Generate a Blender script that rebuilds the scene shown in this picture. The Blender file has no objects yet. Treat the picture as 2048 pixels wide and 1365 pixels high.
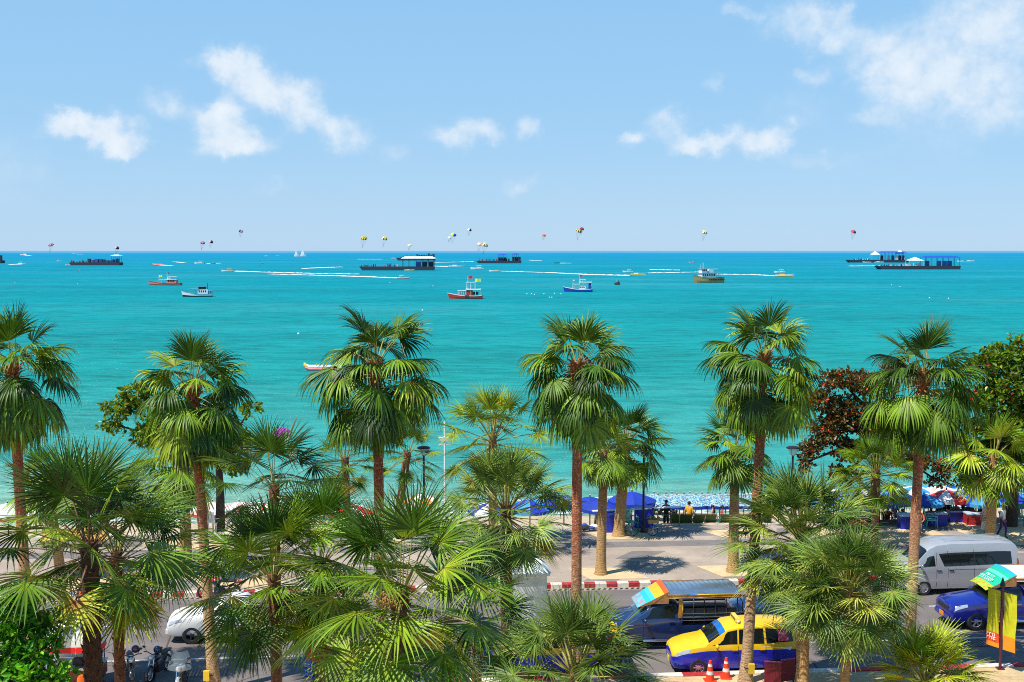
import bpy, bmesh, math, random
import numpy as np
from mathutils import Vector, Matrix
PI = math.pi
SC = bpy.context.scene
COL = SC.collection
# ------------------------------------------------------------------ camera and layout helpers
FPX, CAM_H = 2340.0, 15.0
TILT = math.atan(180.5 / FPX)
ROAD_A = math.radians(4.5)          # the road runs at a slight angle to the view
SEA_Z = -2.5
def ray(px, py):
    xc = (px - 1024) / FPX; yc = (682.5 - py) / FPX
    return Vector((xc, math.cos(TILT) + yc * math.sin(TILT), -math.sin(TILT) + yc * math.cos(TILT)))
def gnd(px, py, z=0.0):
    d = ray(px, py); return Vector((0, 0, CAM_H)) + d * ((z - CAM_H) / d.z)
def at(px, py, Y):
    d = ray(px, py); return Vector((0, 0, CAM_H)) + d * (Y / d.y)
def W(u, v, z=0.0):
    return Vector((u * math.cos(ROAD_A) - v * math.sin(ROAD_A), u * math.sin(ROAD_A) + v * math.cos(ROAD_A), z))
def UV(p):
    return (p.x * math.cos(ROAD_A) + p.y * math.sin(ROAD_A), -p.x * math.sin(ROAD_A) + p.y * math.cos(ROAD_A))
# ------------------------------------------------------------------ materials
MATS = {}
def nt(m):
    m.use_nodes = True
    return m.node_tree.nodes, m.node_tree.links
def mat(name, col, rough=0.6, metal=0.0, var=0.0, vscale=6.0, coat=0.0, spec=0.5, bump=0.0, bscale=40.0, alpha=1.0, trans=0.0, dirt=None, dscale=3.0, damt=0.5):
    if name in MATS: return MATS[name]
    m = bpy.data.materials.new(name); N, L = nt(m)
    p = N['Principled BSDF']
    c = (col[0], col[1], col[2], 1)
    p.inputs['Base Color'].default_value = c
    p.inputs['Roughness'].default_value = rough
    p.inputs['Metallic'].default_value = metal
    p.inputs['Coat Weight'].default_value = coat
    p.inputs['Coat Roughness'].default_value = 0.05
    p.inputs['Specular IOR Level'].default_value = spec
    p.inputs['Transmission Weight'].default_value = trans
    p.inputs['Alpha'].default_value = alpha
    if var or dirt or bump:
        tc = N.new('ShaderNodeTexCoord')
    if var or dirt:
        nz = N.new('ShaderNodeTexNoise'); nz.inputs['Scale'].default_value = vscale; nz.inputs['Detail'].default_value = 6
        L.new(tc.outputs['Object'], nz.inputs['Vector'])
        mx = N.new('ShaderNodeMix'); mx.data_type = 'RGBA'
        mr = N.new('ShaderNodeMapRange'); mr.inputs[1].default_value = .3; mr.inputs[2].default_value = .7
        L.new(nz.outputs['Fac'], mr.inputs[0]); L.new(mr.outputs[0], mx.inputs['Factor'])
        mx.inputs['A'].default_value = tuple(max(0, x * (1 - var)) for x in col) + (1,)
        mx.inputs['B'].default_value = tuple(min(1, x * (1 + var)) for x in col) + (1,)
        out = mx.outputs['Result']
        if dirt:
            n2 = N.new('ShaderNodeTexNoise'); n2.inputs['Scale'].default_value = dscale; n2.inputs['Detail'].default_value = 8
            L.new(tc.outputs['Object'], n2.inputs['Vector'])
            m2 = N.new('ShaderNodeMapRange'); m2.inputs[1].default_value = .5; m2.inputs[2].default_value = .68; m2.inputs[4].default_value = damt
            L.new(n2.outputs['Fac'], m2.inputs[0])
            x2 = N.new('ShaderNodeMix'); x2.data_type = 'RGBA'
            L.new(m2.outputs[0], x2.inputs['Factor']); L.new(out, x2.inputs['A']); x2.inputs['B'].default_value = tuple(dirt) + (1,)
            out = x2.outputs['Result']
        L.new(out, p.inputs['Base Color'])
    if bump:
        nb = N.new('ShaderNodeTexNoise'); nb.inputs['Scale'].default_value = bscale; nb.inputs['Detail'].default_value = 6
        L.new(tc.outputs['Object'], nb.inputs['Vector'])
        b = N.new('ShaderNodeBump'); b.inputs['Strength'].default_value = bump; b.inputs['Distance'].default_value = .03
        L.new(nb.outputs['Fac'], b.inputs['Height']); L.new(b.outputs[0], p.inputs['Normal'])
    MATS[name] = m
    return m
# ------------------------------------------------------------------ mesh builder
class MB:
    def __init__(s): s.v = []; s.f = []; s.m = []
    def add(s, vs, fs, mi=0):
        o = len(s.v); s.v.extend([tuple(x) for x in vs])
        for f in fs: s.f.append(tuple(i + o for i in f)); s.m.append(mi)
        return s
    def box(s, c, d, mi=0, rz=0, M=None, taper=1.0):
        hx, hy, hz = d[0] / 2, d[1] / 2, d[2] / 2
        vs = []
        for z, k in ((-hz, 1), (hz, taper)):
            for x, y in ((-hx, -hy), (hx, -hy), (hx, hy), (-hx, hy)):
                vs.append(Vector((x * k, y * k, z)))
        R = M if M else Matrix.Rotation(rz, 4, 'Z')
        vs = [R @ v + Vector(c) for v in vs]
        return s.add(vs, [(3, 2, 1, 0), (4, 5, 6, 7), (0, 1, 5, 4), (1, 2, 6, 5), (2, 3, 7, 6), (3, 0, 4, 7)], mi)
    def tube(s, pts, r, n=6, mi=0, cap=True):
        pts = [Vector(p) for p in pts]
        if not hasattr(r, '__len__'): r = [r] * len(pts)
        rings = []
        for i, p in enumerate(pts):
            d = (pts[min(i + 1, len(pts) - 1)] - pts[max(i - 1, 0)])
            if d.length < 1e-9: d = Vector((0, 0, 1))
            d.normalize()
            a = Vector((0, 0, 1)) if abs(d.z) < .95 else Vector((0, 1, 0))
            x = d.cross(a).normalized(); y = x.cross(d)
            rings.append([p + (x * math.cos(2 * PI * k / n) + y * math.sin(2 * PI * k / n)) * r[i] for k in range(n)])
        return s.rings(rings, mi, cap)
    def rings(s, rings, mi=0, cap=True, closed=True):
        n = len(rings[0]); vs = [q for R in rings for q in R]; fs = []
        for i in range(len(rings) - 1):
            for k in range(n if closed else n - 1):
                a = i * n + k; b = i * n + (k + 1) % n
                fs.append((a, b, b + n, a + n))
        if cap:
            fs.append(tuple(range(n - 1, -1, -1))); fs.append(tuple(range((len(rings) - 1) * n, len(rings) * n)))
        return s.add(vs, fs, mi)
    def lathe(s, prof, c=(0, 0, 0), n=16, mi=0, axis='Z', cap=False):
        R = []
        for r, h in prof:
            ring = []
            for k in range(n):
                a = 2 * PI * k / n; x, y = r * math.cos(a), r * math.sin(a)
                q = (x, y, h) if axis == 'Z' else ((x, h, y) if axis == 'Y' else (h, x, y))
                ring.append(Vector(q) + Vector(c))
            R.append(ring)
        return s.rings(R, mi, cap)
    def ball(s, c, r, mi=0, n=10, m=6):
        if not hasattr(r, '__len__'): r = (r, r, r)
        R = []
        for j in range(m + 1):
            t = -PI / 2 + PI * j / m; k = max(math.cos(t), 1e-3)
            R.append([Vector((c[0] + r[0] * k * math.cos(2 * PI * i / n), c[1] + r[1] * k * math.sin(2 * PI * i / n), c[2] + r[2] * math.sin(t))) for i in range(n)])
        return s.rings(R, mi, True)
    def quad(s, a, b, c, d, mi=0): return s.add([a, b, c, d], [(0, 1, 2, 3)], mi)
    def prism(s, outline, y0, y1, mi=0):
        """outline of (x, z) points extruded from y0 to y1"""
        n = len(outline)
        vs = [(x, y0, z) for x, z in outline] + [(x, y1, z) for x, z in outline]
        fs = [tuple(range(n)), tuple(range(2 * n - 1, n - 1, -1))] + [(i, i + n, (i + 1) % n + n, (i + 1) % n) for i in range(n)]
        return s.add(vs, fs, mi)
    def build(s, name, mats, parent=None, smooth=None, loc=None):
        me = bpy.data.meshes.new(name)
        me.from_pydata([tuple(v) for v in s.v], [], s.f)
        if not isinstance(mats, (list, tuple)): mats = [mats]
        for m in mats: me.materials.append(m)
        me.polygons.foreach_set('material_index', [min(i, len(mats) - 1) for i in s.m])
        bm = bmesh.new(); bm.from_mesh(me)
        bmesh.ops.recalc_face_normals(bm, faces=bm.faces); bm.to_mesh(me); bm.free()
        if smooth is not None:
            me.shade_smooth(); me.set_sharp_from_angle(angle=math.radians(smooth))
        o = bpy.data.objects.new(name, me); COL.objects.link(o)
        if parent: o.parent = parent
        if loc is not None: o.location = loc
        return o
def np_mesh(name, V, F, mats, mi=None, parent=None, smooth=True, attr=None):
    """V (n,3), F (m,4) numpy arrays"""
    me = bpy.data.meshes.new(name)
    V = np.asarray(V, np.float32); F = np.asarray(F, np.int32)
    me.vertices.add(len(V)); me.vertices.foreach_set('co', V.ravel())
    k = F.shape[1]
    me.loops.add(F.size); me.loops.foreach_set('vertex_index', F.ravel())
    me.polygons.add(len(F))
    me.polygons.foreach_set('loop_start', np.arange(0, F.size, k, dtype=np.int32))
    me.polygons.foreach_set('loop_total', np.full(len(F), k, np.int32))
    if mi is not None: me.polygons.foreach_set('material_index', np.asarray(mi, np.int32))
    me.polygons.foreach_set('use_smooth', np.full(len(F), smooth))
    for m in (mats if isinstance(mats, (list, tuple)) else [mats]): me.materials.append(m)
    if attr is not None:
        a = me.attributes.new('tint', 'FLOAT', 'POINT'); a.data.foreach_set('value', np.asarray(attr, np.float32))
    me.update(calc_edges=True); me.validate()
    o = bpy.data.objects.new(name, me); COL.objects.link(o)
    if parent: o.parent = parent
    return o
def tag(o, label=None, cat=None, group=None, kind=None):
    if label: o['label'] = label
    if cat: o['category'] = cat
    if group: o['group'] = group
    if kind: o['kind'] = kind
    return o
def thing(name, label, cat, loc=(0, 0, 0), rz=0, group=None):
    o = bpy.data.objects.new(name, None); o.empty_display_size = .2; COL.objects.link(o)
    o.location = loc; o.rotation_euler = (0, 0, rz)
    return tag(o, label, cat, group)
def dup(o, parent=None):
    c = o.copy(); COL.objects.link(c)
    if parent: c.parent = parent
    for ch in list(o.children): dup(ch, c)
    return c
def clone(src, label, loc, rz=0, group=None, s=None):
    c = dup(src); c.location = loc; c.rotation_euler = (0, 0, rz); c['label'] = label
    if group: c['group'] = group
    if s: c.scale = (s, s, s) if not hasattr(s, '__len__') else s
    return c
def text_mesh(body, size, extrude=.002):
    cu = bpy.data.curves.new('lettering', 'FONT'); cu.body = body; cu.size = size; cu.extrude = extrude
    cu.align_x = 'CENTER'; cu.align_y = 'CENTER'
    o = bpy.data.objects.new('lettering', cu); COL.objects.link(o)
    me = bpy.data.meshes.new_from_object(o.evaluated_get(bpy.context.evaluated_depsgraph_get()))
    bpy.data.objects.remove(o); bpy.data.curves.remove(cu)
    return me
def marks(parent, M, rows, seed, m, name='lettering'):
    """rows of short painted strokes where the writing cannot be made out: (y, height, half width)"""
    rr = random.Random(seed); b = MB()
    for y, h, hw in rows:
        x = -hw
        while x < hw:
            w = h * rr.uniform(.35, .95)
            if x + w > hw: break
            k = rr.randrange(3); q = h * rr.uniform(.85, 1)
            f = lambda a, c: M @ Vector((a, c, 0))
            b.quad(f(x, y - q / 2), f(x + w * .3, y - q / 2), f(x + w * .3, y + q / 2), f(x, y + q / 2))
            if k: b.quad(f(x + w * .3, y + q * .2), f(x + w, y + q * .2), f(x + w, y + q / 2), f(x + w * .3, y + q / 2))
            if k == 2: b.quad(f(x + w * .3, y - q / 2), f(x + w, y - q / 2), f(x + w, y - q * .2), f(x + w * .3, y - q * .2))
            x += w + h * rr.uniform(.18, .3)
    return b.build(name, m, parent)
def lettering(body, size, parent, M, m):
    me = text_mesh(body, size); me.transform(M); me.materials.clear(); me.materials.append(m)
    o = bpy.data.objects.new('lettering', me); COL.objects.link(o); o.parent = parent
    return o
# ------------------------------------------------------------------ camera, light, sky
cam = bpy.data.cameras.new('camera'); co = bpy.data.objects.new('camera', cam); COL.objects.link(co)
co.location = (0, 0, CAM_H); co.rotation_euler = (PI / 2 - TILT, 0, 0)
cam.sensor_width = 36; cam.lens = FPX / 2048 * 36; cam.clip_start = .5; cam.clip_end = 200000
SC.camera = co
SC.view_settings.view_transform = 'Standard'; SC.view_settings.look = 'None'
SC.view_settings.exposure = .4; SC.cycles.use_denoising = False; SC.cycles.filter_width = 1.0; SC.view_settings.gamma = 1
SUN_H, SUN_EL = Vector((-.83, -.56)).normalized(), math.radians(61)
sl = bpy.data.lights.new('sun', 'SUN'); sl.energy = 5.0; sl.angle = math.radians(.5); sl.color = (1, .94, .84)
so = bpy.data.objects.new('sun', sl); COL.objects.link(so); so.location = (-20, -20, 60)
sdir = Vector((SUN_H.x * math.cos(SUN_EL), SUN_H.y * math.cos(SUN_EL), math.sin(SUN_EL)))
so.rotation_euler = (-sdir).to_track_quat('-Z', 'Y').to_euler()
world = bpy.data.worlds.new('World'); SC.world = world; world.use_nodes = True
N, L = world.node_tree.nodes, world.node_tree.links
bg = N['Background']; bg.inputs['Strength'].default_value = 1.0
def math_node(op, a=None, b=None, c=None, clamp=False):
    n = N.new('ShaderNodeMath'); n.operation = op; n.use_clamp = clamp
    for i, x in enumerate((a, b, c)):
        if x is None: continue
        if isinstance(x, (int, float)): n.inputs[i].default_value = x
        else: L.new(x, n.inputs[i])
    return n.outputs[0]
sky = N.new('ShaderNodeTexSky'); sky.sky_type = 'NISHITA'; sky.sun_disc = False
sky.sun_elevation = SUN_EL; sky.sun_rotation = math.atan2(SUN_H.x, SUN_H.y)
sky.altitude = 0; sky.air_density = 1.0; sky.dust_density = .3; sky.ozone_density = 2.0
tc = N.new('ShaderNodeTexCoord'); sep = N.new('ShaderNodeSeparateXYZ')
L.new(tc.outputs['Generated'], sep.inputs[0])
SKY_STRENGTH = .08
sk = N.new('ShaderNodeVectorMath'); sk.operation = 'SCALE'; L.new(sky.outputs[0], sk.inputs[0]); sk.inputs[3].default_value = SKY_STRENGTH
# thin bright tropical air: the clear sky keeps a milky azure down to the horizon
hz = N.new('ShaderNodeMix'); hz.data_type = 'RGBA'; hz.inputs['Factor'].default_value = .8
L.new(sk.outputs[0], hz.inputs['A'])
ramp = N.new('ShaderNodeValToRGB'); cr = ramp.color_ramp
cr.elements[0].position = 0; cr.elements[0].color = (.345, .535, .745, 1)
cr.elements[1].position = .6; cr.elements[1].color = (.08, .26, .56, 1)
e = cr.elements.new(.1); e.color = (.27, .495, .74, 1)
e = cr.elements.new(.22); e.color = (.232, .475, .74, 1)
L.new(sep.outputs['Z'], ramp.inputs[0]); L.new(ramp.outputs[0], hz.inputs['B'])
# clouds: cumulus puffs by direction, each an uneven ellipse broken up by noise
az = math_node('ARCTAN2', sep.outputs['X'], sep.outputs['Y']); el = math_node('ARCSINE', sep.outputs['Z'])
ae = N.new('ShaderNodeCombineXYZ'); L.new(az, ae.inputs[0]); L.new(el, ae.inputs[1])
nw = N.new('ShaderNodeTexNoise'); nw.inputs['Scale'].default_value = 30; nw.inputs['Detail'].default_value = 7; nw.inputs['Roughness'].default_value = .62
L.new(ae.outputs[0], nw.inputs['Vector'])
wsub = N.new('ShaderNodeVectorMath'); wsub.operation = 'SUBTRACT'; L.new(nw.outputs['Color'], wsub.inputs[0]); wsub.inputs[1].default_value = (.5, .5, .5)
nw2 = N.new('ShaderNodeTexNoise'); nw2.inputs['Scale'].default_value = 26; nw2.inputs['Detail'].default_value = 7; nw2.inputs['Roughness'].default_value = .62
sh2 = N.new('ShaderNodeVectorMath'); sh2.operation = 'ADD'; L.new(ae.outputs[0], sh2.inputs[0]); sh2.inputs[1].default_value = (7.3, 3.1, 5.7); L.new(sh2.outputs[0], nw2.inputs['Vector'])
cmb = N.new('ShaderNodeCombineXYZ'); L.new(math_node('SUBTRACT', nw.outputs['Fac'], .5), cmb.inputs[0]); L.new(math_node('SUBTRACT', nw2.outputs['Fac'], .5), cmb.inputs[1])
wsc = N.new('ShaderNodeVectorMath'); wsc.operation = 'SCALE'; L.new(cmb.outputs[0], wsc.inputs[0]); wsc.inputs[3].default_value = .05
wad = N.new('ShaderNodeVectorMath'); wad.operation = 'ADD'; L.new(ae.outputs[0], wad.inputs[0]); L.new(wsc.outputs[0], wad.inputs[1])
BLOBS = [(150,258,70,34,1),(215,262,75,42,1),(250,292,45,26,.9),(320,195,52,32,.6),(360,225,60,26,.35),(450,120,62,38,1),(500,155,75,45,.9),
 (560,190,85,45,.95),(600,235,45,45,.7),(440,240,58,44,1),(470,285,85,32,1),(690,272,62,40,.7),(640,245,50,28,.5),(910,262,78,38,.72),(975,260,42,25,.5),
 (1052,255,30,34,.6),(790,305,36,22,.45),(1035,372,44,20,.5),(545,375,40,16,.35),(1120,380,26,16,.25),(1265,272,36,20,.7),(1335,250,50,30,.6),
 (1390,288,68,28,1),(1505,282,70,36,.85),(1560,272,35,28,.7),(1620,315,90,16,.3),(1600,220,90,50,.32),(1430,160,26,24,.4),(1625,145,50,24,.5),(1600,40,95,46,.6),
 (1660,75,70,36,.6),(1760,100,80,55,.66),(1800,145,95,55,.72),(1850,170,110,50,.55),(1930,90,130,95,.55),(1990,40,130,80,.66),(1760,240,40,22,.5),(1900,230,160,80,.4),(1680,20,26,24,.6),
 (1480,12,46,18,.5),(2010,190,90,70,.6),(40,370,90,60,.25),(10,300,80,60,.22),(330,345,120,40,.15),(1700,330,260,70,.16)]
acc = None; bandv = None
for (px, py, rx, ry, k) in BLOBS:
    d = ray(px, py).normalized()
    a0, e0 = math.atan2(d.x, d.y), math.asin(d.z)
    sx, sy = FPX / rx / 1.12, FPX / ry / 1.12
    m1 = N.new('ShaderNodeVectorMath'); m1.operation = 'MULTIPLY_ADD'; L.new(wad.outputs[0], m1.inputs[0])
    m1.inputs[1].default_value = (sx, sy, 0); m1.inputs[2].default_value = (-a0 * sx, -e0 * sy, 0)
    ln = N.new('ShaderNodeVectorMath'); ln.operation = 'LENGTH'; L.new(m1.outputs[0], ln.inputs[0])
    mr = N.new('ShaderNodeMapRange'); mr.interpolation_type = 'SMOOTHSTEP'
    mr.inputs[1].default_value = 1.3; mr.inputs[2].default_value = .1; mr.inputs[3].default_value = 0; mr.inputs[4].default_value = k
    L.new(ln.outputs['Value'], mr.inputs[0])
    if acc is None: acc = mr.outputs[0]
    else:
        inv = math_node('SUBTRACT', 1.0, mr.outputs[0]); ia = math_node('SUBTRACT', 1.0, acc)
        acc = math_node('SUBTRACT', 1.0, math_node('MULTIPLY', inv, ia))
nf = N.new('ShaderNodeTexNoise'); nf.inputs['Scale'].default_value = 55; nf.inputs['Detail'].default_value = 8; nf.inputs['Roughness'].default_value = .6
L.new(ae.outputs[0], nf.inputs['Vector'])
dens = math_node('ADD', acc, math_node('MULTIPLY', math_node('SUBTRACT', nf.outputs['Fac'], .5), math_node('MULTIPLY', acc, 1.5)), clamp=True)
shp = N.new('ShaderNodeMapRange'); shp.interpolation_type = 'SMOOTHSTEP'; shp.inputs[1].default_value = .03; shp.inputs[2].default_value = .95; L.new(dens, shp.inputs[0])
dens = math_node('MULTIPLY', shp.outputs[0], math_node('MULTIPLY_ADD', acc, .66, .2))
cl = N.new('ShaderNodeMix'); cl.data_type = 'RGBA'; L.new(dens, cl.inputs['Factor']); L.new(hz.outputs['Result'], cl.inputs['A'])
tone = N.new('ShaderNodeMix'); tone.data_type = 'RGBA'; L.new(math_node('MULTIPLY_ADD', nf.outputs['Fac'], 2.2, -.6, clamp=True), tone.inputs['Factor'])
tone.inputs['A'].default_value = (.55, .63, .72, 1); tone.inputs['B'].default_value = (.72, .75, .77, 1); L.new(tone.outputs['Result'], cl.inputs['B'])
L.new(cl.outputs['Result'], bg.inputs['Color'])
# ------------------------------------------------------------------ ground, road, promenade, beach, sea
def sheet(name, u0, u1, v0, v1, z, m, zf=None):
    b = MB(); b.quad(W(u0, v0, z), W(u1, v0, z), W(u1, v1, zf if zf is not None else z), W(u0, v1, zf if zf is not None else z))
    return tag(b.build(name, m), kind='structure')
def tex_mat(name):
    m = bpy.data.materials.new(name); n, l = nt(m); MATS[name] = m
    return m, n, l, n['Principled BSDF']
def nd(n, typ, **kw):
    x = n.new(typ)
    for k, v in kw.items(): setattr(x, k, v)
    return x
def mixc(n, l, fac, a, b):
    x = n.new('ShaderNodeMix'); x.data_type = 'RGBA'
    for s, v in (('Factor', fac), ('A', a), ('B', b)):
        if isinstance(v, (int, float)): x.inputs[s].default_value = v
        elif isinstance(v, tuple): x.inputs[s].default_value = v + (1,)
        else: l.new(v, x.inputs[s])
    return x.outputs['Result']
def noise(n, l, vec, scale, detail=5, rough=.5, lo=.3, hi=.7):
    x = n.new('ShaderNodeTexNoise'); x.inputs['Scale'].default_value = scale; x.inputs['Detail'].default_value = detail; x.inputs['Roughness'].default_value = rough
    if vec is not None: l.new(vec, x.inputs['Vector'])
    r = n.new('ShaderNodeMapRange'); r.inputs[1].default_value = lo; r.inputs[2].default_value = hi; l.new(x.outputs['Fac'], r.inputs[0])
    return r.outputs[0]
def mapping(n, l, src, scale=(1, 1, 1), rot=(0, 0, 0), loc=(0, 0, 0)):
    x = n.new('ShaderNodeMapping'); l.new(src, x.inputs[0])
    x.inputs['Scale'].default_value = scale; x.inputs['Rotation'].default_value = rot; x.inputs['Location'].default_value = loc
    return x.outputs[0]
# asphalt
m, n, l, p = tex_mat('asphalt'); g = n.new('ShaderNodeNewGeometry').outputs['Position']
r = mapping(n, l, g, rot=(0, 0, -ROAD_A))
st = mapping(n, l, r, scale=(.05, .9, 1))
c = mixc(n, l, noise(n, l, g, .5, 8, .65), (.11, .092, .09), (.18, .157, .15))
c = mixc(n, l, noise(n, l, st, 1.2, 6, .6), c, (.215, .18, .168))
c = mixc(n, l, noise(n, l, g, 90, 2, .5, .35, .75), c, (.11, .1, .1))
sx = noise(n, l, g, .9, 10, .7, .6, .66); c = mixc(n, l, sx, c, (.075, .068, .066))
vo = n.new('ShaderNodeTexVoronoi'); vo.feature = 'DISTANCE_TO_EDGE'; vo.inputs['Scale'].default_value = .33
wv = mapping(n, l, r, scale=(.55, 1, 1)); l.new(wv, vo.inputs['Vector'])
cm = n.new('ShaderNodeMath'); cm.operation = 'LESS_THAN'; l.new(vo.outputs['Distance'], cm.inputs[0]); cm.inputs[1].default_value = .006
c = mixc(n, l, cm.outputs[0], c, (.06, .055, .055))
l.new(c, p.inputs['Base Color']); p.inputs['Roughness'].default_value = .85; p.inputs['Specular IOR Level'].default_value = .3
# paving: beige blocks
def paving(name, ca, cb, joint, sx=.2, sy=.1, rot=0.0):
    m, n, l, p = tex_mat(name); g = n.new('ShaderNodeNewGeometry').outputs['Position']
    r = mapping(n, l, g, rot=(0, 0, -ROAD_A - rot))
    br = n.new('ShaderNodeTexBrick'); l.new(r, br.inputs['Vector']); br.inputs['Scale'].default_value = 1
    br.inputs['Brick Width'].default_value = sx; br.inputs['Row Height'].default_value = sy; br.inputs['Mortar Size'].default_value = .008
    br.inputs['Color1'].default_value = ca + (1,); br.inputs['Color2'].default_value = cb + (1,); br.inputs['Mortar'].default_value = joint + (1,)
    c = mixc(n, l, noise(n, l, g, .55, 8, .65), br.outputs['Color'], tuple(x * .62 for x in ca))
    c2 = mixc(n, l, noise(n, l, g, 2.3, 6, .7, .52, .7), c, tuple(x * .7 for x in cb))
    c2 = mixc(n, l, noise(n, l, g, .22, 4, .6, .5, .75), c2, tuple(min(1, x * 1.15) for x in ca))
    l.new(c2, p.inputs['Base Color']); p.inputs['Roughness'].default_value = .85; p.inputs['Specular IOR Level'].default_value = .25
    return m
PAVE = paving('beige_paving', (.44, .36, .29), (.385, .315, .26), (.22, .17, .13))
GREYP = paving('grey_paving', (.24, .215, .205), (.19, .175, .175), (.12, .11, .105), .16, .16, .78)
PAVE2 = paving('ochre_paving', (.6, .44, .24), (.54, .38, .2), (.25, .19, .12), .3, .3)
SAND = mat('sand', (.46, .36, .24), .95, var=.15, vscale=1.5, bump=.5, bscale=8, dirt=(.3, .22, .15), dscale=2)
PITS = mat('pit_sand', (.56, .42, .24), .95, var=.12, vscale=3, bump=.4, bscale=20, dirt=(.4, .3, .18), dscale=4)
# sea
m, n, l, p = tex_mat('sea_water'); g = n.new('ShaderNodeNewGeometry').outputs['Position']
spx = n.new('ShaderNodeSeparateXYZ'); l.new(g, spx.inputs[0])
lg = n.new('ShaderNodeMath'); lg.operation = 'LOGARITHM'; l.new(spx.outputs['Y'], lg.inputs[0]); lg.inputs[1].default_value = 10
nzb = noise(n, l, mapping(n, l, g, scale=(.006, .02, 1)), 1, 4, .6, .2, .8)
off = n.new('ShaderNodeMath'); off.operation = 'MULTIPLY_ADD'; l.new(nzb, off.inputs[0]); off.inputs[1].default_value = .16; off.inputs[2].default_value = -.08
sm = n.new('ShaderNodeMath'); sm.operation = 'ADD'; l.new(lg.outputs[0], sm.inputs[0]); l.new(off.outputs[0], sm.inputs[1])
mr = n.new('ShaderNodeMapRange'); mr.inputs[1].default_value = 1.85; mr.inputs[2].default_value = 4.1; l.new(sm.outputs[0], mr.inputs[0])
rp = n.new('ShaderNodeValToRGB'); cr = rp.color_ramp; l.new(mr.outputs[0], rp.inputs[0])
SEAC = [(0, (.4, .46, .3)), (.03, (.2, .38, .28)), (.065, (.03, .285, .262)), (.15, (.012, .275, .265)), (.3, (.004, .25, .28)), (.46, (.001, .24, .31)), (.62, (.0005, .235, .345)), (.78, (.0005, .22, .385)), (.92, (.006, .235, .41)), (1, (.09, .29, .45))]  # last stops pale with distance: soft horizon haze put into the water colour
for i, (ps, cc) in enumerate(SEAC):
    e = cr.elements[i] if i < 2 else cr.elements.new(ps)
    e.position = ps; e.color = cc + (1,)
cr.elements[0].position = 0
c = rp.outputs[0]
# darker wind streaks and small crests
stv = mapping(n, l, g, scale=(.009, .026, 1), rot=(0, 0, .1))
dk = n.new('ShaderNodeVectorMath'); dk.operation = 'SCALE'; l.new(c, dk.inputs[0]); dk.inputs[3].default_value = .7
c = mixc(n, l, noise(n, l, stv, 1, 6, .62, .45, .8), c, dk.outputs[0])
lt = n.new('ShaderNodeVectorMath'); lt.operation = 'MULTIPLY_ADD'; l.new(c, lt.inputs[0]); lt.inputs[1].default_value = (1.1, 1.12, 1.12); lt.inputs[2].default_value = (.03, .02, .015)
c = mixc(n, l, noise(n, l, mapping(n, l, g, scale=(.0035, .014, 1), rot=(0, 0, .05)), 1, 7, .66, .48, .75), c, lt.outputs[0])
rv = mapping(n, l, g, scale=(.16, .42, 1), rot=(0, 0, .12))
dk2 = n.new('ShaderNodeVectorMath'); dk2.operation = 'SCALE'; l.new(c, dk2.inputs[0]); dk2.inputs[3].default_value = .6
c = mixc(n, l, noise(n, l, rv, 1, 7, .66, .44, .68), c, dk2.outputs[0])
cap = noise(n, l, mapping(n, l, g, scale=(.25, .7, 1)), 1, 9, .72, .68, .73)
cm = n.new('ShaderNodeMath'); cm.operation = 'MULTIPLY'; l.new(cap, cm.inputs[0]); cm.inputs[1].default_value = .5
c = mixc(n, l, cm.outputs[0], c, (.55, .7, .7))
l.new(c, p.inputs['Base Color']); p.inputs['Roughness'].default_value = .28; p.inputs['IOR'].default_value = 1.33; p.inputs['Specular IOR Level'].default_value = 0
hv = mapping(n, l, g, scale=(.35, .9, 1), rot=(0, 0, .12))
w1 = n.new('ShaderNodeTexNoise'); w1.inputs['Scale'].default_value = 1; w1.inputs['Detail'].default_value = 7; w1.inputs['Roughness'].default_value = .6; l.new(hv, w1.inputs['Vector'])
bp = n.new('ShaderNodeBump'); bp.inputs['Strength'].default_value = .9; bp.inputs['Distance'].default_value = .8; l.new(w1.outputs['Fac'], bp.inputs['Height']); l.new(bp.outputs[0], p.inputs['Normal'])
gl = n.new('ShaderNodeBsdfGlossy'); gl.inputs['Roughness'].default_value = .22; l.new(bp.outputs[0], gl.inputs['Normal'])
mxs = n.new('ShaderNodeMixShader'); mxs.inputs[0].default_value = .05; l.new(p.outputs[0], mxs.inputs[1]); l.new(gl.outputs[0], mxs.inputs[2]); l.new(mxs.outputs[0], n['Material Output'].inputs['Surface'])
SEA_M = m
b = MB(); b.quad((-90000, 40, SEA_Z), (90000, 40, SEA_Z), (90000, 160000, SEA_Z), (-90000, 160000, SEA_Z))
tag(b.build('sea', SEA_M), kind='structure')
V_NEAR, V_FAR, V_WALL = 39.6, 50.75, 61.6
KH = .15
b = MB(); b.quad(W(-400, -60, -.3), W(400, -60, -.3), W(400, V_WALL - .3, -.3), W(-400, V_WALL - .3, -.3))
tag(b.build('ground', mat('earth', (.3, .24, .17), .95, var=.2, vscale=.6)), kind='structure')
sheet('road', -160, 160, V_NEAR, V_FAR, 0, MATS['asphalt'])
sheet('pavement', -160, 160, 20, V_NEAR - .3, KH, PAVE2)
sheet('promenade', -160, 160, V_FAR + .3, V_WALL, KH, PAVE)
WHITE_LINE = mat('road_paint', (.62, .6, .56), .8, var=.2, vscale=4, dirt=(.22, .2, .19), dscale=5, damt=.8)
b = MB()
for (u0, u1, v) in ((-60, 80, 42.82),):
    b.quad(W(u0, v, .006), W(u1, v, .006), W(u1, v + .12, .006), W(u0, v + .12, .006))
for k in range(-12, 16):
    b.quad(W(k * 6.0 + 3.4, 46.9, .006), W(k * 6.0 + 5.6, 46.9, .006), W(k * 6.0 + 5.6, 47.02, .006), W(k * 6.0 + 3.4, 47.02, .006))
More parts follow.
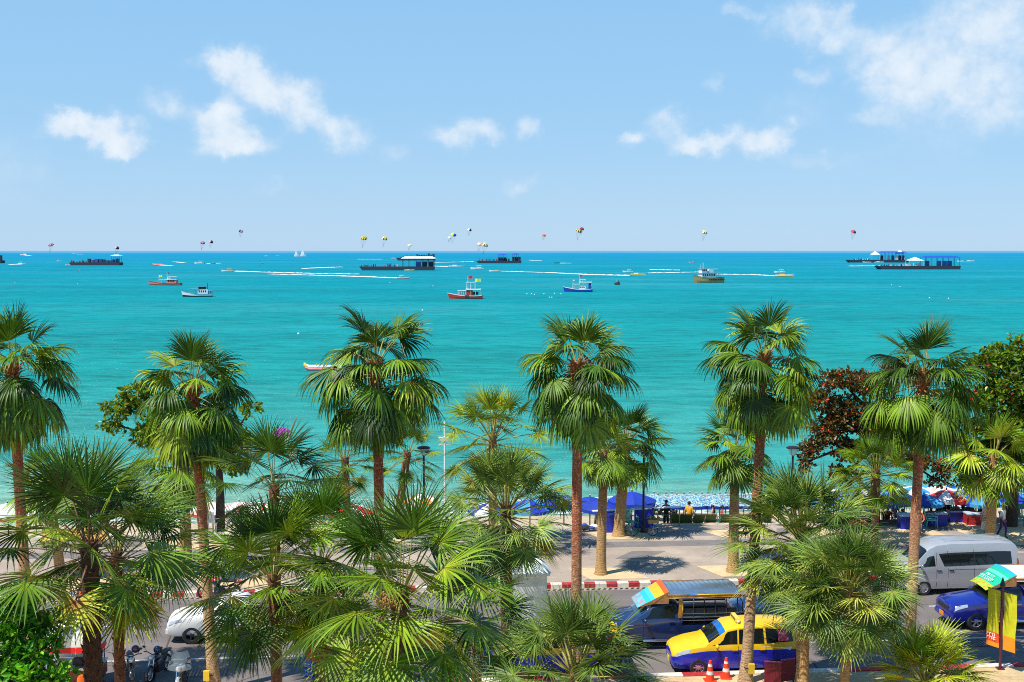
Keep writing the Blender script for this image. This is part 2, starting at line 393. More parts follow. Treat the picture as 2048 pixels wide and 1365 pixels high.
tag(b.build('road_marking', WHITE_LINE), kind='structure')
# sawtooth gutter strip and drain gratings
GUT = mat('gutter_concrete', (.3, .25, .2), .9, var=.25, vscale=5)
DARK = mat('dark_iron', (.02, .02, .022), .6)
b = MB(); b.quad(W(-160, V_FAR - .4, .005), W(160, V_FAR - .4, .005), W(160, V_FAR, .005), W(-160, V_FAR, .005), 0)
for k in range(-120, 140):
    u = k * .25; b.quad(W(u, V_FAR - .33, .009), W(u + .13, V_FAR - .33, .009), W(u + .22, V_FAR - .1, .009), W(u + .09, V_FAR - .1, .009), 1)
tag(b.build('gutter', [GUT, DARK]), kind='structure')
b = MB()
for (u, v, nn) in ((-8.6, 41.0, 14), (19.6, 41.9, 16)):
    b.quad(W(u, v, .006), W(u + nn * .12, v, .006), W(u + nn * .12, v + .8, .006), W(u, v + .8, .006), 1)
    for k in range(nn): b.quad(W(u + k * .12, v + .04, .012), W(u + k * .12 + .06, v + .04, .012), W(u + k * .12 + .06, v + .76, .012), W(u + k * .12, v + .76, .012), 0)
tag(b.build('drain_grating', [mat('worn_iron', (.16, .14, .13), .7), DARK]), kind='structure')
# kerbs in red and white blocks
KRED = mat('kerb_red', (.36, .012, .018), .7, var=.25, vscale=5, dirt=(.22, .12, .1), dscale=6)
KWH = mat('kerb_white', (.66, .6, .5), .8, var=.15, vscale=5, dirt=(.4, .33, .25), dscale=4, damt=.7)
def kerb(name, v0, v1, h, u0=-60, u1=70, ph=0.0, pr=1.0):
    b = MB(); k = 0; u = u0
    while u < u1:
        for mi in (0, 1):
            x0, x1 = u + ph + mi * pr / 2, u + ph + (mi + 1) * pr / 2
            for A in (((x0, v0, -.05), (x1, v0, -.05), (x1, v0 + .015, h - .02), (x0, v0 + .015, h - .02)),
                      ((x0, v0 + .015, h - .02), (x1, v0 + .015, h - .02), (x1, v0 + .035, h), (x0, v0 + .035, h)),
                      ((x0, v0 + .035, h), (x1, v0 + .035, h), (x1, v1, h), (x0, v1, h)),
                      ((x0, v1, h), (x1, v1, h), (x1, v1, -.05), (x0, v1, -.05))):
                b.quad(*[W(*q) for q in A], mi)
        u += pr
    return tag(b.build(name, [KRED, KWH]), kind='structure')
kerb('kerb', V_FAR, V_FAR + .31, .2, ph=.23)
b = kerb('kerb', V_NEAR - .31, V_NEAR, .2, ph=.1, pr=3.0)
# paving pattern on the promenade: long grey band, angled strips, diamonds, the tree pits
PZ = KH + .004
b = MB()
def poly(pts, mi=0, z=PZ): b.add([W(u, v, z) for u, v in pts], [tuple(range(len(pts)))], mi)
poly([(-70, 57.2), (80, 57.2), (80, 58.3), (-70, 58.3)])
for k in range(-12, 14):
    u = 6.4 * k + 2.2
    poly([(u + 5.0, 51.3), (u + 6.6, 51.3), (u + 8.9, 54.3), (u + 7.6, 54.6)])
    poly([(u + 7.1, 55.0), (u + 8.6, 54.9), (u + 9.9, 56.3), (u + 8.2, 56.4)])
    poly([(u + 3.6, 59.2), (u + 9.4, 59.2), (u + 9.0, 60.5), (u + 4.0, 60.5)])
tag(b.build('paving_pattern', GREYP), kind='structure')
b = MB()
PIT = [(8.6, 52.5, 1.45, .95), (14.6, 52.5, 1.4, .95), (-8.6, 52.6, 1.6, 1.0), (2.2, 52.5, 1.4, .95), (-15.2, 52.6, 1.5, .95), (21.2, 52.6, 1.4, .95)]
PIT += [(10.5, 59.6, 1.6, .8), (16.6, 59.6, 1.5, .8), (5.0, 59.6, 1.4, .8), (-2.4, 59.6, 1.4, .8), (24.0, 58.8, 3.4, 1.8), (32.4, 58.4, 4, 2.4), (-12, 59.4, 2, 1)]
for (u, v, a, d) in PIT:
    poly([(u - a - .3, v + d), (u + a - .5, v + d), (u + a + .3, v - d), (u - a + .5, v - d)], z=PZ + .004)
tag(b.build('tree_pit', PITS), kind='structure')
# sea wall and beach
b = MB()
b.quad(W(-160, V_WALL, KH - .001), W(160, V_WALL, KH - .001), W(160, V_WALL + .35, KH + .03), W(-160, V_WALL + .35, KH + .03))
b.quad(W(-160, V_WALL + .35, KH + .03), W(160, V_WALL + .35, KH + .03), W(160, V_WALL + .35, -2), W(-160, V_WALL + .35, -2))
tag(b.build('sea_wall', mat('wall_concrete', (.46, .4, .31), .85, var=.15, vscale=2)), 'low concrete sea wall along the edge of the promenade above the beach', 'wall')
b = MB()
rng = random.Random(4)
us = [-160 + 2.5 * k for k in range(129)]
rows = [(V_WALL + .3, -.95), (66, -1.15), (70, -1.6), (74, -2.2), (77.5, -2.75), (82, -3.6)]
vs = []
for (v, z) in rows:
    for u in us: vs.append(W(u, v + (rng.uniform(-.5, .5) if v > 70 else 0), z + rng.uniform(-.06, .06)))
n_ = len(us); fs = [(i * n_ + k, i * n_ + k + 1, (i + 1) * n_ + k + 1, (i + 1) * n_ + k) for i in range(len(rows) - 1) for k in range(n_ - 1)]
b.add(vs, fs); tag(b.build('beach', SAND, smooth=60), kind='structure')
# a line of foam where the small waves break
FOAM = None
m, n, l, p = tex_mat('foam'); g = n.new('ShaderNodeNewGeometry').outputs['Position']
p.inputs['Base Color'].default_value = (.82, .86, .85, 1); p.inputs['Roughness'].default_value = .9
l.new(noise(n, l, mapping(n, l, g, scale=(.5, 1.6, 1)), 1.2, 8, .68, .42, .6), p.inputs['Alpha'])
FOAM = m
b = MB()
for (v, wd, sd) in ((76.6, .7, 1), (78.6, .5, 2), (81.2, .45, 3)):
    rr = random.Random(sd); a = []; c_ = []
    for k in range(-90, 100):
        o_ = .5 * math.sin(k * .23 + sd) + rr.uniform(-.2, .2); w_ = wd * rr.uniform(.3, 1.2)
        a.append(W(k * 1.0, v + o_ - w_ / 2, SEA_Z + .05)); c_.append(W(k * 1.0, v + o_ + w_ / 2, SEA_Z + .05))
    for k in range(len(a) - 1): b.quad(a[k], a[k + 1], c_[k + 1], c_[k])
tag(b.build('foam', FOAM), kind='stuff')
# ------------------------------------------------------------------ foliage materials
def leaf_mat(name, stops, transl=.35, rough=.42, hue_var=.4, back=None):
    m, n, l, p = tex_mat(name)
    at_ = n.new('ShaderNodeAttribute'); at_.attribute_name = 'tint'
    ge = n.new('ShaderNodeNewGeometry')
    rp = n.new('ShaderNodeValToRGB'); cr = rp.color_ramp
    for i, (ps, cc) in enumerate(stops):
        e = cr.elements[i] if i < 2 else cr.elements.new(ps)
        e.position = ps; e.color = cc + (1,)
    l.new(at_.outputs['Fac'], rp.inputs[0])
    hv = n.new('ShaderNodeHueSaturation'); hv.inputs['Saturation'].default_value = 1.0
    vr = n.new('ShaderNodeMapRange'); vr.inputs[3].default_value = 1 - hue_var * 1.4; vr.inputs[4].default_value = 1 + hue_var
    l.new(ge.outputs['Random Per Island'], vr.inputs[0]); l.new(vr.outputs[0], hv.inputs['Value']); l.new(rp.outputs[0], hv.inputs['Color'])
    l.new(hv.outputs[0], p.inputs['Base Color']); p.inputs['Roughness'].default_value = rough; p.inputs['Specular IOR Level'].default_value = .3
    tr = n.new('ShaderNodeBsdfTranslucent'); hs = n.new('ShaderNodeHueSaturation'); hs.inputs['Value'].default_value = 1.5; hs.inputs['Hue'].default_value = .485
    l.new(hv.outputs[0], hs.inputs['Color']); l.new(hs.outputs[0], tr.inputs['Color'])
    ms = n.new('ShaderNodeMixShader'); ms.inputs[0].default_value = transl
    l.new(p.outputs[0], ms.inputs[1]); l.new(tr.outputs[0], ms.inputs[2]); l.new(ms.outputs[0], n['Material Output'].inputs['Surface'])
    return m
FAN = leaf_mat('fan_leaf', [(0, (.014, .038, .004)), (.3, (.052, .125, .007)), (.55, (.155, .265, .012)), (.75, (.35, .42, .02)), (.88, (.45, .32, .03)), (1, (.3, .09, .018))], .1, .42)
FAN_GREY = leaf_mat('grey_fan_leaf', [(0, (.02, .045, .008)), (.3, (.065, .135, .02)), (.55, (.19, .285, .045)), (.75, (.38, .43, .06)), (.88, (.45, .33, .05)), (1, (.3, .09, .018))], .1, .42)
ALM = leaf_mat('almond_leaf', [(0, (.014, .045, .004)), (.5, (.09, .18, .008)), (.75, (.26, .36, .014)), (.9, (.4, .12, .02)), (1, (.45, .03, .02))], .3, .35)
REDL = leaf_mat('red_almond_leaf', [(0, (.025, .03, .006)), (.35, (.1, .06, .014)), (.55, (.17, .085, .018)), (.75, (.15, .2, .015)), (.9, (.36, .05, .02)), (1, (.65, .05, .03))], .25, .35)
BUSH = leaf_mat('bush_leaf', [(0, (.012, .08, .005)), (.5, (.06, .28, .008)), (1, (.26, .56, .02))], .25, .3)
STALK = mat('leaf_stalk', (.26, .24, .05), .5, var=.2)
STALK_D = mat('brown_leaf_stalk', (.14, .07, .03), .6, var=.3)
FRUIT = mat('palm_fruit', (.3, .16, .03), .6, var=.4, vscale=30)
# bark: reddish fibre at the top, pale ringed stem below
def bark(name, top, low, zsplit, zsoft, ring=9.0):
    m, n, l, p = tex_mat(name); o = n.new('ShaderNodeTexCoord').outputs['Object']
    s = n.new('ShaderNodeSeparateXYZ'); l.new(o, s.inputs[0])
    wob = noise(n, l, o, 3, 5, .6, 0, 1)
    a = n.new('ShaderNodeMath'); a.operation = 'MULTIPLY_ADD'; l.new(wob, a.inputs[0]); a.inputs[1].default_value = 1.2; l.new(s.outputs['Z'], a.inputs[2])
    r = n.new('ShaderNodeMapRange'); r.inputs[1].default_value = zsplit + .6 - zsoft; r.inputs[2].default_value = zsplit + .6 + zsoft; l.new(a.outputs[0], r.inputs[0])
    c = mixc(n, l, r.outputs[0], low, top)
    sv = mapping(n, l, o, scale=(3, 3, 14))
    c = mixc(n, l, noise(n, l, sv, 1.6, 6, .65, .48, .75), c, tuple(x * .4 for x in top))
    wv = n.new('ShaderNodeTexWave'); wv.bands_direction = 'Z'; wv.inputs['Scale'].default_value = ring / 3; wv.inputs['Distortion'].default_value = 1.6; wv.inputs['Detail'].default_value = 3; l.new(o, wv.inputs['Vector'])
    mm = n.new('ShaderNodeMath'); mm.operation = 'MULTIPLY'; l.new(wv.outputs['Fac'], mm.inputs[0]); mm.inputs[1].default_value = .45
    c = mixc(n, l, mm.outputs[0], c, tuple(x * .4 for x in low))
    c = mixc(n, l, noise(n, l, o, 14, 5, .7, .5, .72), c, tuple(min(1, x * 1.35) for x in low))
    l.new(c, p.inputs['Base Color']); p.inputs['Roughness'].default_value = .9
    b = n.new('ShaderNodeBump'); b.inputs['Strength'].default_value = .8; b.inputs['Distance'].default_value = .04
    l.new(noise(n, l, sv, 3, 5, .6), b.inputs['Height']); l.new(b.outputs[0], p.inputs['Normal'])
    return m
BARK_TALL = bark('tall_palm_bark', (.4, .075, .026), (.56, .37, .2), 5.0, 1.8)
BARK_TAN = bark('tan_palm_bark', (.3, .15, .06), (.55, .33, .13), 3.0, 1.2)
BARK_BOOT = bark('fibrous_palm_bark', (.09, .035, .018), (.12, .055, .03), 3.0, 1.5)
BARK_RED = bark('red_palm_bark', (.2, .06, .03), (.28, .13, .07), 3.5, 1.0)
WOOD = mat('dark_tree_bark', (.05, .032, .022), .9, var=.3, vscale=6, bump=.5)
# ------------------------------------------------------------------ fan palms
TS = np.array([.03, .18, .34, .5, .64, .78, .9, 1.0])
def fan_leaf(rg, hub, ax, nrm, L, n, spread, fuse, droop, fold, tint, width=1.0, tipvar=.3):
    ey = np.cross(nrm, ax)
    ph = np.linspace(-spread, spread, n) + rg.normal(0, .012, n)
    dphi = 2 * spread / (n - 1)
    l = L * (.66 + .34 * np.cos(ph * .55)) * (1 + rg.normal(0, .05, n))
    d = np.cos(ph)[:, None] * ax + np.sin(ph)[:, None] * ey - (fold * np.abs(np.sin(ph)))[:, None] * nrm + rg.normal(0, .035, (n, 1)) * nrm
    d /= np.linalg.norm(d, axis=1)[:, None]
    lat = np.cross(nrm[None, :], d); lat /= np.linalg.norm(lat, axis=1)[:, None] + 1e-9
    dr = droop * (1 + rg.normal(0, tipvar, n))[:, None]
    tw = rg.normal(0, .05, n)[:, None]
    P = []; D = []; cur = hub[None, :] + d * (l * TS[0])[:, None]; dd = d.copy()
    P.append(cur); D.append(dd)
    for k in range(1, len(TS)):
        t = TS[k]; w = max(0.0, (t - fuse * .6)) ** 1.1
        dd = dd + np.array([0, 0, -1.0]) * dr * w + lat * tw * w
        dd = dd / np.linalg.norm(dd, axis=1)[:, None]
        cur = cur + dd * (l * (TS[k] - TS[k - 1]))[:, None]
        P.append(cur); D.append(dd)
    P = np.stack(P, 1); D = np.stack(D, 1)                       # n, T, 3
    hw = np.where(TS <= fuse, TS, fuse * np.clip(1 - (np.clip(TS - fuse, 0, 1) / (1 - fuse)) ** 1.25, 0, 1) * .92)
    hw = hw[None, :] * l[:, None] * math.tan(dphi / 2) * 1.02 * width + .0025
    up = np.cross(D, lat[:, None, :]); up /= np.linalg.norm(up, axis=2)[:, :, None] + 1e-9
    up = -up
    C = P + up * (hw * .55)[:, :, None]
    A = P - lat[:, None, :] * hw[:, :, None]; B = P + lat[:, None, :] * hw[:, :, None]
    V = np.stack([A, C, B], 2).reshape(-1, 3)
    T = len(TS); base = (np.arange(n) * T * 3)[:, None] + (np.arange(T - 1) * 3)[None, :]
    base = base.ravel()
    F = np.concatenate([np.stack([base, base + 3, base + 4, base + 1], 1), np.stack([base + 1, base + 4, base + 5, base + 2], 1)])
    tt = tint + .22 * np.clip(1 - TS / .3, 0, 1) * (tint < .85) - .04 * TS
    TI = np.broadcast_to(tt[None, :, None], (n, T, 3)).reshape(-1)
    return V, F, TI
def np_tube(pts, r0, r1, n=4):
    pts = np.asarray(pts); k = len(pts); V = []
    for i in range(k):
        d = pts[min(i + 1, k - 1)] - pts[max(i - 1, 0)]; d = d / (np.linalg.norm(d) + 1e-9)
        a = np.array([0, 0, 1.]) if abs(d[2]) < .9 else np.array([1., 0, 0])
        x = np.cross(d, a); x /= np.linalg.norm(x); y = np.cross(x, d); r = r0 + (r1 - r0) * i / (k - 1)
        for j in range(n):
            q = 2 * PI * j / n; V.append(pts[i] + (x * math.cos(q) * 1.4 + y * math.sin(q) * .7) * r)
    F = [(i * n + j, i * n + (j + 1) % n, (i + 1) * n + (j + 1) % n, (i + 1) * n + j) for i in range(k - 1) for j in range(n)]
    return np.array(V), np.array(F)
KIND = {
 'tall':   dict(nl=46, pl=1.2, L=1.25, n=36, spread=2.05, fuse=.5, droop=.95, fold=.34, e0=78, e1=-68, bd=28, width=1.0, shaft=.95, sag=.16, tint=.4, tv=.19),
 'near':   dict(nl=32, pl=1.5, L=1.28, n=38, spread=2.3, fuse=.4, droop=.2, fold=.16, e0=86, e1=-48, bd=18, width=.95, shaft=.45, sag=.06, tint=.4, tv=.18),
 'fine':   dict(nl=62, pl=1.1, L=.7, n=32, spread=2.5, fuse=.22, droop=.12, fold=.1, e0=86, e1=-55, bd=10, width=1.7, shaft=.5, sag=.05, tint=.42, tv=.14),
 'young':  dict(nl=22, pl=.75, L=.9, n=30, spread=2.0, fuse=.5, droop=.38, fold=.26, e0=82, e1=-60, bd=24, width=1.0, shaft=.4, sag=.12, tint=.48, tv=.12),
}
def palm_crown(parent, kind, seed, size=1.0, leafm=None, stalk=None, dead=0, face=0.0, dead_az=(), **kw):
    P = dict(KIND[kind]); P.update(kw); rg = np.random.default_rng(seed)
    Vs, Fs, Ts, Ms = [], [], [], []; o = 0
    def push(V, F, T, mi):
        nonlocal o
        Vs.append(V); Fs.append(F + o); Ts.append(T if hasattr(T, '__len__') else np.full(len(V), T)); Ms.append(np.full(len(F), mi)); o += len(V)
    nl = P['nl']
    for i in range(nl + dead):
        q = i / max(1, nl - 1); isdead = i >= nl
        if isdead: q = 1.0
        az_ = i * 2.39996 + rg.normal(0, .22) + face
        e = math.radians(P['e0'] + (P['e1'] - P['e0']) * q ** .92 + rg.normal(0, 7))
        if isdead:
            e = math.radians(-52 + rg.normal(0, 5)); k_ = i - nl
            if k_ < len(dead_az): az_ = math.radians(dead_az[k_])
        h = np.array([math.cos(az_), math.sin(az_), 0]); d = h * math.cos(e) + np.array([0, 0, math.sin(e)])
        st = h * .1 * size + np.array([0, 0, -P['shaft'] * q * size])
        pl = P['pl'] * size * (.62 + .5 * math.sin(PI * min(1, .15 + q * .75))) * (1 + rg.normal(0, .08))
        pts = [st + d * pl * s - np.array([0, 0, P['sag'] * pl * s * s * (.4 + math.cos(e))]) for s in (0, .25, .5, .75, 1)]
        V, F = np_tube(pts, .024 * size, .013 * size); push(V, F, .0, 1 if not isdead else 2)
        dend = pts[-1] - pts[-2]; dend /= np.linalg.norm(dend)
        ee = math.asin(np.clip(dend[2], -1, 1)) - math.radians(P['bd'] * (1 - .55 * q) * (0.35 + min(1, q * 2.2) * .65) + rg.normal(0, 8))
        ee = max(ee, math.radians(-86))
        ax = h * math.cos(ee) + np.array([0, 0, math.sin(ee)])
        nr = np.array([0, 0, 1.0]) - ax[2] * ax; nr /= np.linalg.norm(nr)
        ro = rg.normal(0, .3); sd = np.cross(ax, nr); nr = nr * math.cos(ro) + sd * math.sin(ro)
        ti = P['tint'] + rg.normal(0, P['tv']) * .8 + .16 * (q - .35)
        ti = float(np.clip(ti, .05, .6 if kind == 'near' else .74))
        if isdead: ti = .97
        elif q > .9 and rg.random() < .25: ti = .8
        Lq = P['L'] * size * (.78 + .26 * math.sin(PI * min(1, .2 + q * .65))) * (1 + rg.normal(0, .06))
        if isdead: Lq *= .8
        V, F, T = fan_leaf(rg, pts[-1], ax, nr, Lq, P['n'], P['spread'] * (1 if q > .12 else .55 + 3 * q), P['fuse'], P['droop'] * (.25 + .75 * min(1, q * 3)) * (2.5 if isdead and kind != 'tall' else 1), P['fold'] * (1 if q > .1 else -.5), ti, P['width'])
        push(V, F, T, 0)
    # spear leaf
    V, F = np_tube([np.zeros(3), np.array([.02, 0, .7]) * size, np.array([.05, .02, 1.5]) * size * P['L']], .03 * size, .004); push(V, F, .0, 1)
    return np_mesh('crown', np.concatenate(Vs), np.concatenate(Fs), [leafm or FAN, stalk or STALK, STALK_D], np.concatenate(Ms), parent, True, np.concatenate(Ts))
def palm_trunk(parent, base, top, r0, r1, m, rg, boots=0, flare=1.5, bow=.0, smooth=40):
    b = MB(); base = Vector(base); top = Vector(top); n = 26; R = []
    for i in range(n + 1):
        t = i / n; c = base.lerp(top, t) + Vector((bow * math.sin(PI * t), 0, 0))
        r = r0 + (r1 - r0) * t + r0 * (flare - 1) * max(0, 1 - t * 9) ** 2
        r *= 1 + rg.uniform(-.035, .035)
        R.append([c + Vector((math.cos(a), math.sin(a), 0)) * r * (1 + rg.uniform(-.03, .03)) for a in [2 * PI * k / 12 for k in range(12)]])
    b.rings(R)
    ln = (top - base).length
    for k in range(boots):
        t = 1 - (k / boots) * min(.98, boots * .022 / 1.0 if ln > 0 else 1)
        a = k * 2.4 + rg.uniform(-.2, .2); c = base.lerp(top, t) + Vector((bow * math.sin(PI * t), 0, 0))
        r = r0 + (r1 - r0) * t
        o = Vector((math.cos(a), math.sin(a), 0)); s_ = Vector((-o.y, o.x, 0))
        p0 = c + o * r * .85; ln_ = rg.uniform(.08, .16); tip = p0 + o * (ln_ * .6) + Vector((0, 0, ln_ * .9)); w = rg.uniform(.035, .065)
        b.add([p0 - s_ * w - Vector((0, 0, .08)), p0 + s_ * w - Vector((0, 0, .08)), p0 + s_ * w * .8 + Vector((0, 0, .06)), p0 - s_ * w * .8 + Vector((0, 0, .06)), tip + s_ * w * .45, tip - s_ * w * .45],
              [(0, 1, 4, 5), (2, 3, 5, 4), (1, 2, 4), (3, 0, 5)])
        if rg.random() < .4:
            b.tube([tip, tip + o * rg.uniform(.15, .4) + Vector((0, 0, rg.uniform(-.05, .25)))], [.012, .004], 3)
    o = b.build('trunk', m, parent, smooth=smooth)
    return o
def fruit_cluster(parent, c, r, rg):
    b = MB()
    for k in range(120):
        a = rg.uniform(0, 2 * PI); e = rg.uniform(-1, 1); q = r * rg.uniform(.3, 1)
        b.ball((c[0] + q * math.cos(a) * math.sqrt(1 - e * e), c[1] + q * math.sin(a) * math.sqrt(1 - e * e), c[2] + q * e * .8), .03, 0, 5, 3)
    for k in range(14):
        a = rg.uniform(0, 2 * PI); b.tube([(0, 0, c[2] + .2), (c[0] + math.cos(a) * r * .8, c[1] + math.sin(a) * r * .8, c[2] - .1)], .008, 3, 1)
    return b.build('fruit_cluster', [FRUIT, STALK], parent)
def palm(kind, label, px, py, Y, seed, size=1.0, base_dx=0.0, base_dy=0.0, r=(.2, .15), barkm=None, boots=0, dead=0, group=None, zbase=KH, fruit=False, bow=0.0, name='fan_palm', leafm=None, stalk=None, **kw):
    hub = at(px, py, Y); base = Vector((hub.x + base_dx, hub.y + base_dy, zbase)); rg = random.Random(seed)
    t = thing(name, label, 'palm tree', base, 0, group)
    tp = hub - base
    palm_trunk(t, (0, 0, -.1), tp, r[0], r[1], barkm or BARK_TALL, rg, boots, bow=bow)
    if kind == 'tall':
        # fibrous collar of old leaf bases under the crown
        bb = MB()
        for k in range(46):
            a = k * 2.4; z = -1.0 + .95 * k / 46; o = Vector((math.cos(a), math.sin(a), 0)); s_ = Vector((-o.y, o.x, 0))
            q = r[1] * .9; p0 = tp + o * q + Vector((0, 0, z)); tip = tp + o * (q + .1 + .14 * (k / 46)) + Vector((0, 0, z + .22)); w = .06
            bb.add([p0 - s_ * w, p0 + s_ * w, tip + s_ * w * .5, tip - s_ * w * .5, p0 - s_ * w + Vector((0, 0, .1)), p0 + s_ * w + Vector((0, 0, .1))], [(0, 1, 2, 3), (5, 4, 3, 2), (1, 5, 2), (4, 0, 3)])
        bb.build('leaf_base', mat('rust_fibre', (.33, .12, .04), .8, var=.4, vscale=8), t)
    c = palm_crown(t, kind, seed, size, leafm, stalk, dead, **kw); c.location = tp
    if fruit: fruit_cluster(t, tp + Vector((-.2, -.35, -.1)), .32, rg)
    return t
GT = 'tall fan palms lined along the near pavement'; GN = 'bushy fan palms in front of the road'; GP = 'young fan palms on the promenade'
Yr = 39.4
palm('tall', 'tall red-stemmed fan palm cut by the left picture edge, crown open to the sea', 24, 730, 38.2, 11, .98, .3, 0, group=GT)
palm('tall', 'tall fan palm whose bare grey stem crosses the white pickup', 386, 772, 38.9, 12, .95, .5, 0, group=GT)
palm('tall', 'tall full-crowned fan palm standing in front of the small banana boat', 752, 722, 39.3, 13, 1.04, .15, 0, group=GT)
palm('tall', 'tall fan palm with a straight stem right of the white pillar', 1155, 724, 34, 14, .83, 0, 0, r=(.17, .135), group=GT)
palm('tall', 'tallest fan palm, its stem passing in front of the yellow and blue taxi', 1529, 706, 40.0, 15, .98, -.6, -.6, group=GT, bow=.03)
palm('tall', 'tall fan palm before the reddish tree, its stem crossing the silver van', 1846, 745, 40.3, 16, .98, -.25, 0, group=GT)
# bushy palms close to the camera
palm('near', 'dark bushy fan palm with a thick spiky trunk beside the food cart', 178, 1085, 26.5, 21, 1.02, .03, 0, r=(.2, .2), barkm=BARK_BOOT, boots=190, dead=1, dead_az=(205,), group=GN, stalk=STALK_D, e1=-34, tint=.4, nl=30, face=.5)
palm('near', 'thin-trunked fan palm with a hanging orange dead leaf left of the white pickup', 233, 1105, 29, 22, .9, 0, 0, r=(.13, .13), barkm=BARK_RED, boots=80, dead=2, dead_az=(-22, 160), group=GN, nl=28, e1=-24, tint=.4, face=2.2)
palm('near', 'bushy fan palm with a slim pale trunk right of the white pickup', 545, 1150, 30.5, 23, .92, .1, 0, r=(.13, .13), barkm=BARK_RED, boots=20, group=GN, nl=30, tint=.44)
palm('near', 'bushy fan palm rising behind the red and blue banner', 640, 1120, 32.5, 24, 1.0, .1, 0, r=(.16, .16), barkm=BARK_RED, boots=70, group=GN, nl=32, tint=.44)
palm('near', 'largest bushy fan palm with a round bunch of brown fruit in its crown', 800, 1185, 25.5, 25, 1.0, 0, 0, r=(.2, .2), barkm=BARK_BOOT, boots=150, group=GN, fruit=True, nl=38, tint=.43, face=1.0)
palm('near', 'dark fan palm topped by the purple parasail behind it', 548, 968, 37, 26, .9, 0, 0, r=(.17, .17), barkm=BARK_RED, boots=20, group=GN, nl=22, tint=.24, e1=-30)
palm('fine', 'grey-green star-leaved palm on a reddish trunk left of the white pillar', 1012, 1010, 37, 27, 1.25, .02, 0, r=(.19, .17), barkm=BARK_RED, dead=3, group=GN, leafm=FAN_GREY, tint=.44)
palm('near', 'shaded fan palm drooping in front of the white pillar', 950, 1235, 33, 28, .75, .1, 0, r=(.15, .15), barkm=BARK_TAN, boots=20, dead=1, group=GN, nl=22, tint=.2)
palm('fine', 'low spiky palm in front of the dark blue truck, cut by the bottom edge', 1150, 1330, 31, 29, 1.5, 0, 0, r=(.16, .15), barkm=BARK_RED, group=GN, nl=56, tint=.47, leafm=FAN_GREY, pl=.9)
palm('fine', 'star-leaved palm just right of the tallest stem, above the taxi', 1603, 1062, 38, 30, 1.6, .1, 0, r=(.17, .15), barkm=BARK_TAN, group=GN, leafm=FAN_GREY, tint=.45, nl=80, pl=.95)
palm('fine', 'dense star-leaved palm with pale flower sprays left of the silver van', 1700, 1165, 34, 31, 1.3, -.15, 0, r=(.15, .15), barkm=BARK_TAN, group=GN, leafm=FAN_GREY, tint=.46, nl=100, L=.66, pl=.86)
palm('fine', 'low lime-green palm in front of the blue pickup bus, cut by the bottom edge', 1852, 1352, 34, 32, 1.35, 0, 0, r=(.16, .15), barkm=BARK_RED, group=GN, nl=52, tint=.78, pl=.75, tv=.06)
palm('fine', 'slender palm stem showing below the star-leaved palms beside the taxi', 1612, 1150, 35.5, 33, .8, 0, 0, r=(.15, .14), barkm=BARK_TAN, group=GN, nl=20, leafm=FAN_GREY, tint=.4)
# young palms on the promenade
palm('young', 'young fan palm with a tan trunk on the kerbside sand pit beside the tree shadow', 1208, 900, 52.9, 41, 1.05, -.12, 0, r=(.24, .17), barkm=BARK_TAN, group=GP, tint=.5)
palm('young', 'young fan palm beside the black lamp post and green chair', 1252, 880, 60.2, 42, 1.55, -.35, 0, r=(.3, .24), barkm=BARK_TAN, group=GP, tint=.4, nl=30)
palm('young', 'young fan palm with a tan trunk left of the tallest palm stem', 1470, 893, 53.3, 43, 1.3, 0, 0, r=(.27, .17), barkm=BARK_TAN, group=GP, tint=.46, nl=28)
palm('fine', 'small leaning palm with a shaggy trunk left of the white mast', 815, 905, 60, 44, 1.05, -.7, 0, r=(.2, .2), barkm=BARK_RED, group=GP, tint=.4, nl=30)
palm('fine', 'small brown-hearted palm behind the tall full-crowned palm', 690, 915, 60, 45, 1.15, .1, 0, r=(.2, .2), barkm=BARK_RED, group=GP, tint=.45, nl=30, dead=2)
palm('fine', 'sunlit palm with a yellow young leaf right of the white mast', 985, 870, 57, 46, 1.7, 0, 0, r=(.2, .2), barkm=BARK_TAN, group=GP, tint=.6, nl=36)
palm('fine', 'small round-crowned palm in front of the blue umbrellas under the reddish tree', 1752, 940, 58, 47, 1.2, 0, 0, r=(.2, .2), barkm=BARK_RED, group=GP, tint=.48, nl=60)
palm('young', 'sunlit lime-green palm under the large green tree, beside the man in white', 1988, 905, 58.5, 48, 1.6, -.05, 0, r=(.26, .22), barkm=BARK_TAN, group=GP, tint=.62, nl=26, droop=.22)
palm('young', 'young fan palm with a pale trunk behind the white pickup', 368, 925, 52.7, 49, 1.45, 0, 0, r=(.3, .2), barkm=BARK_TAN, group=GP, tint=.5, nl=26)
palm('young', 'young fan palm half hidden at the left edge behind the bushy palms', 95, 960, 52.5, 50, 1.2, .5, 0, r=(.24, .18), barkm=BARK_TAN, group=GP, tint=.55)
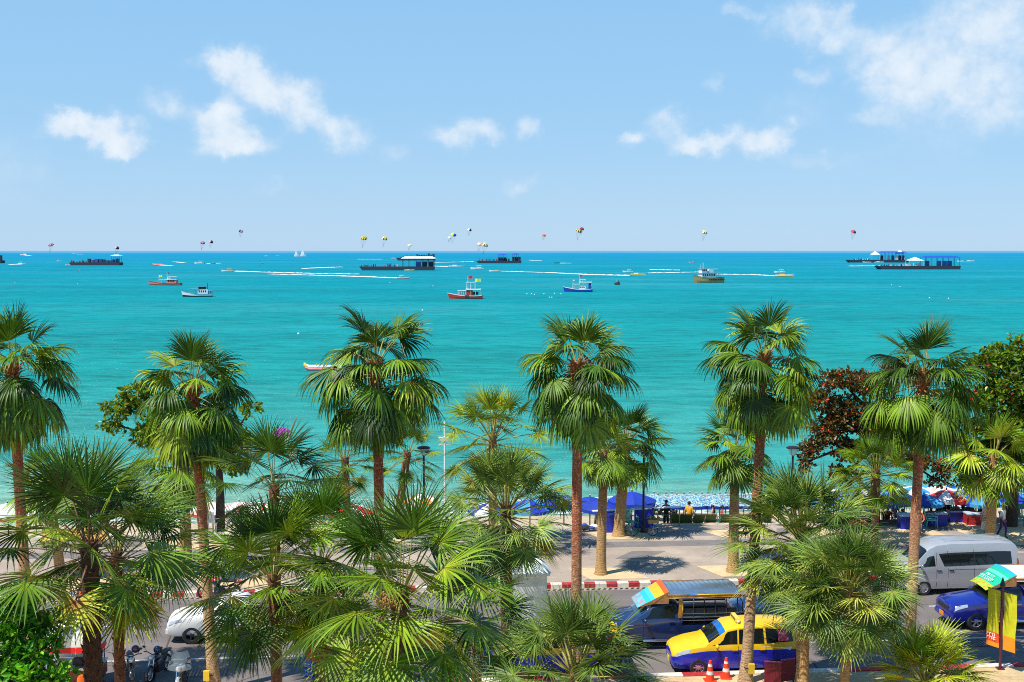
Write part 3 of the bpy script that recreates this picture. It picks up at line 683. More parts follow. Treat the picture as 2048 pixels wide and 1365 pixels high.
# ------------------------------------------------------------------ broad-leaved trees
def leaves(parent, clumps, count, size, m, seed, up=.5, tfun=None, name='crown', asp=.5, ros=5):
    rg = np.random.default_rng(seed); vol = np.array([c[1][0] * c[1][1] * c[1][2] for c in clumps]) ** .75; pr = vol / vol.sum()
    nros = count // ros
    ci = rg.choice(len(clumps), nros, p=pr)
    C = np.array([c[0] for c in clumps])[ci]; R = np.array([c[1] for c in clumps])[ci]
    u = rg.normal(0, 1, (nros, 3)); u /= np.linalg.norm(u, axis=1)[:, None]; rad = rg.random(nros) ** .4
    pos = C + u * R * rad[:, None] * (1 + rg.normal(0, .12, (nros, 1)))
    pos = np.repeat(pos, ros, 0); n = len(pos)
    out = np.repeat(u, ros, 0)
    d = out * .5 + rg.normal(0, .8, (n, 3)); d[:, 2] += .1; d /= np.linalg.norm(d, axis=1)[:, None]
    nr = np.array([0, 0, 1.0])[None, :] * up + rg.normal(0, .45, (n, 3)); nr -= (nr * d).sum(1)[:, None] * d; nr /= np.linalg.norm(nr, axis=1)[:, None]
    s = np.cross(d, nr); ln = size * np.clip(1 + rg.normal(0, .3, n), .4, 1.8)[:, None]; w = ln * asp * .5
    b0 = pos + d * ln * .05; dr = -nr * ln * .12
    V = np.stack([b0, b0 + d * ln * .35 + s * w * .75 + nr * w * .25, b0 + d * ln * .75 + s * w + nr * w * .2 + dr * .4, b0 + d * ln + dr, b0 + d * ln * .75 - s * w + nr * w * .2 + dr * .4, b0 + d * ln * .35 - s * w * .75 + nr * w * .25], 1).reshape(-1, 3)
    i = (np.arange(n) * 6)[:, None]
    F = np.concatenate([i + np.array([[0, 1, 2, 3]]), i + np.array([[0, 3, 4, 5]])])
    t = np.clip(rg.normal(.5, .16, n), 0, .8) if tfun is None else tfun(rg, n, pos)
    return np_mesh(name, V, F, m, None, parent, False, np.repeat(t, 6))
def tree(name, label, cat, base, clumps, count, size, m, seed, tr=.28, fork=.45, up=.5, tfun=None, asp=.5, ros=5, group=None, trunkm=None):
    t = thing(name, label, cat, base, 0, group); rg = random.Random(seed); b = MB()
    top = max(c[0][2] for c in clumps); fk = Vector((0, 0, top * fork))
    b.tube([(0, 0, -.2), (.05, 0, fk.z * .5), fk], [tr * 1.3, tr, tr * .8], 9)
    for c, r in clumps:
        c = Vector(c); mid = fk.lerp(c, .5) + Vector((rg.uniform(-.3, .3), rg.uniform(-.3, .3), rg.uniform(.1, .5)))
        b.tube([fk, mid, c], [tr * .55, tr * .35, tr * .12], 6)
        for k in range(5):
            e = c + Vector((rg.uniform(-1, 1) * r[0], rg.uniform(-1, 1) * r[1], rg.uniform(-.9, .9) * r[2])) * .9
            b.tube([c.lerp(mid, .25), c.lerp(e, .5) + Vector((0, 0, .1)), e], [tr * .14, tr * .08, .012], 4)
    b.build('trunk', trunkm or WOOD, t, smooth=50)
    leaves(t, clumps, count, size, m, seed, up, tfun, asp=asp, ros=ros)
    return t
def clump(base, px, py, Y, rx, ry, rz):
    p = at(px, py, Y) - base; return ((p.x, p.y, p.z), (rx, ry, rz))
def alm_t(rg, n, pos):
    t = np.clip(rg.normal(.46, .16, n), .05, .8); k = rg.random(n); t[k > .965] = .95; return t
B0 = gnd(2021, 1052, KH)
GB = [(2005, 720, 61, 1.3, 1.6, .7), (2060, 710, 61, 1.8, 1.8, 1.0), (1965, 735, 60.5, .9, 1.2, .6), (2040, 770, 60, 1.8, 1.8, .9), (1985, 800, 60, 1.1, 1.4, .8), (2060, 830, 60.5, 1.8, 1.8, 1.0), (1930, 795, 60.5, .8, 1, .6),
      (1960, 850, 60, .9, 1.2, .7), (1935, 900, 60.5, .9, 1.1, .8), (1945, 950, 61, .8, 1, .6), (2040, 900, 61, 1.5, 1.5, .9), (1990, 880, 61, 1.0, 1.3, .7), (2100, 770, 61, 1.8, 1.8, 1.6), (2120, 880, 61, 1.8, 1.8, 1.4)]
tree('almond_tree', 'large green broad-leaved tree over the umbrellas at the right edge', 'tree', B0, [clump(B0, *q) for q in GB], 15000, .25, ALM, 61, .3, .5, tfun=alm_t)
def red_t(rg, n, pos):
    t = np.clip(rg.normal(.42, .2, n), .0, .8); k = rg.random(n); t[k > .95] = .97; t[k < .08] = .66; return t
B1 = gnd(1747, 1050, KH)
RB = [(1680, 760, 61, 1.3, 1.2, .5), (1740, 770, 61, 1.2, 1.3, .6), (1640, 800, 61, .9, 1, .6), (1700, 820, 61, 1.3, 1.3, .8), (1660, 860, 61, 1.1, 1.1, .8), (1750, 850, 61, 1.2, 1.3, .8), (1625, 895, 61, .7, .7, .5), (1700, 900, 61, 1, 1, .6),
      (1612, 925, 61, .4, .4, .6), (1690, 950, 61, .8, .8, .5), (1790, 905, 61, .9, 1, .5), (1840, 925, 61, .9, .9, .45), (1890, 935, 61, .7, .7, .4), (1880, 965, 61, .8, .6, .25), (1800, 740, 61.5, 1, 1, .4)]
tree('almond_tree', 'dark reddish-leaved tree between the two right-hand tall palms', 'tree', B1, [clump(B1, *q) for q in RB], 14000, .19, REDL, 62, .26, .5, tfun=red_t)
B2 = gnd(440, 1062, KH)
LB = [(245, 815, 60, .9, 1, .5), (280, 790, 60, 1, 1.1, .6), (225, 850, 60, .6, .8, .4), (340, 850, 60.5, 1.4, 1.4, .9), (300, 870, 60, 1, 1, .7), (430, 860, 60, 1.3, 1.2, .7), (480, 885, 60, .9, 1, .6), (500, 820, 60.5, .6, .7, .4), (470, 930, 60, .7, .8, .5)]
tree('almond_tree', 'green broad-leaved tree half hidden behind the palm over the white pickup', 'tree', B2, [clump(B2, *q) for q in LB], 5600, .24, ALM, 63, .22, .5, tfun=lambda rg, n, pos: np.clip(rg.normal(.55, .18, n), .05, .8))
B3 = Vector((at(30, 1300, 25).x, 25, KH))
SB = [(30, 1235, 25, .55, .6, .4), (75, 1280, 25, .5, .6, .4), (0, 1310, 25, .6, .6, .5), (60, 1350, 24.5, .6, .6, .45), (110, 1355, 24.6, .35, .5, .3), (-60, 1270, 25, .6, .6, .6), (95, 1310, 25, .25, .4, .25), (20, 1200, 25.2, .3, .4, .2), (10, 1420, 24.5, .9, .7, .6), (100, 1420, 24.5, .7, .7, .5), (-50, 1380, 24.5, .8, .7, .6)]
tree('bush', 'bright green leafy bush filling the bottom left corner', 'bush', B3, [clump(B3, *q) for q in SB], 5200, .17, BUSH, 64, .09, .6, up=.7, asp=.42, ros=6, tfun=lambda rg, n, pos: np.clip(rg.normal(.5, .25, n), 0, 1))
# ------------------------------------------------------------------ vehicles
GLASS = mat('car_glass', (.006, .01, .011), .04, spec=.5, coat=.2)
TINT = mat('tinted_screen', (.01, .05, .12), .05, spec=.9, coat=1.0)
TYRE = mat('tyre_rubber', (.018, .017, .017), .85, var=.2)
ALLOY = mat('alloy', (.62, .62, .62), .28, .85)
STEELW = mat('steel_wheel', (.05, .05, .055), .5, .6)
CHROME = mat('chrome', (.75, .76, .78), .12, 1.0)
BLACKP = mat('black_plastic', (.018, .018, .02), .5)
UNDER = mat('underbody', (.008, .008, .009), .9)
LAMPG = mat('lamp_glass', (.62, .66, .7), .08, .5, coat=1.0)
REDG = mat('red_lamp', (.4, .01, .01), .15, coat=1.0)
ORG = mat('orange_plate', (.75, .25, .02), .5)
PLATE = mat('yellow_plate', (.7, .5, .03), .5)
INK = mat('black_ink', (.015, .015, .02), .6)
WHT = mat('white_paint', (.78, .78, .76), .35, coat=.6, var=.04, vscale=2)
SILV = mat('silver_paint', (.46, .47, .49), .32, .4, coat=.8, var=.04, vscale=1.5)
BLUEP = mat('taxi_blue', (.006, .014, .42), .35, coat=.5, var=.12, vscale=2)
YELP = mat('taxi_yellow', (.74, .46, .003), .45, coat=.25, var=.08, vscale=2)
NAVY = mat('navy_paint', (.006, .012, .22), .25, coat=1.0, var=.15, vscale=2)
NAVY2 = mat('truck_blue', (.012, .03, .11), .25, coat=1.0, var=.15, vscale=2)
ALU = mat('roof_aluminium', (.5, .54, .58), .22, .9, var=.15, vscale=3)
class Shell:
    """lofted car body: stations along x, half section of nine points"""
    def __init__(s, st): s.st = sorted(st, key=lambda q: -q[0])
    def half(s, q):
        x, zb, zw, zr, wb, wm, ww, wr = q
        return [Vector(p) for p in ((x, 0, zb), (x, wb * .85, zb), (x, wb, zb + .07), (x, wm, zb + (zw - zb) * .42), (x, wm * .988, zb + (zw - zb) * .83), (x, ww, zw), (x, wr, zr - .07), (x, wr - .13, zr), (x, 0, zr + .03))]
    def section(s, x):
        st = s.st
        if x >= st[0][0]: return s.half(st[0])
        for a, b in zip(st, st[1:]):
            if a[0] >= x >= b[0]:
                t = (a[0] - x) / (a[0] - b[0]); return [p.lerp(q, t) for p, q in zip(s.half(a), s.half(b))]
        return s.half(st[-1])
    def S(s, x, k, side):
        h = s.section(x); i = min(7, int(k)); p = h[i].lerp(h[i + 1], k - i)
        return Vector((p.x, p.y * side, p.z))
    def patch(s, mb, c, side=1, nx=6, nk=4, off=.008, mi=0):
        """c: four (x, k) corners -> a skin lying on the body"""
        G = []
        for i in range(nx + 1):
            row = []
            for j in range(nk + 1):
                a, b = i / nx, j / nk
                x = (c[0][0] * (1 - a) + c[1][0] * a) * (1 - b) + (c[3][0] * (1 - a) + c[2][0] * a) * b
                k = (c[0][1] * (1 - a) + c[1][1] * a) * (1 - b) + (c[3][1] * (1 - a) + c[2][1] * a) * b
                e = .02
                p = s.S(x, k, side); dx = s.S(x + e, k, side) - s.S(x - e, k, side); dk = s.S(x, min(7.999, k + e), side) - s.S(x, max(0, k - e), side)
                n = dx.cross(dk)
                if n.length < 1e-9: n = Vector((0, side, .3))
                n.normalize()
                if n.dot(Vector((0, side, .6))) < 0: n = -n
                row.append(p + n * off)
            G.append(row)
        vs = [p for r in G for p in r]; m = nk + 1
        fs = [(i * m + j, (i + 1) * m + j, (i + 1) * m + j + 1, i * m + j + 1) for i in range(nx) for j in range(nk)]
        mb.add(vs, fs, mi)
        # thin rim so the skin has an edge
        return mb
    def body(s, mats, upper, wheels, wr_, parent, top=None, wide=1.0):
        b = MB(); R = []; M = []
        for q in s.st:
            h = s.half(q); R.append(h + [Vector((p.x, -p.y, p.z)) for p in h[7:0:-1]])
        n = 16
        vs = [p for r in R for p in r]; b.v = [tuple(p) for p in vs]
        for i in range(len(R) - 1):
            for k in range(n):
                b.f.append((i * n + k, i * n + (k + 1) % n, (i + 1) * n + (k + 1) % n, (i + 1) * n + k))
                kk = k if k < 8 else 15 - k
                mi = 1 if kk >= upper else 0
                if kk == 0: mi = 2
                if top and kk >= 6 and s.st[i + 1][0] < top: mi = 2
                b.m.append(mi)
        b.f.append(tuple(range(n))); b.m.append(0); b.f.append(tuple(range((len(R) - 1) * n, len(R) * n))[::-1]); b.m.append(0)
        o = b.build('body', mats, parent)
        cut = MB()
        for x in wheels: cut.lathe([(1e-3, -2), (wr_, -2), (wr_, 2), (1e-3, 2)], (x, 0, wr_ * .9), 28, 2, 'Y', True)
        co_ = cut.build('cutter', [mats[0], mats[1], mats[2]])
        md = o.modifiers.new('b', 'BOOLEAN'); md.object = co_; md.operation = 'DIFFERENCE'; md.solver = 'EXACT'
        me = bpy.data.meshes.new_from_object(o.evaluated_get(bpy.context.evaluated_depsgraph_get()))
        o.modifiers.clear(); bpy.data.objects.remove(co_)
        if len(me.polygons) > 30:
            me.name = 'body'; o.data = me
        o.data.shade_smooth(); o.data.set_sharp_from_angle(angle=math.radians(38))
        return o
def wheel(parent, x, y, r, w, rimm, spokes=7, side=1):
    b = MB(); q = w / 2
    b.lathe([(r * .62, -q), (r * .9, -q), (r, -q * .6), (r, q * .6), (r * .9, q), (r * .62, q)], (0, 0, 0), 28, 0, 'Y')
    wh = thing('wheel', None, None, (x, y, r)); wh.parent = parent
    b.build('tyre', TYRE, wh, smooth=40)
    b = MB(); yo = side * q * .75
    b.lathe([(r * .66, yo), (r * .6, yo), (r * .57, yo - side * .02), (r * .57, -yo)], (0, 0, 0), 28, 0, 'Y')
    b.lathe([(.001, yo - side * .005), (r * .17, yo - side * .005), (r * .2, yo - side * .03)], (0, 0, 0), 16, 0, 'Y')
    for k in range(spokes):
        a = 2 * PI * k / spokes; d = Vector((math.cos(a), 0, math.sin(a))); t = Vector((-d.z, 0, d.x))
        p0 = d * r * .14; p1 = d * r * .61; y0, y1 = yo - side * .012, yo - side * .022; wd = r * .075
        b.add([p0 - t * wd + Vector((0, y0, 0)), p0 + t * wd + Vector((0, y0, 0)), p1 + t * wd * 1.3 + Vector((0, y1, 0)), p1 - t * wd * 1.3 + Vector((0, y1, 0)),
               p0 - t * wd + Vector((0, y0 - side * .03, 0)), p0 + t * wd + Vector((0, y0 - side * .03, 0)), p1 + t * wd * 1.3 + Vector((0, y1 - side * .03, 0)), p1 - t * wd * 1.3 + Vector((0, y1 - side * .03, 0))],
              [(0, 1, 2, 3), (0, 4, 5, 1), (1, 5, 6, 2), (3, 2, 6, 7), (0, 3, 7, 4)])
    b.lathe([(.001, -side * .02), (r * .58, -side * .02)], (0, 0, 0), 24, 1, 'Y')
    b.build('rim', [rimm, UNDER], wh, smooth=30)
    return wh
def car_common(t, sh, wheels, r, track, rimm, spokes=7):
    for x in wheels:
        for sd in (1, -1): wheel(t, x, sd * track, r, .22, rimm, spokes, sd)
def mirror(t, x, y, z, m, sd):
    b = MB(); b.ball((x, y + sd * .13, z), (.07, .11, .085), 0, 10, 6); b.tube([(x + .02, y - sd * .05, z - .05), (x, y + sd * .06, z - .03)], .025, 5, 0)
    b.build('mirror', m, t, smooth=50)
def seams(t, sh, xs, k0=1.6, k1=5.0, handles=(), hm=None):
    b = MB()
    for x in xs:
        for sd in (1, -1): b = MB(); sh.patch(b, ((x - .008, k0), (x + .008, k0), (x + .008, k1), (x - .008, k1)), sd, 1, 8, .004); b.build('door_seam', BLACKP, t)
    pass
    for x, k in handles:
        for sd in (1, -1):
            b = MB(); p = sh.S(x, k, sd); b.box(p + Vector((0, sd * .02, 0)), (.2, .03, .035)); b.build('door_handle', hm or CHROME, t)
RZ = PI + ROAD_A
# ---- the taxi
def make_taxi(name, label, loc, rz, sign=True):
    t = thing(name, label, 'taxi', loc, rz)
    sh = Shell([(2.3, .36, .7, .78, .5, .56, .5, .42), (2.24, .24, .78, .86, .66, .72, .66, .58), (2.05, .2, .87, .95, .76, .83, .78, .7), (1.6, .19, .99, 1.07, .8, .875, .84, .76), (1.12, .19, 1.06, 1.15, .82, .885, .86, .78),
                (.32, .19, 1.08, 1.66, .83, .89, .87, .68), (-.1, .19, 1.08, 1.73, .83, .89, .87, .67), (-.7, .19, 1.08, 1.76, .83, .89, .87, .665), (-1.6, .2, 1.08, 1.74, .83, .885, .86, .66), (-2.05, .24, 1.08, 1.68, .8, .87, .84, .64), (-2.2, .3, 1.06, 1.5, .77, .84, .82, .63), (-2.29, .42, 1.0, 1.12, .72, .79, .77, .66)])
    sh.body([BLUEP, YELP, UNDER], 4, (1.4, -1.33), .36, t)
    car_common(t, sh, (1.4, -1.33), .315, .775, ALLOY, 8)
    b = MB()
    for sd in (1, -1): sh.patch(b, ((1.02, 6.15), (.42, 6.2), (.42, 8), (1.02, 8)), sd, 4, 4, .01)
    b.build('windshield', GLASS, t, smooth=60)
    b = MB()
    for sd in (1, -1): sh.patch(b, ((.62, 6.2), (.42, 6.2), (.42, 8), (.62, 8)), sd, 2, 4, .014)
    b.build('sun_strip', mat('sun_strip_blue', (.01, .14, .5), .1, coat=1), t, smooth=60)
    for sd in (1, -1):
        b = MB(); sh.patch(b, ((.95, 5.12), (.02, 5.1), (.0, 5.92), (.36, 5.9)), sd); sh.patch(b, ((-.04, 5.1), (-.95, 5.1), (-.93, 5.92), (-.06, 5.92)), sd)
        b.build('side_window', GLASS, t, smooth=60)
        b = MB(); sh.patch(b, ((-1.03, 5.1), (-2.0, 5.2), (-1.95, 5.85), (-1.01, 5.92)), sd); b.build('rear_quarter_window', GLASS, t, smooth=60)
        b = MB(); sh.patch(b, ((-1.45, 5.2), (-1.85, 5.25), (-1.8, 5.8), (-1.45, 5.85)), sd, 3, 3, .012); b.build('window_sticker', mat('pink_sticker', (.6, .02, .09), .4, dirt=(.8, .6, .6), dscale=9, damt=.9), t)
        b = MB(); sh.patch(b, ((-.75, 4.9), (-1.9, 3.9), (-1.95, 4.55), (-1.3, 4.55)), sd, 5, 3, .005); b.build('side_decal', WHT, t)
        b = MB(); sh.patch(b, ((2.2, 3.9), (1.72, 4.15), (1.68, 5.1), (2.12, 5.2)), sd, 4, 3, .012); b.build('headlight', LAMPG, t, smooth=60)
        b = MB(); sh.patch(b, ((-2.12, 4.2), (-2.27, 4.2), (-2.24, 5.6), (-2.1, 5.6)), sd, 3, 4, .01); b.build('taillight', REDG, t)
        b = MB(); p = sh.S(2.14, 2.5, sd); b.lathe([(.001, .02), (.06, .02), (.075, 0)], p, 12, 0, 'X'); b.build('fog_lamp', BLACKP, t)
        mirror(t, .78, sd * .9, 1.12, YELP, sd)
    b = MB(); b.box((2.3, 0, .6), (.03, .7, .09)); b.build('grille', CHROME, t)
    b = MB(); b.box((2.315, 0, .42), (.02, .36, .16)); b.build('licence_plate', PLATE, t)
    b = MB(); b.box((2.2, 0, .3), (.14, 1.0, .09)); b.build('bumper_intake', BLACKP, t)
    seams(t, sh, (.72, -.02, -1.0), handles=((.12, 3.95), (-.88, 3.95)), hm=CHROME)
    if sign:
        b = MB(); b.box((-.1, 0, 1.84), (.16, .78, .13), taper=.9); s_ = b.build('roof_sign', mat('sign_yellow', (.72, .55, .08), .4), t)
        lettering('TAXI-METER', .12, s_, Matrix.Translation((-.015, 0, 1.845)) @ Matrix.Rotation(PI / 2, 4, 'Z') @ Matrix.Rotation(PI / 2, 4, 'X'), INK)
        b = MB(); b.ball((-.1, .46, 1.83), .055); b.build('roof_lamp', WHT, t)
    return t
tx = W(11.15, 40.5, 0)
make_taxi('taxi', 'yellow over blue taxi with a roof sign, parked behind the two traffic cones', tx, RZ - math.radians(1.2))
make_taxi('taxi', 'yellow car tail just showing behind the low spiky palm ahead of the taxi', W(4.8, 40.6, 0), RZ + math.radians(1), sign=False)
# ---- silver van
t = thing('minibus', 'silver high-roof van parked at the far kerb behind the tall palm stem', 'van', W(23.45, 49.4, 0), RZ)
sh = Shell([(2.7, .42, .82, .9, .7, .76, .7, .6), (2.62, .3, .98, 1.05, .8, .88, .84, .74), (2.3, .24, 1.14, 1.22, .86, .93, .9, .82), (2.05, .22, 1.2, 1.36, .88, .94, .92, .82),
            (1.35, .22, 1.24, 2.08, .88, .945, .935, .76), (1.0, .22, 1.24, 2.22, .88, .945, .935, .75), (.4, .22, 1.24, 2.28, .88, .945, .935, .75), (-1.8, .22, 1.24, 2.29, .88, .945, .935, .75), (-2.45, .26, 1.24, 2.24, .87, .94, .93, .74), (-2.65, .32, 1.24, 2.05, .85, .92, .91, .74), (-2.7, .44, 1.2, 1.6, .82, .88, .88, .78)])
sh.body([SILV, SILV, UNDER], 4, (1.62, -1.48), .38, t)
car_common(t, sh, (1.62, -1.48), .335, .83, mat('hub_cap', (.45, .46, .48), .4, .7), 9)
b = MB()
for sd in (1, -1): sh.patch(b, ((1.98, 6.1), (1.45, 6.15), (1.45, 8), (1.98, 8)), sd, 4, 4, .01)
b.build('windshield', GLASS, t, smooth=60)
for sd in (1, -1):
    b = MB(); sh.patch(b, ((1.95, 5.06), (1.12, 5.06), (1.15, 5.58), (1.55, 5.62)), sd); b.build('front_window', GLASS, t, smooth=60)
    b = MB(); sh.patch(b, ((.72, 5.04), (-2.35, 5.1), (-2.32, 5.66), (.95, 5.62)), sd, 10, 4); w_ = b.build('side_window', GLASS, t, smooth=60)
    b = MB(); sh.patch(b, ((-.62, 5.06), (-.66, 5.06), (-.66, 5.64), (-.62, 5.64)), sd, 1, 3, .013); b.build('window_divider', BLACKP, w_); b = MB(); sh.patch(b, ((-1.22, 5.08), (-1.25, 5.08), (-1.25, 5.64), (-1.22, 5.64)), sd, 1, 3, .013); b.build('window_divider', BLACKP, w_)
    b = MB(); sh.patch(b, ((2.66, 4.1), (2.25, 4.4), (2.25, 5.0), (2.6, 5.1)), sd, 4, 3, .012); b.build('headlight', LAMPG, t)
    b = MB(); sh.patch(b, ((-2.6, 4.2), (-2.69, 4.2), (-2.67, 5.4), (-2.6, 5.4)), sd, 2, 4, .01); b.build('taillight', REDG, t)
    b = MB(); sh.patch(b, ((1.3, 1.75), (-2.3, 1.75), (-2.3, 2.0), (1.3, 2.0)), sd, 10, 1, .012); b.build('side_trim', CHROME, t)
    mirror(t, 1.78, sd * .95, 1.34, mat('mirror_chrome', (.7, .7, .72), .15, 1), sd)
seams(t, sh, (1.06, .55, -.64), 1.6, 6.3, handles=((.95, 4.2), (.4, 4.2)))
b = MB()
for sd in (1, -1): sh.patch(b, ((.55, 4.33), (-2.2, 4.33), (-2.2, 4.4), (.55, 4.4)), sd, 8, 1, .005)
b.build('door_rail', BLACKP, t)
b = MB()
for k in range(5):
    y = -.5 + .25 * k; b.tube([(.6, y, 2.3), (-2.2, y, 2.318)], .012, 4)
b.build('roof_rib', SILV, t)
b = MB(); b.box((2.69, 0, .62), (.05, 1.1, .16)); b.build('grille', BLACKP, t)
# ---- pickups
def pickup_shell(bed=1.02):
    return Shell([(2.6, .42, .78, .86, .6, .66, .6, .5), (2.54, .3, .88, .97, .74, .8, .74, .64), (2.3, .27, .99, 1.07, .8, .87, .82, .72), (1.9, .27, 1.06, 1.14, .83, .895, .85, .76), (1.3, .27, 1.1, 1.2, .84, .9, .87, .78),
                  (.58, .27, 1.12, 1.66, .84, .9, .87, .66), (.1, .27, 1.12, 1.73, .84, .9, .87, .65), (-.3, .27, 1.12, 1.72, .84, .9, .87, .65), (-.48, .27, 1.1, 1.55, .84, .9, .87, .68), (-.5, .3, bed - .08, bed, .84, .9, .88, .82), (-2.5, .34, bed - .08, bed, .84, .9, .88, .82), (-2.56, .42, bed - .1, bed - .02, .8, .86, .84, .8)])
def pickup_parts(t, sh, paint, rimm, spokes, tone=None, strip=None):
    sh.body([paint, paint, UNDER], 4, (1.62, -1.5), .42, t, top=-.5)
    car_common(t, sh, (1.62, -1.5), .37, .79, rimm, spokes)
    b = MB()
    for sd in (1, -1): sh.patch(b, ((1.22, 6.12), (.66, 6.16), (.66, 8), (1.22, 8)), sd, 4, 4, .01)
    b.build('windshield', tone or GLASS, t, smooth=60)
    if strip:
        b = MB()
        for sd in (1, -1): sh.patch(b, ((.8, 6.2), (.66, 6.2), (.66, 8), (.8, 8)), sd, 2, 4, .014)
        b.build('sun_strip', strip, t, smooth=60)
    for sd in (1, -1):
        b = MB(); sh.patch(b, ((1.12, 5.12), (-.22, 5.1), (-.24, 5.9), (.6, 5.9)), sd); b.build('side_window', GLASS, t, smooth=60)
        b = MB(); sh.patch(b, ((2.5, 3.9), (1.98, 4.3), (2.0, 5.1), (2.44, 5.2)), sd, 4, 3, .012); b.build('headlight', LAMPG, t, smooth=60)
        b = MB(); sh.patch(b, ((-2.46, 3.2), (-2.54, 3.2), (-2.54, 4.9), (-2.46, 4.9)), sd, 2, 4, .01); b.build('taillight', REDG, t)
        mirror(t, .95, sd * .92, 1.16, paint, sd)
        b = MB(); b.tube([(1.0, sd * .9, .36), (-1.0, sd * .9, .36)], .06, 8); b.build('side_step', CHROME, t, smooth=50)
    b = MB(); b.box((2.585, 0, .8), (.05, .95, .17)); b.build('grille', BLACKP, t)
    b = MB(); b.box((2.6, 0, .47), (.1, 1.3, .16)); b.build('bumper', paint, t)
    seams(t, sh, (.98, -.26), handles=((-.1, 4.3),))
def visor_board(t, cols, wd=.86, words=None):
    """slanted sign board over the windscreen, coloured in bands, with tapering cheeks"""
    b = MB(); P0, P1 = Vector((1.18, 0, 1.56)), Vector((.02, 0, 2.2)); n = len(cols)
    up = Vector((.48, 0, .87))
    for i in range(n):
        a, c = P0.lerp(P1, i / n), P0.lerp(P1, (i + 1) / n); wa, wc = wd * (.78 + .22 * i / n), wd * (.78 + .22 * (i + 1) / n)
        bow = .1
        for s0, s1 in ((-1, -.5), (-.5, 0), (0, .5), (.5, 1)):
            f = lambda p, w, s: p + Vector((0, w * s, 0)) + up * bow * (1 - s * s)
            b.quad(f(a, wa, s0), f(c, wc, s0), f(c, wc, s1), f(a, wa, s1), i)
    for s in (-1, 1):
        b.add([P0 + Vector((0, s * wd * .78, 0)), P1 + Vector((0, s * wd, 0)), Vector((.02, s * wd, 1.74)), Vector((.6, s * wd * .8, 1.68))], [(0, 1, 2, 3)], n)
    o = b.build('visor_board', cols + [mat('tan_board', (.5, .25, .1), .6, var=.3, vscale=9)], t, smooth=50)
    if words:
        R = Matrix(((0, -.876, .483, .62), (1, 0, 0, 0), (0, .483, .876, 1.875), (0, 0, 0, 1)))
        d = (P1 - P0).normalized(); yv = Vector((0, 1, 0)); nn = d.cross(yv); nn = nn if nn.z > 0 else -nn
        for k, (wd_, sz, f) in enumerate(words):
            p = P0.lerp(P1, f) + nn * .125
            M_ = Matrix((( -0.0, d.x, nn.x, p.x), (1.0, d.y, nn.y, p.y), (0.0, d.z, nn.z, p.z), (0, 0, 0, 1)))
            marks(o, M_, [(0, sz, wd_)], k + 5, WHT)
    return o
def songthaew(label, loc, rz, paint, cols, trimc, roofm, words=None, tone=None, rails=True):
    t = thing('pickup_bus', label, 'truck', loc, rz)
    sh = pickup_shell(.98); pickup_parts(t, sh, paint, ALLOY, 6, tone, C_PINKW)
    visor_board(t, cols, words=words)
    # canopy roof: shallow arch of aluminium sheet with ribs
    b = MB(); X0, X1 = .06, -2.72; R = []
    for i in range(9):
        x = X0 + (X1 - X0) * i / 8; R.append([(x, .93 * s, 2.1 + .1 * (1 - s * s)) for s in (-1, -.8, -.5, -.2, .2, .5, .8, 1)])
    b.rings(R, 0, False, False)
    R2 = [[(p[0], p[1] * .99, p[2] - .03) for p in r] for r in R]; b.rings(R2, 0, False, False)
    for i in range(14):
        x = X0 - .1 + (X1 - X0 + .2) * i / 13; b.tube([(x, .93 * s, 2.104 + .1 * (1 - s * s)) for s in (-1, -.6, -.2, .2, .6, 1)], .01, 3)
    b.build('canopy_roof', roofm, t, smooth=40)
    for sd in (1, -1):
        b = MB(); b.box(((X0 + X1) / 2, sd * .935, 2.04), (X0 - X1, .03, .16)); b.box(((X0 + X1) / 2, sd * .955, 2.1), (X0 - X1 + .06, .03, .04), 1); b.box(((X0 + X1) / 2, sd * .955, 1.975), (X0 - X1 + .02, .03, .03), 1)
        b.build('canopy_trim', [trimc, CHROME], t)
        b = MB()
        for z in (1.1, 1.22, 1.36): b.tube([(-.45, sd * .9, z), (-2.66, sd * .9, z)], .018, 6)
        for i in range(6): b.tube([(-.5 - i * .42, sd * .9, 1.0), (-.5 - i * .42, sd * .9, 2.0)], .014 if i not in (0, 5) else .024, 6)
        b.tube([(-.45, sd * .9, 1.93), (-2.66, sd * .9, 1.93)], .018, 6)
        b.build('side_rail', CHROME, t, smooth=50)
        b = MB(); b.box((-1.55, sd * .62, 1.18), (2.05, .4, .08)); b.box((-1.55, sd * .84, 1.42), (2.05, .05, .22)); b.build('bench', mat('bench_vinyl', (.012, .014, .02), .5), t)
    for sd in (1, -1): b = MB(); b.box((-.42, sd * .84, 1.6), (.12, .12, .8)); b.build('corner_panel', trimc, t)
    b = MB()
    for sd in (1, -1):
        b.tube([(-2.7, sd * .8, 2.0), (-2.95, sd * .8, 1.95), (-3.08, sd * .8, 1.7), (-3.08, sd * .8, .7), (-2.6, sd * .8, .55)], .022, 6)
        b.tube([(-2.7, sd * .35, 2.0), (-2.95, sd * .35, 1.6), (-3.0, sd * .35, .6)], .018, 6)
    b.build('rear_handrail', BLACKP, t, smooth=50)
    b = MB(); b.box((-2.85, 0, .5), (.5, 1.5, .05)); b.build('rear_step', CHROME, t)
    b = MB(); b.box((2.66, -.0, .5), (.02, .36, .17)); b.build('licence_plate', ORG, t)
    return t
C_OR = mat('board_orange', (.62, .1, .01), .4); C_YE = mat('board_yellow', (.75, .4, .02), .4); C_CY = mat('board_cyan', (.02, .42, .55), .4); C_TQ = mat('board_turquoise', (.05, .5, .55), .4)
C_PIC = mat('board_picture', (.12, .4, .5), .4, var=.3, dirt=(.55, .1, .12), dscale=9, damt=1.0)
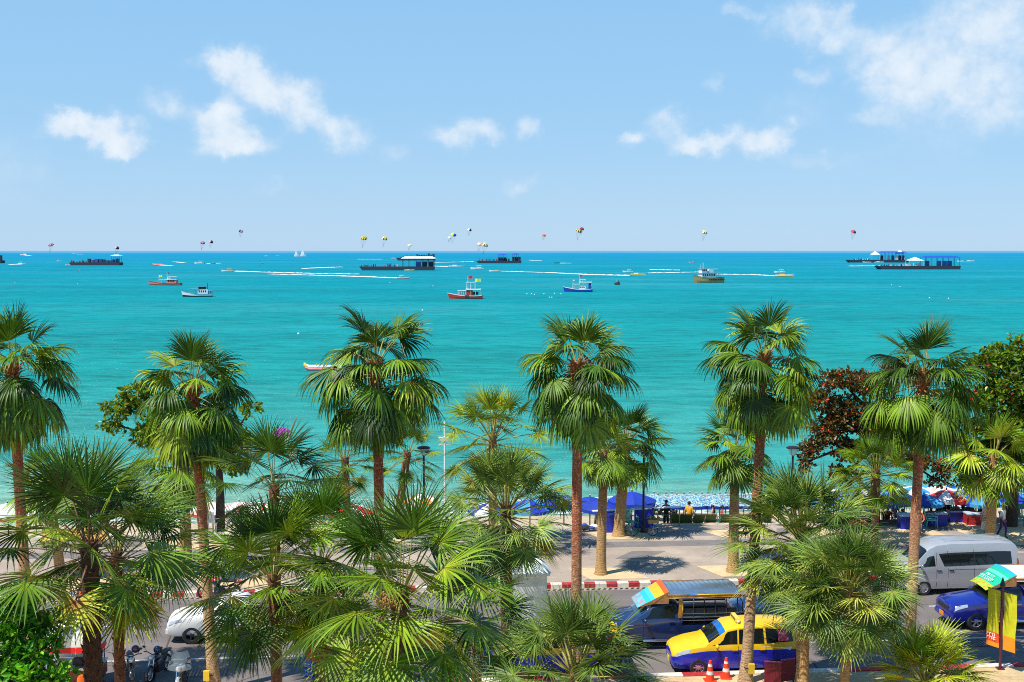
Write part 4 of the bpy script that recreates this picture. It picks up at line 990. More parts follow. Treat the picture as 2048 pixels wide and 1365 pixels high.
C_GR = mat('board_green', (.01, .42, .25), .4); C_MINT = mat('board_mint', (.1, .6, .4), .4); C_LIME = mat('board_fruit', (.35, .5, .03), .4, dirt=(.6, .1, .02), dscale=8, damt=1.0); C_BL = mat('board_blue', (.02, .35, .5), .4); C_PINKW = mat('board_white', (.75, .72, .68), .4, dirt=(.6, .3, .3), dscale=8)
TRIM1 = mat('painted_trim', (.5, .25, .03), .35, .2, var=.5, vscale=5, dirt=(.3, .05, .03), dscale=6, damt=.9)
songthaew('dark blue passenger truck with a shiny roof and orange and cyan windscreen board', W(9.3, 43.45, 0), RZ, NAVY2, [C_PIC, C_PIC, C_CY, C_TQ, C_YE, C_YE, C_OR], TRIM1, ALU, tone=TINT)
songthaew('dark blue passenger truck following behind, mostly hidden by the star-leaved palms', W(14.85, 44.9, 0), RZ, NAVY2, [C_PIC, C_PINKW, C_PIC, C_TQ, C_CY], TRIM1, ALU, tone=TINT)
songthaew('bright blue passenger truck with a green sign board, cut off by the right edge', W(23.5, 44.6, 0), RZ, NAVY, [C_LIME, C_LIME, C_GR, C_GR, C_GR, C_MINT, C_GR, C_BL], mat('salmon_trim', (.5, .24, .14), .5, var=.2), mat('white_roof', (.75, .74, .72), .4), words=[(.3, .11, .5), (.52, .09, .38), (.45, .07, .3)])
t = thing('pickup_truck', 'white pickup truck on the road with black steel wheels', 'truck', W(-7.15, 45.4, 0), RZ)
sh = pickup_shell(1.06); pickup_parts(t, sh, WHT, STEELW, 5); t.scale = (1, 1, .93)
# ---- motorcycles
def motorbike(label, loc, rz, paint, screen=False, group=None, lean=.12):
    t = thing('motorcycle', label, 'motorcycle', loc, rz, group)
    for x, r in ((.66, .29), (-.6, .29)):
        wh = thing('wheel', None, None, (x, 0, r)); wh.parent = t
        b = MB(); b.lathe([(r * .78, -.045), (r, -.03), (r, .03), (r * .78, .045)], (0, 0, 0), 24, 0, 'Y'); b.build('tyre', TYRE, wh, smooth=40)
        b = MB(); b.lathe([(r * .8, -.02), (r * .74, -.02), (r * .74, .02), (r * .8, .02)], (0, 0, 0), 24, 0, 'Y', False); b.lathe([(.001, -.05), (.06, -.05), (.06, .05), (.001, .05)], (0, 0, 0), 12, 0, 'Y')
        for k in range(6):
            a = k * PI / 3; b.tube([(0, 0, 0), (math.cos(a) * r * .76, 0, math.sin(a) * r * .76)], .014, 4)
        b.build('rim', ALLOY, wh)
    b = MB(); b.tube([(.66, .08, .3), (.5, .08, .72), (.44, .06, .9)], .025, 6); b.tube([(.66, -.08, .3), (.5, -.08, .72), (.44, -.06, .9)], .025, 6); b.build('front_fork', CHROME, t, smooth=50)
    b = MB(); b.lathe([(.31, -.06), (.335, 0), (.31, .06)], (.66, 0, .29), 20, 0, 'Y'); b.v = b.v[:]; b.build('front_mudguard', paint, t, smooth=50)
    b = MB(); b.box((.02, 0, .36), (.42, .26, .3)); b.tube([(-.1, -.16, .3), (-.5, -.18, .32), (-.85, -.18, .4)], .05, 8); b.tube([(0, .1, .5), (-.6, .1, .29)], .03, 6); b.tube([(.44, 0, .8), (.1, 0, .5), (-.3, 0, .5), (-.75, 0, .68)], .035, 6); b.build('engine', mat('engine_metal', (.08, .08, .085), .4, .7), t)
    b = MB(); b.ball((.14, 0, .74), (.27, .15, .14), 0, 14, 8); b.build('tank', paint, t, smooth=60)
    b = MB(); b.ball((-.36, 0, .75), (.42, .13, .075), 0, 14, 6); b.build('seat', BLACKP, t, smooth=60)
    b = MB(); b.ball((-.8, 0, .7), (.17, .08, .07), 0, 10, 6); b.build('tail', paint, t, smooth=60)
    b = MB(); b.tube([(.36, .36, .98), (.42, .2, 1.0), (.45, 0, .93), (.42, -.2, 1.0), (.36, -.36, .98)], .017, 6); b.build('handlebar', BLACKP, t, smooth=50)
    for sd in (1, -1):
        b = MB(); b.tube([(.4, sd * .22, 1.0), (.42, sd * .3, 1.14)], .008, 4); b.ball((.42, sd * .32, 1.18), (.02, .07, .045), 0, 8, 5); b.build('mirror', BLACKP, t)
    b = MB(); b.ball((.57, 0, .86), (.09, .1, .1), 0, 12, 8); b.build('headlight', LAMPG, t, smooth=60)
    b = MB(); b.box((-.92, 0, .52), (.02, .16, .2)); b.build('licence_plate', WHT, t)
    if screen:
        b = MB(); R = []
        for i in range(6):
            z = .8 + .11 * i; R.append([(.62 - .1 * i * .7 - .2 * abs(s) ** 2, s * (.4 - .016 * i * i * .5), z) for s in (-1, -.6, -.2, .2, .6, 1)])
        b.rings(R, 0, False, False); b.build('windscreen', mat('screen_plastic', (.55, .66, .7), .06, alpha=.16, coat=.5), t, smooth=60)
    return t
def helmet(label, loc, m):
    t = thing('helmet', label, 'helmet', loc); b = MB(); b.ball((0, 0, .13), (.15, .125, .14), 0, 14, 8); b.build('shell', m, t, smooth=60)
    b = MB(); b.ball((.05, 0, .12), (.12, .115, .06), 0, 12, 6); b.build('visor', GLASS, t, smooth=60); return t
GB_ = 'motorcycles parked on the near side of the road'
BK = mat('bike_black', (.02, .02, .025), .25, coat=1)
for (px, py, Y, rz, lab, pt, sc) in ((262, 1358, 40.4, -1.2, 'black motorcycle parked left, a dark helmet on its mirror', BK, False), (318, 1352, 40.7, -1.75, 'black motorcycle parked with a blue and black helmet on its tank', BK, False), (365, 1376, 40.0, -1.5, 'parked motorcycle with a large clear windscreen at the bottom edge', mat('bike_grey', (.3, .32, .34), .3, coat=1), True)):
    p = gnd(px, py, 0); o = motorbike(lab, p, rz, pt, sc, GB_)
    if not sc: helmet('dark purple-black helmet hung on the left parked motorcycle' if px < 300 else 'blue-black helmet resting on the middle parked motorcycle', p + Vector((-.0 if px > 300 else .22, -.1, .86 if px > 300 else .98)), mat('helmet_%s' % ('plum' if px < 300 else 'blue'), (.05, .01, .06) if px < 300 else (.01, .04, .12), .15, coat=1))
p_orange = gnd(172, 1226, 0); motorbike('orange motorcycle ridden along the far side of the road behind the spiky trunk', p_orange, RZ, mat('bike_orange', (.7, .12, .01), .3, coat=1))
p_red = gnd(440, 1196, 0); motorbike('red motorcycle with a rider beside the far kerb', p_red, RZ, mat('bike_red', (.6, .02, .05), .3, coat=1))
# ---- things along the near pavement
CONE_O = mat('cone_orange', (.8, .05, .01), .45); CONE_W = mat('cone_white', (.7, .66, .62), .5)
for i, (px, py, rz, lab) in enumerate(((1420, 1362, .1, 'orange traffic cone in front of the taxi front wheel, nearer to the bonnet'), (1452, 1356, -.1, 'orange traffic cone in front of the taxi door, nearer to the palm stem'))):
    if i == 0:
        c0 = t = thing('traffic_cone', lab, 'cone', gnd(px, py, KH), rz, 'traffic cones beside the taxi')
        b = MB(); b.box((0, 0, .02), (.4, .4, .04), taper=.95); b.build('base', CONE_O, t)
        b = MB(); b.lathe([(.155, .04), (.125, .24)], n=20); b.lathe([(.105, .36), (.08, .52)], n=20); b.lathe([(.065, .6), (.05, .68), (.045, .72), (.001, .722)], n=20); b.build('cone', CONE_O, t, smooth=40)
        b = MB(); b.lathe([(.126, .24), (.106, .36)], n=20); b.build('reflective_band', CONE_W, t, smooth=40); b = MB(); b.lathe([(.081, .52), (.066, .6)], n=20); b.build('reflective_band', CONE_W, t, smooth=40)
    else: clone(c0, lab, gnd(px, py, KH), rz)
# twin banner poles
def banner(label, px, py, top, bl, br, a, words=None, dirv=(.52, -.85)):
    p = gnd(px, py, KH); t = thing('banner_pole', label, 'banner', p); d = Vector((dirv[0], dirv[1], 0)).normalized()
    b = MB(); b.tube([(0, 0, 0), (0, 0, top)], [.055, .045], 10); b.box((0, 0, .02), (.25, .25, .04)); b.build('pole', mat('maroon_pole', (.09, .015, .02), .4), t, smooth=50)
    b = MB(); b.lathe([(.06, 0), (.1, .12), (.04, .3), (.001, .45)], (0, 0, top), 10); b.build('finial', BLACKP, t)
    z1 = top - .1; z0 = z1 - 2.1
    for sgn, stops in ((-1, bl), (1, br)):
        b = MB()
        for z in (z0, z1): b.tube([d * .03 * sgn + Vector((0, 0, z)), d * .62 * sgn + Vector((0, 0, z))], .014, 5)
        b.build('banner_arm', BLACKP, t)
        b = MB(); nz_, nx_ = 24, 6; G = []
        nrm = Vector((-d.y, d.x, 0))
        for i in range(nz_ + 1):
            q = i / nz_; row = []
            for j in range(nx_ + 1):
                w_ = .08 + .5 * j / nx_; row.append(d * sgn * w_ + nrm * (.035 * math.sin(q * 7 + j * .9) * math.sin(PI * q)) + Vector((0, 0, z1 + (z0 - z1) * q)))
            G.append(row)
        for i in range(nz_):
            q = (i + .5) / nz_; mi = max(k for k in range(len(stops)) if stops[k][0] <= q)
            for j in range(nx_): b.quad(G[i][j], G[i + 1][j], G[i + 1][j + 1], G[i][j + 1], mi)
        c = b.build('banner_cloth', [s[1] for s in stops], t, smooth=60)
        if words and sgn == words[0]:
            for k, (tx_, sz, q) in enumerate(words[1]):
                cpos = d * sgn * .33 + Vector((0, 0, z1 + (z0 - z1) * q)) - nrm * -.05
                nn = nrm if nrm.y < 0 else -nrm
                cpos = d * sgn * .33 + Vector((0, 0, z1 + (z0 - z1) * q)) + nn * .05
                xv = Vector((0, 0, 1)).cross(nn)
                M_ = Matrix(((xv.x, 0, nn.x, cpos.x), (xv.y, 0, nn.y, cpos.y), (0, 1, nn.z, cpos.z), (0, 0, 0, 1)))
                marks(c, M_, [(0, sz, tx_)], k + 9, WHT)
    return t
LIME = mat('banner_lime', (.55, .55, .01), .7, var=.1); BOR = mat('banner_orange', (.85, .27, .01), .7); BRED = mat('banner_red', (.75, .08, .01), .7); BRED2 = mat('flag_red', (.6, .01, .03), .7); BBLU = mat('flag_blue', (.01, .06, .45), .7, var=.2, dirt=(.5, .6, .7), dscale=14, damt=.8); BPUR = mat('flag_purple', (.25, .03, .4), .7, var=.2, dirt=(.6, .2, .5), dscale=12, damt=.7)
banner('twin lime-green and orange banners on a maroon pole in front of the bright blue truck', 2000, 1338, 2.92, [(0, LIME), (.74, BRED), (.9, BOR)], [(0, LIME), (.76, BOR)], 0, (-1, [(.22, .12, .785), (.22, .11, .845)]))
banner('purple, red and blue twin banners between the two spiky trunks at left', 203, 1352, 2.2, [(0, BRED2), (.12, BPUR), (.5, BBLU)], [(0, BRED2), (.15, BPUR), (.4, BRED2), (.55, BBLU)], 0, dirv=(.3, -.95))
banner('red and blue banner standing behind the bushy palms in the middle', 634, 1352, 1.75, [(0, BRED2), (.55, BBLU)], [(0, BRED2), (.55, BBLU)], 0, (-1, [(.2, .16, .64), (.18, .05, .74), (.18, .05, .8), (.18, .05, .86)]), dirv=(.62, -.4))
t = thing('sign_board', 'dark red folding board of two panels standing under the taxi rear', 'sign board', gnd(1560, 1372, KH), .1)
for s in (-1, 1):
    b = MB(); b.box((s * .3, .1 * s, .5), (.56, .04, .74), rz=.28 * s); b.build('panel', mat('maroon_board', (.16, .008, .02), .5, var=.3), t)
    b = MB(); b.box((s * .3, .1 * s, .885), (.58, .06, .03), rz=.28 * s); b.build('edge_trim', mat('plum_trim', (.3, .02, .2), .5), t)
    for q in (.08, .52):
        b = MB(); b.box((s * q, .1 * s + (q - .3) * .28 , .065), (.04, .04, .13)); b.build('leg', BLACKP, t)
for (px, py, Y, lab) in ((413, 1352, 38.6, 'yellow box strapped to the tall palm stem before the white pickup'), (1503, 1338, 39.1, 'yellow box strapped to the tallest palm stem in front of the taxi')):
    p = at(px, py, Y); t = thing('meter_box', lab, 'box', p)
    b = MB(); b.box((0, 0, 0), (.2, .1, .34)); b.build('box', mat('box_yellow', (.75, .5, .03), .5), t); b = MB(); b.lathe([(.23, -.02), (.23, .02)], (.0, .18, 0), 18); b.build('strap', BLACKP, t)
# white pillar with a hipped cap
p = at(1058, 1290, 40.6); p.z = KH; t = thing('white_pillar', 'square white painted pillar with a hipped cap behind the grey-green palm', 'pillar', p, ROAD_A)
WP = mat('pillar_white', (.72, .79, .77), .6, var=.05, dirt=(.45, .5, .48), dscale=1.5, damt=.5)
b = MB(); b.box((0, 0, 1.78), (1.15, 1.15, 3.56)); b.build('shaft', WP, t)
b = MB(); b.box((0, 0, 3.61), (1.34, 1.34, .1)); b.build('cornice', WP, t)
b = MB(); b.box((0, 0, 3.78), (1.42, 1.42, .24), taper=.62); b.build('cap', WP, t)
# food cart
p = gnd(152, 1372, 0); t = thing('food_cart', 'white-domed food cart with a red valance beside the leafy bush', 'food cart', p, .08)
CW = mat('cart_white', (.78, .78, .74), .5)
b = MB(); R = []
for i in range(9):
    a = i / 8 * PI / 2; r_ = math.cos(a)
    R.append([(1.0 * r_ ** .55 * math.copysign(abs(math.cos(q)) ** .6, math.cos(q)), .62 * r_ ** .55 * math.copysign(abs(math.sin(q)) ** .6, math.sin(q)), 1.55 + .72 * math.sin(a)) for q in [2 * PI * k / 24 for k in range(24)]])
b.rings(R); b.build('roof', CW, t, smooth=50)
b = MB(); R = [[(1.0 * math.copysign(abs(math.cos(q)) ** .6, math.cos(q)) * s, .62 * math.copysign(abs(math.sin(q)) ** .6, math.sin(q)) * s, z) for q in [2 * PI * k / 24 for k in range(24)]] for z, s in ((1.56, 1.005), (1.36, 1.02))]
b.rings(R, 0, False); b.build('valance', mat('cart_red', (.75, .01, .01), .6), t, smooth=50)
for x in (-.85, .85):
    for y in (-.5, .5): b = MB(); b.tube([(x, y, .7), (x, y, 1.5)], .022, 6); b.build('post', CHROME, t)
b = MB(); b.box((0, 0, .76), (1.9, 1.15, .06)); b.build('counter', mat('counter_steel', (.4, .42, .42), .3, .6), t)
b = MB(); b.box((0, 0, .52), (1.86, 1.1, .42)); b.build('cabinet', mat('cart_brown', (.22, .05, .02), .5, var=.2), t)
b = MB(); b.box((0, .5, 1.1), (1.6, .03, .5)); b.build('back_panel', CW, t)
for x in (-.6, .6):
    for y in (-.5, .5): b = MB(); b.lathe([(.05, -.03), (.2, -.03), (.2, .03), (.05, .03)], (x, y, .2), 20, 0, 'Y'); b.build('wheel', TYRE, t)
t = thing('stove', 'black cooker with a steel pan on the food cart counter', 'stove', p + Vector((.15, -.1, .79)), .08); b = MB(); b.box((0, 0, .11), (.32, .3, .22)); b.build('stove_body', BLACKP, t); b = MB(); b.lathe([(.001, .02), (.12, .02), (.16, .08)], (.35, .02, 0), 16); b.build('pan', CHROME, t)
t = thing('rice_basket', 'pale straw basket on the left of the cart counter', 'basket', p + Vector((-.4, -.2, .79))); b = MB(); b.lathe([(.001, .02), (.12, .02), (.18, .2), (.17, .2), (.1, .05)], n=16); b.build('basket', mat('straw', (.62, .55, .3), .8, var=.2), t)
t = thing('orange_jacket', 'orange cloth hanging under the front of the food cart', 'cloth', p + Vector((.42, -.6, .1))); b = MB(); b.rings([[(math.cos(q) * .16 * w, math.sin(q) * .06, z) for q in [2 * PI * k / 10 for k in range(10)]] for z, w in ((0, 1.2), (.2, 1.05), (.4, .9), (.5, .4))]); b.build('cloth', mat('orange_cloth', (.75, .15, .01), .8, var=.15), t, smooth=50)
# ------------------------------------------------------------------ people
SKINS = [mat('skin_tan', (.36, .19, .11), .6), mat('skin_fair', (.5, .29, .2), .6), mat('skin_brown', (.22, .11, .06), .6)]
HAIRM = mat('dark_hair', (.015, .011, .01), .6); SHOE = mat('shoe', (.05, .05, .055), .7)
POSES = {
 'stand': dict(pel=(0, 0, .95), spi=(0, 0, 1.15), che=(0, 0, 1.36), nec=(0, 0, 1.5), hea=(0, -.02, 1.61), top=(0, 0, 1.71), sh=(.17, 0, 1.42), el=(.23, .03, 1.15), wr=(.22, -.06, .92), ha=(.215, -.09, .84), hip=(.09, 0, .9), kn=(.1, -.03, .5), an=(.1, .02, .08), to=(.11, -.14, .03)),
 'walk': dict(pel=(0, 0, .95), spi=(0, -.01, 1.15), che=(0, -.02, 1.36), nec=(0, -.03, 1.5), hea=(0, -.06, 1.61), top=(0, -.04, 1.71), sh=(.17, -.02, 1.42), el=(.22, .08, 1.16), wr=(.2, .0, .94), ha=(.19, -.05, .86), hip=(.09, 0, .9), kn=(.1, -.16, .52), an=(.1, -.12, .08), to=(.11, -.28, .04)),
 'sit': dict(pel=(0, 0, .46), spi=(0, .03, .66), che=(0, .05, .88), nec=(0, .03, 1.02), hea=(0, 0, 1.13), top=(0, .02, 1.23), sh=(.17, .04, .94), el=(.26, -.02, .7), wr=(.2, -.24, .6), ha=(.17, -.31, .58), hip=(.09, -.02, .45), kn=(.16, -.42, .47), an=(.15, -.44, .08), to=(.16, -.58, .03)),
 'recline': dict(pel=(0, 0, .36), spi=(0, .16, .5), che=(0, .32, .68), nec=(0, .41, .8), hea=(0, .44, .91), top=(0, .48, 1.0), sh=(.17, .33, .74), el=(.26, .14, .56), wr=(.22, -.12, .5), ha=(.2, -.2, .5), hip=(.09, -.04, .36), kn=(.13, -.42, .5), an=(.13, -.75, .2), to=(.13, -.86, .26)),
 'bend': dict(pel=(0, .12, .92), spi=(0, -.05, 1.05), che=(0, -.25, 1.14), nec=(0, -.37, 1.17), hea=(0, -.47, 1.18), top=(0, -.56, 1.2), sh=(.17, -.26, 1.14), el=(.22, -.32, .88), wr=(.16, -.45, .72), ha=(.14, -.5, .66), hip=(.09, .1, .88), kn=(.1, 0, .5), an=(.1, .06, .08), to=(.11, -.1, .03)),
 'ride': dict(pel=(0, 0, .82), spi=(0, -.03, 1.02), che=(0, -.08, 1.24), nec=(0, -.12, 1.38), hea=(0, -.16, 1.49), top=(0, -.15, 1.59), sh=(.17, -.09, 1.3), el=(.3, -.28, 1.1), wr=(.3, -.55, 1.04), ha=(.3, -.63, 1.02), hip=(.1, -.03, .8), kn=(.2, -.42, .74), an=(.18, -.2, .36), to=(.18, -.34, .32)),
 'hang': dict(pel=(0, 0, .5), spi=(0, .03, .7), che=(0, .05, .92), nec=(0, .03, 1.06), hea=(0, 0, 1.17), top=(0, .02, 1.27), sh=(.17, .04, .98), el=(.24, 0, 1.2), wr=(.2, 0, 1.45), ha=(.2, 0, 1.53), hip=(.09, -.02, .48), kn=(.12, -.35, .38), an=(.12, -.3, 0), to=(.12, -.4, -.04)),
}
RAD = dict(pel=.125, spi=.115, che=.135, nec=.052, hea=.088, top=.07, sh=.062, el=.043, wr=.03, ha=.034, hip=.085, kn=.06, an=.042, to=.036)
def person(label, loc, rz, pose='stand', shirt=None, legs=None, skin=0, hair=True, hat=None, sleeves=False, long_=False, scale=1.0, fingers=False, group=None, arms=None, skirt=None):
    P = POSES[pose]; bm = bmesh.new(); lay = bm.verts.layers.skin.verify(); J = {}; jr = {}
    def vert(k, p, r):
        v = bm.verts.new(p); v[lay].radius = (r, r); J[k] = v; return v
    for k in ('pel', 'spi', 'che', 'nec', 'hea', 'top'): vert(k, P[k], RAD[k])
    J['pel'][lay].use_root = True
    J['pel'][lay].radius = (.155, .105); J['che'][lay].radius = (.17, .11); J['spi'][lay].radius = (.14, .1)
    for a, c in (('pel', 'spi'), ('spi', 'che'), ('che', 'nec'), ('nec', 'hea'), ('hea', 'top')): bm.edges.new((J[a], J[c]))
    for s, sd in (('L', 1), ('R', -1)):
        for k in ('sh', 'el', 'wr', 'ha', 'hip', 'kn', 'an', 'to'):
            q = P[k]
            if pose == 'walk' and sd < 0:
                q = {'kn': (.1, .03, .5), 'an': (.1, .24, .13), 'to': (.11, .12, .03), 'el': (.22, -.04, 1.15), 'wr': (.2, -.2, .98), 'ha': (.19, -.25, .92)}.get(k, q)
            if arms and sd == arms[0] and k in arms[1]: q = arms[1][k]
            vert(k + s, (q[0] * sd, q[1], q[2]), RAD[k])
        for a, c in (('che', 'sh' + s), ('sh' + s, 'el' + s), ('el' + s, 'wr' + s), ('wr' + s, 'ha' + s), ('pel', 'hip' + s), ('hip' + s, 'kn' + s), ('kn' + s, 'an' + s), ('an' + s, 'to' + s)): bm.edges.new((J[a], J[c]))
        if fingers:
            h = J['ha' + s].co.copy(); w = J['wr' + s].co; d = (h - w).normalized(); x = d.cross(Vector((sd, .3, 0))).normalized()
            for i in range(5):
                o = x * (.022 * (i - 1.6)); ln = (.055, .07, .075, .068, .05)[i]
                if i == 4: o = x * .035 - d * .04; 
                b0 = vert('f%d%s' % (i, s), h + o * .8 + d * .03, .011); b1 = vert('g%d%s' % (i, s), h + o * 1.1 + d * ln + Vector((-sd * .012, 0, 0)), .008)
                bm.edges.new((J['ha' + s], b0)); bm.edges.new((b0, b1))
    me = bpy.data.meshes.new('body'); bm.to_mesh(me); bm.free()
    o = bpy.data.objects.new('body', me); COL.objects.link(o)
    o.modifiers.new('s', 'SKIN').use_smooth_shade = True
    ss = o.modifiers.new('d', 'SUBSURF'); ss.levels = ss.render_levels = 1
    m2 = bpy.data.meshes.new_from_object(o.evaluated_get(bpy.context.evaluated_depsgraph_get())); bpy.data.objects.remove(o)
    sk = SKINS[skin]; m2.materials.clear()
    for m in (sk, shirt or sk, legs or SHOE, SHOE): m2.materials.append(m)
    segs = [('nec', 'top', 0), ('pel', 'che', 1)]
    for s in 'LR': segs += [('che', 'sh' + s, 1), ('sh' + s, 'el' + s, 1), ('el' + s, 'wr' + s, 1 if sleeves else 0), ('wr' + s, 'ha' + s, 0), ('pel', 'hip' + s, 2), ('hip' + s, 'kn' + s, 2), ('kn' + s, 'an' + s, 2 if long_ else 0), ('an' + s, 'to' + s, 3)]
    pos = {}
    for k in P:
        if k in ('pel', 'spi', 'che', 'nec', 'hea', 'top'): pos[k] = Vector(P[k])
    def jp(k):
        if k in pos: return pos[k]
        q = P[k[:-1]]; sd = 1 if k[-1] == 'L' else -1
        if pose == 'walk' and sd < 0: q = {'kn': (.1, .03, .5), 'an': (.1, .24, .13), 'to': (.11, .12, .03), 'el': (.22, -.04, 1.15), 'wr': (.2, -.2, .98), 'ha': (.19, -.25, .92)}.get(k[:-1], q)
        if arms and sd == arms[0] and k[:-1] in arms[1]: q = arms[1][k[:-1]]
        return Vector((q[0] * sd, q[1], q[2]))
    SG = [(jp(a), jp(c), mi, .6 if mi == 0 else 1.0) for a, c, mi in segs]
    for p in m2.polygons:
        c = p.center; best = None
        for a, e, mi, w in SG:
            d = e - a; t = max(0, min(1, (c - a).dot(d) / d.length_squared)); q = (c - (a + d * t)).length
            if best is None or q < best[0]: best = (q, mi)
        p.material_index = best[1]
    t = thing('person', label, 'person', loc, rz, group); t.scale = (scale,) * 3
    ob = bpy.data.objects.new('body', m2); COL.objects.link(ob); ob.parent = t
    hd = Vector(P['hea']); tp = Vector(P['top']); up = (tp - hd).normalized()
    # face: nose, eyes, mouth, ears sit on the head
    b = MB(); fw = Vector((0, -1, 0)); fw = (fw - up * fw.dot(up)).normalized(); sd_ = up.cross(fw)
    cc = hd + up * .03
    b.ball(cc + fw * .1, .015, 0, 6, 4); b.ball(cc + sd_ * .088, (.015, .02, .028), 0, 6, 4); b.ball(cc - sd_ * .088, (.015, .02, .028), 0, 6, 4)
    for s in (1, -1): b.ball(cc + fw * .083 + up * .025 + sd_ * s * .032, .011, 1, 6, 4)
    b.ball(cc + fw * .085 - up * .045, (.022, .01, .007), 2, 6, 4)
    b.build('face', [sk, HAIRM, mat('lip', (.3, .08, .07), .6)], t)
    if hair and not hat:
        b = MB(); b.ball(hd + up * .075 - fw * .018, (.098, .105, .09), 0, 12, 8); b.build('hair', HAIRM if hair is True else hair, t, smooth=60)
    if hat:
        b = MB(); c = hd + up * .09; b.lathe([(.2, 0), (.11, .02), (.1, .09), (.05, .12), (.001, .122)], c, 14); b.build('hat', hat, t, smooth=40)
    if skirt:
        b = MB(); pz = Vector(P['pel']); R = []
        for z, r in ((.12, .17), (0, .2), (-.3, .23), (-.62, .26)):
            R.append([pz + Vector((math.cos(q) * r * (1 + .06 * math.sin(q * 6)), math.sin(q) * r * .8, z)) for q in [2 * PI * k / 24 for k in range(24)]])
        b.rings(R, 0, False); b.build('skirt', skirt, t, smooth=60)
    return t
CLO = dict(white=mat('cloth_white', (.72, .71, .69), .85), orange=mat('cloth_orange', (.55, .12, .03), .85, var=.3), camo=mat('cloth_patterned', (.12, .1, .05), .9, dirt=(.4, .32, .18), dscale=14, damt=1), purple=mat('cloth_purple', (.08, .02, .14), .85), cream=mat('cloth_cream', (.62, .52, .4), .85, var=.1),
           lace=mat('cloth_lace', (.66, .66, .62), .85, dirt=(.12, .15, .12), dscale=16, damt=.9), black=mat('cloth_black', (.015, .014, .016), .9), yellow=mat('cloth_yellow', (.75, .36, .02), .85), red=mat('cloth_red', (.5, .02, .03), .85), blue=mat('cloth_blue', (.02, .06, .3), .85), jeans=mat('cloth_denim', (.05, .08, .16), .9), green=mat('cloth_green', (.03, .15, .06), .85), pink=mat('cloth_pink', (.55, .2, .2), .85))
STRAW = mat('straw_hat', (.55, .42, .22), .8)
pw = gnd(1972, 1072, KH); person('woman in cream top and lace skirt holding a straw hat by the sunlit palm', pw, -.7, 'stand', CLO['cream'], CLO['lace'], 1, True, None, fingers=True, arms=(1, {'el': (.3, -.1, 1.3), 'wr': (.16, -.14, 1.52), 'ha': (.12, -.12, 1.58)}), skirt=CLO['lace'])
t = thing('straw_hat', 'straw hat held at her waist by the woman in cream', 'hat', pw + Vector((-.18, -.14, .86))); b = MB(); b.lathe([(.2, 0), (.11, .02), (.1, .09), (.001, .11)], n=16); b.build('hat', STRAW, t, smooth=40)
person('man in white shirt, purple trousers and pale hat by the sunlit palm', gnd(2004, 1076, KH), .5, 'walk', CLO['white'], CLO['purple'], 0, True, STRAW, long_=True, fingers=True)
ps = gnd(1838, 1064, KH); person('man in an orange shirt and patterned shorts seated by the blue boxes', ps, -.5, 'sit', CLO['orange'], CLO['camo'], 0, True, None, fingers=True)
t = thing('stool', 'low blue stool under the seated man in orange', 'stool', ps, 0); b = MB(); b.box((0, .05, .36), (.4, .36, .05)); b.build('seat', mat('stool_blue', (.02, .06, .3), .5), t)
for x in (-.15, .15):
    for y in (-.1, .2): b = MB(); b.tube([(x, y, 0), (x * .9, y, .34)], .022, 6); b.build('leg', mat('stool_blue', (.02, .06, .3), .5), t)
# riders
person('rider in a dark jacket on the orange motorcycle behind the spiky trunk', p_orange + Vector((.2, 0, 0)), RZ + PI / 2, 'ride', CLO['white'], CLO['jeans'], 2, True, None, long_=True)
pr = person('rider in black on the red motorcycle by the kerb', p_red + Vector((.2, 0, 0)), RZ + PI / 2, 'ride', CLO['black'], CLO['jeans'], 2, False, None, long_=True)
helmet('pale helmet on the head of the red motorcycle rider', p_red + Vector((.2, 0, 0)) + Matrix.Rotation(RZ + PI / 2, 4, 'Z') @ Vector((0, -.155, 1.44)), mat('helmet_pale', (.55, .6, .64), .2, coat=1))
# ------------------------------------------------------------------ lamp posts and mast
LP = mat('lamp_black', (.012, .012, .014), .45)
BOWL = mat('lamp_bowl', (.6, .66, .68), .15, alpha=.4)
def lamp(label, px, py, Y, ztop, first=None):
    p = at(px, py, Y); p.z = KH
    if first:
        c = clone(first, label, p); 
        return c
    t = thing('street_lamp', label, 'street lamp', p, 0, 'black lamp posts along the promenade')
    b = MB(); b.tube([(0, 0, 0), (0, 0, .5), (0, 0, .55), (0, 0, ztop - .45)], [.12, .1, .065, .055], 10); b.build('post', LP, t, smooth=40)
    b = MB(); b.lathe([(.2, 0), (.2, .06), (.13, .12), (.12, .2)], n=14); b.build('base', LP, t, smooth=30)
    b = MB(); b.lathe([(.06, -.48), (.16, -.4), (.28, -.12), (.3, -.06)], (0, 0, ztop), 18); b.build('bowl', BOWL, t, smooth=60)
    b = MB(); b.lathe([(.36, -.07), (.36, -.03), (.25, .03), (.05, .06), (.001, .07)], (0, 0, ztop), 18, 0, 'Z'); b.build('cap', LP, t, smooth=30)
    b = MB()
    for k in range(3):
        a = k * 2.09; b.tube([(math.cos(a) * .06, math.sin(a) * .06, ztop - .5), (math.cos(a) * .2, math.sin(a) * .2, ztop - .3), (math.cos(a) * .31, math.sin(a) * .31, ztop - .05)], .012, 4)
    b.build('bracket', LP, t)
    return t
L0 = lamp('black lamp post between the leaning palm and the white mast', 848, 1000, 61, 4.55)
lamp('black lamp post behind the bicycle and the green chair', 1287, 1000, 61, 4.55, L0)
lamp('black lamp post in front of the reddish-leaved tree', 1584, 1000, 61, 4.55, L0)
p = at(890, 980, 63); p.z = -1.0; t = thing('white_mast', 'tall white mast with a boat-shaped bracket rising over the palms', 'mast', p)
MW = mat('mast_white', (.75, .78, .78), .4); b = MB(); b.tube([(0, 0, 0), (0, 0, 6.75)], [.075, .05], 8); b.build('pole', MW, t, smooth=50)
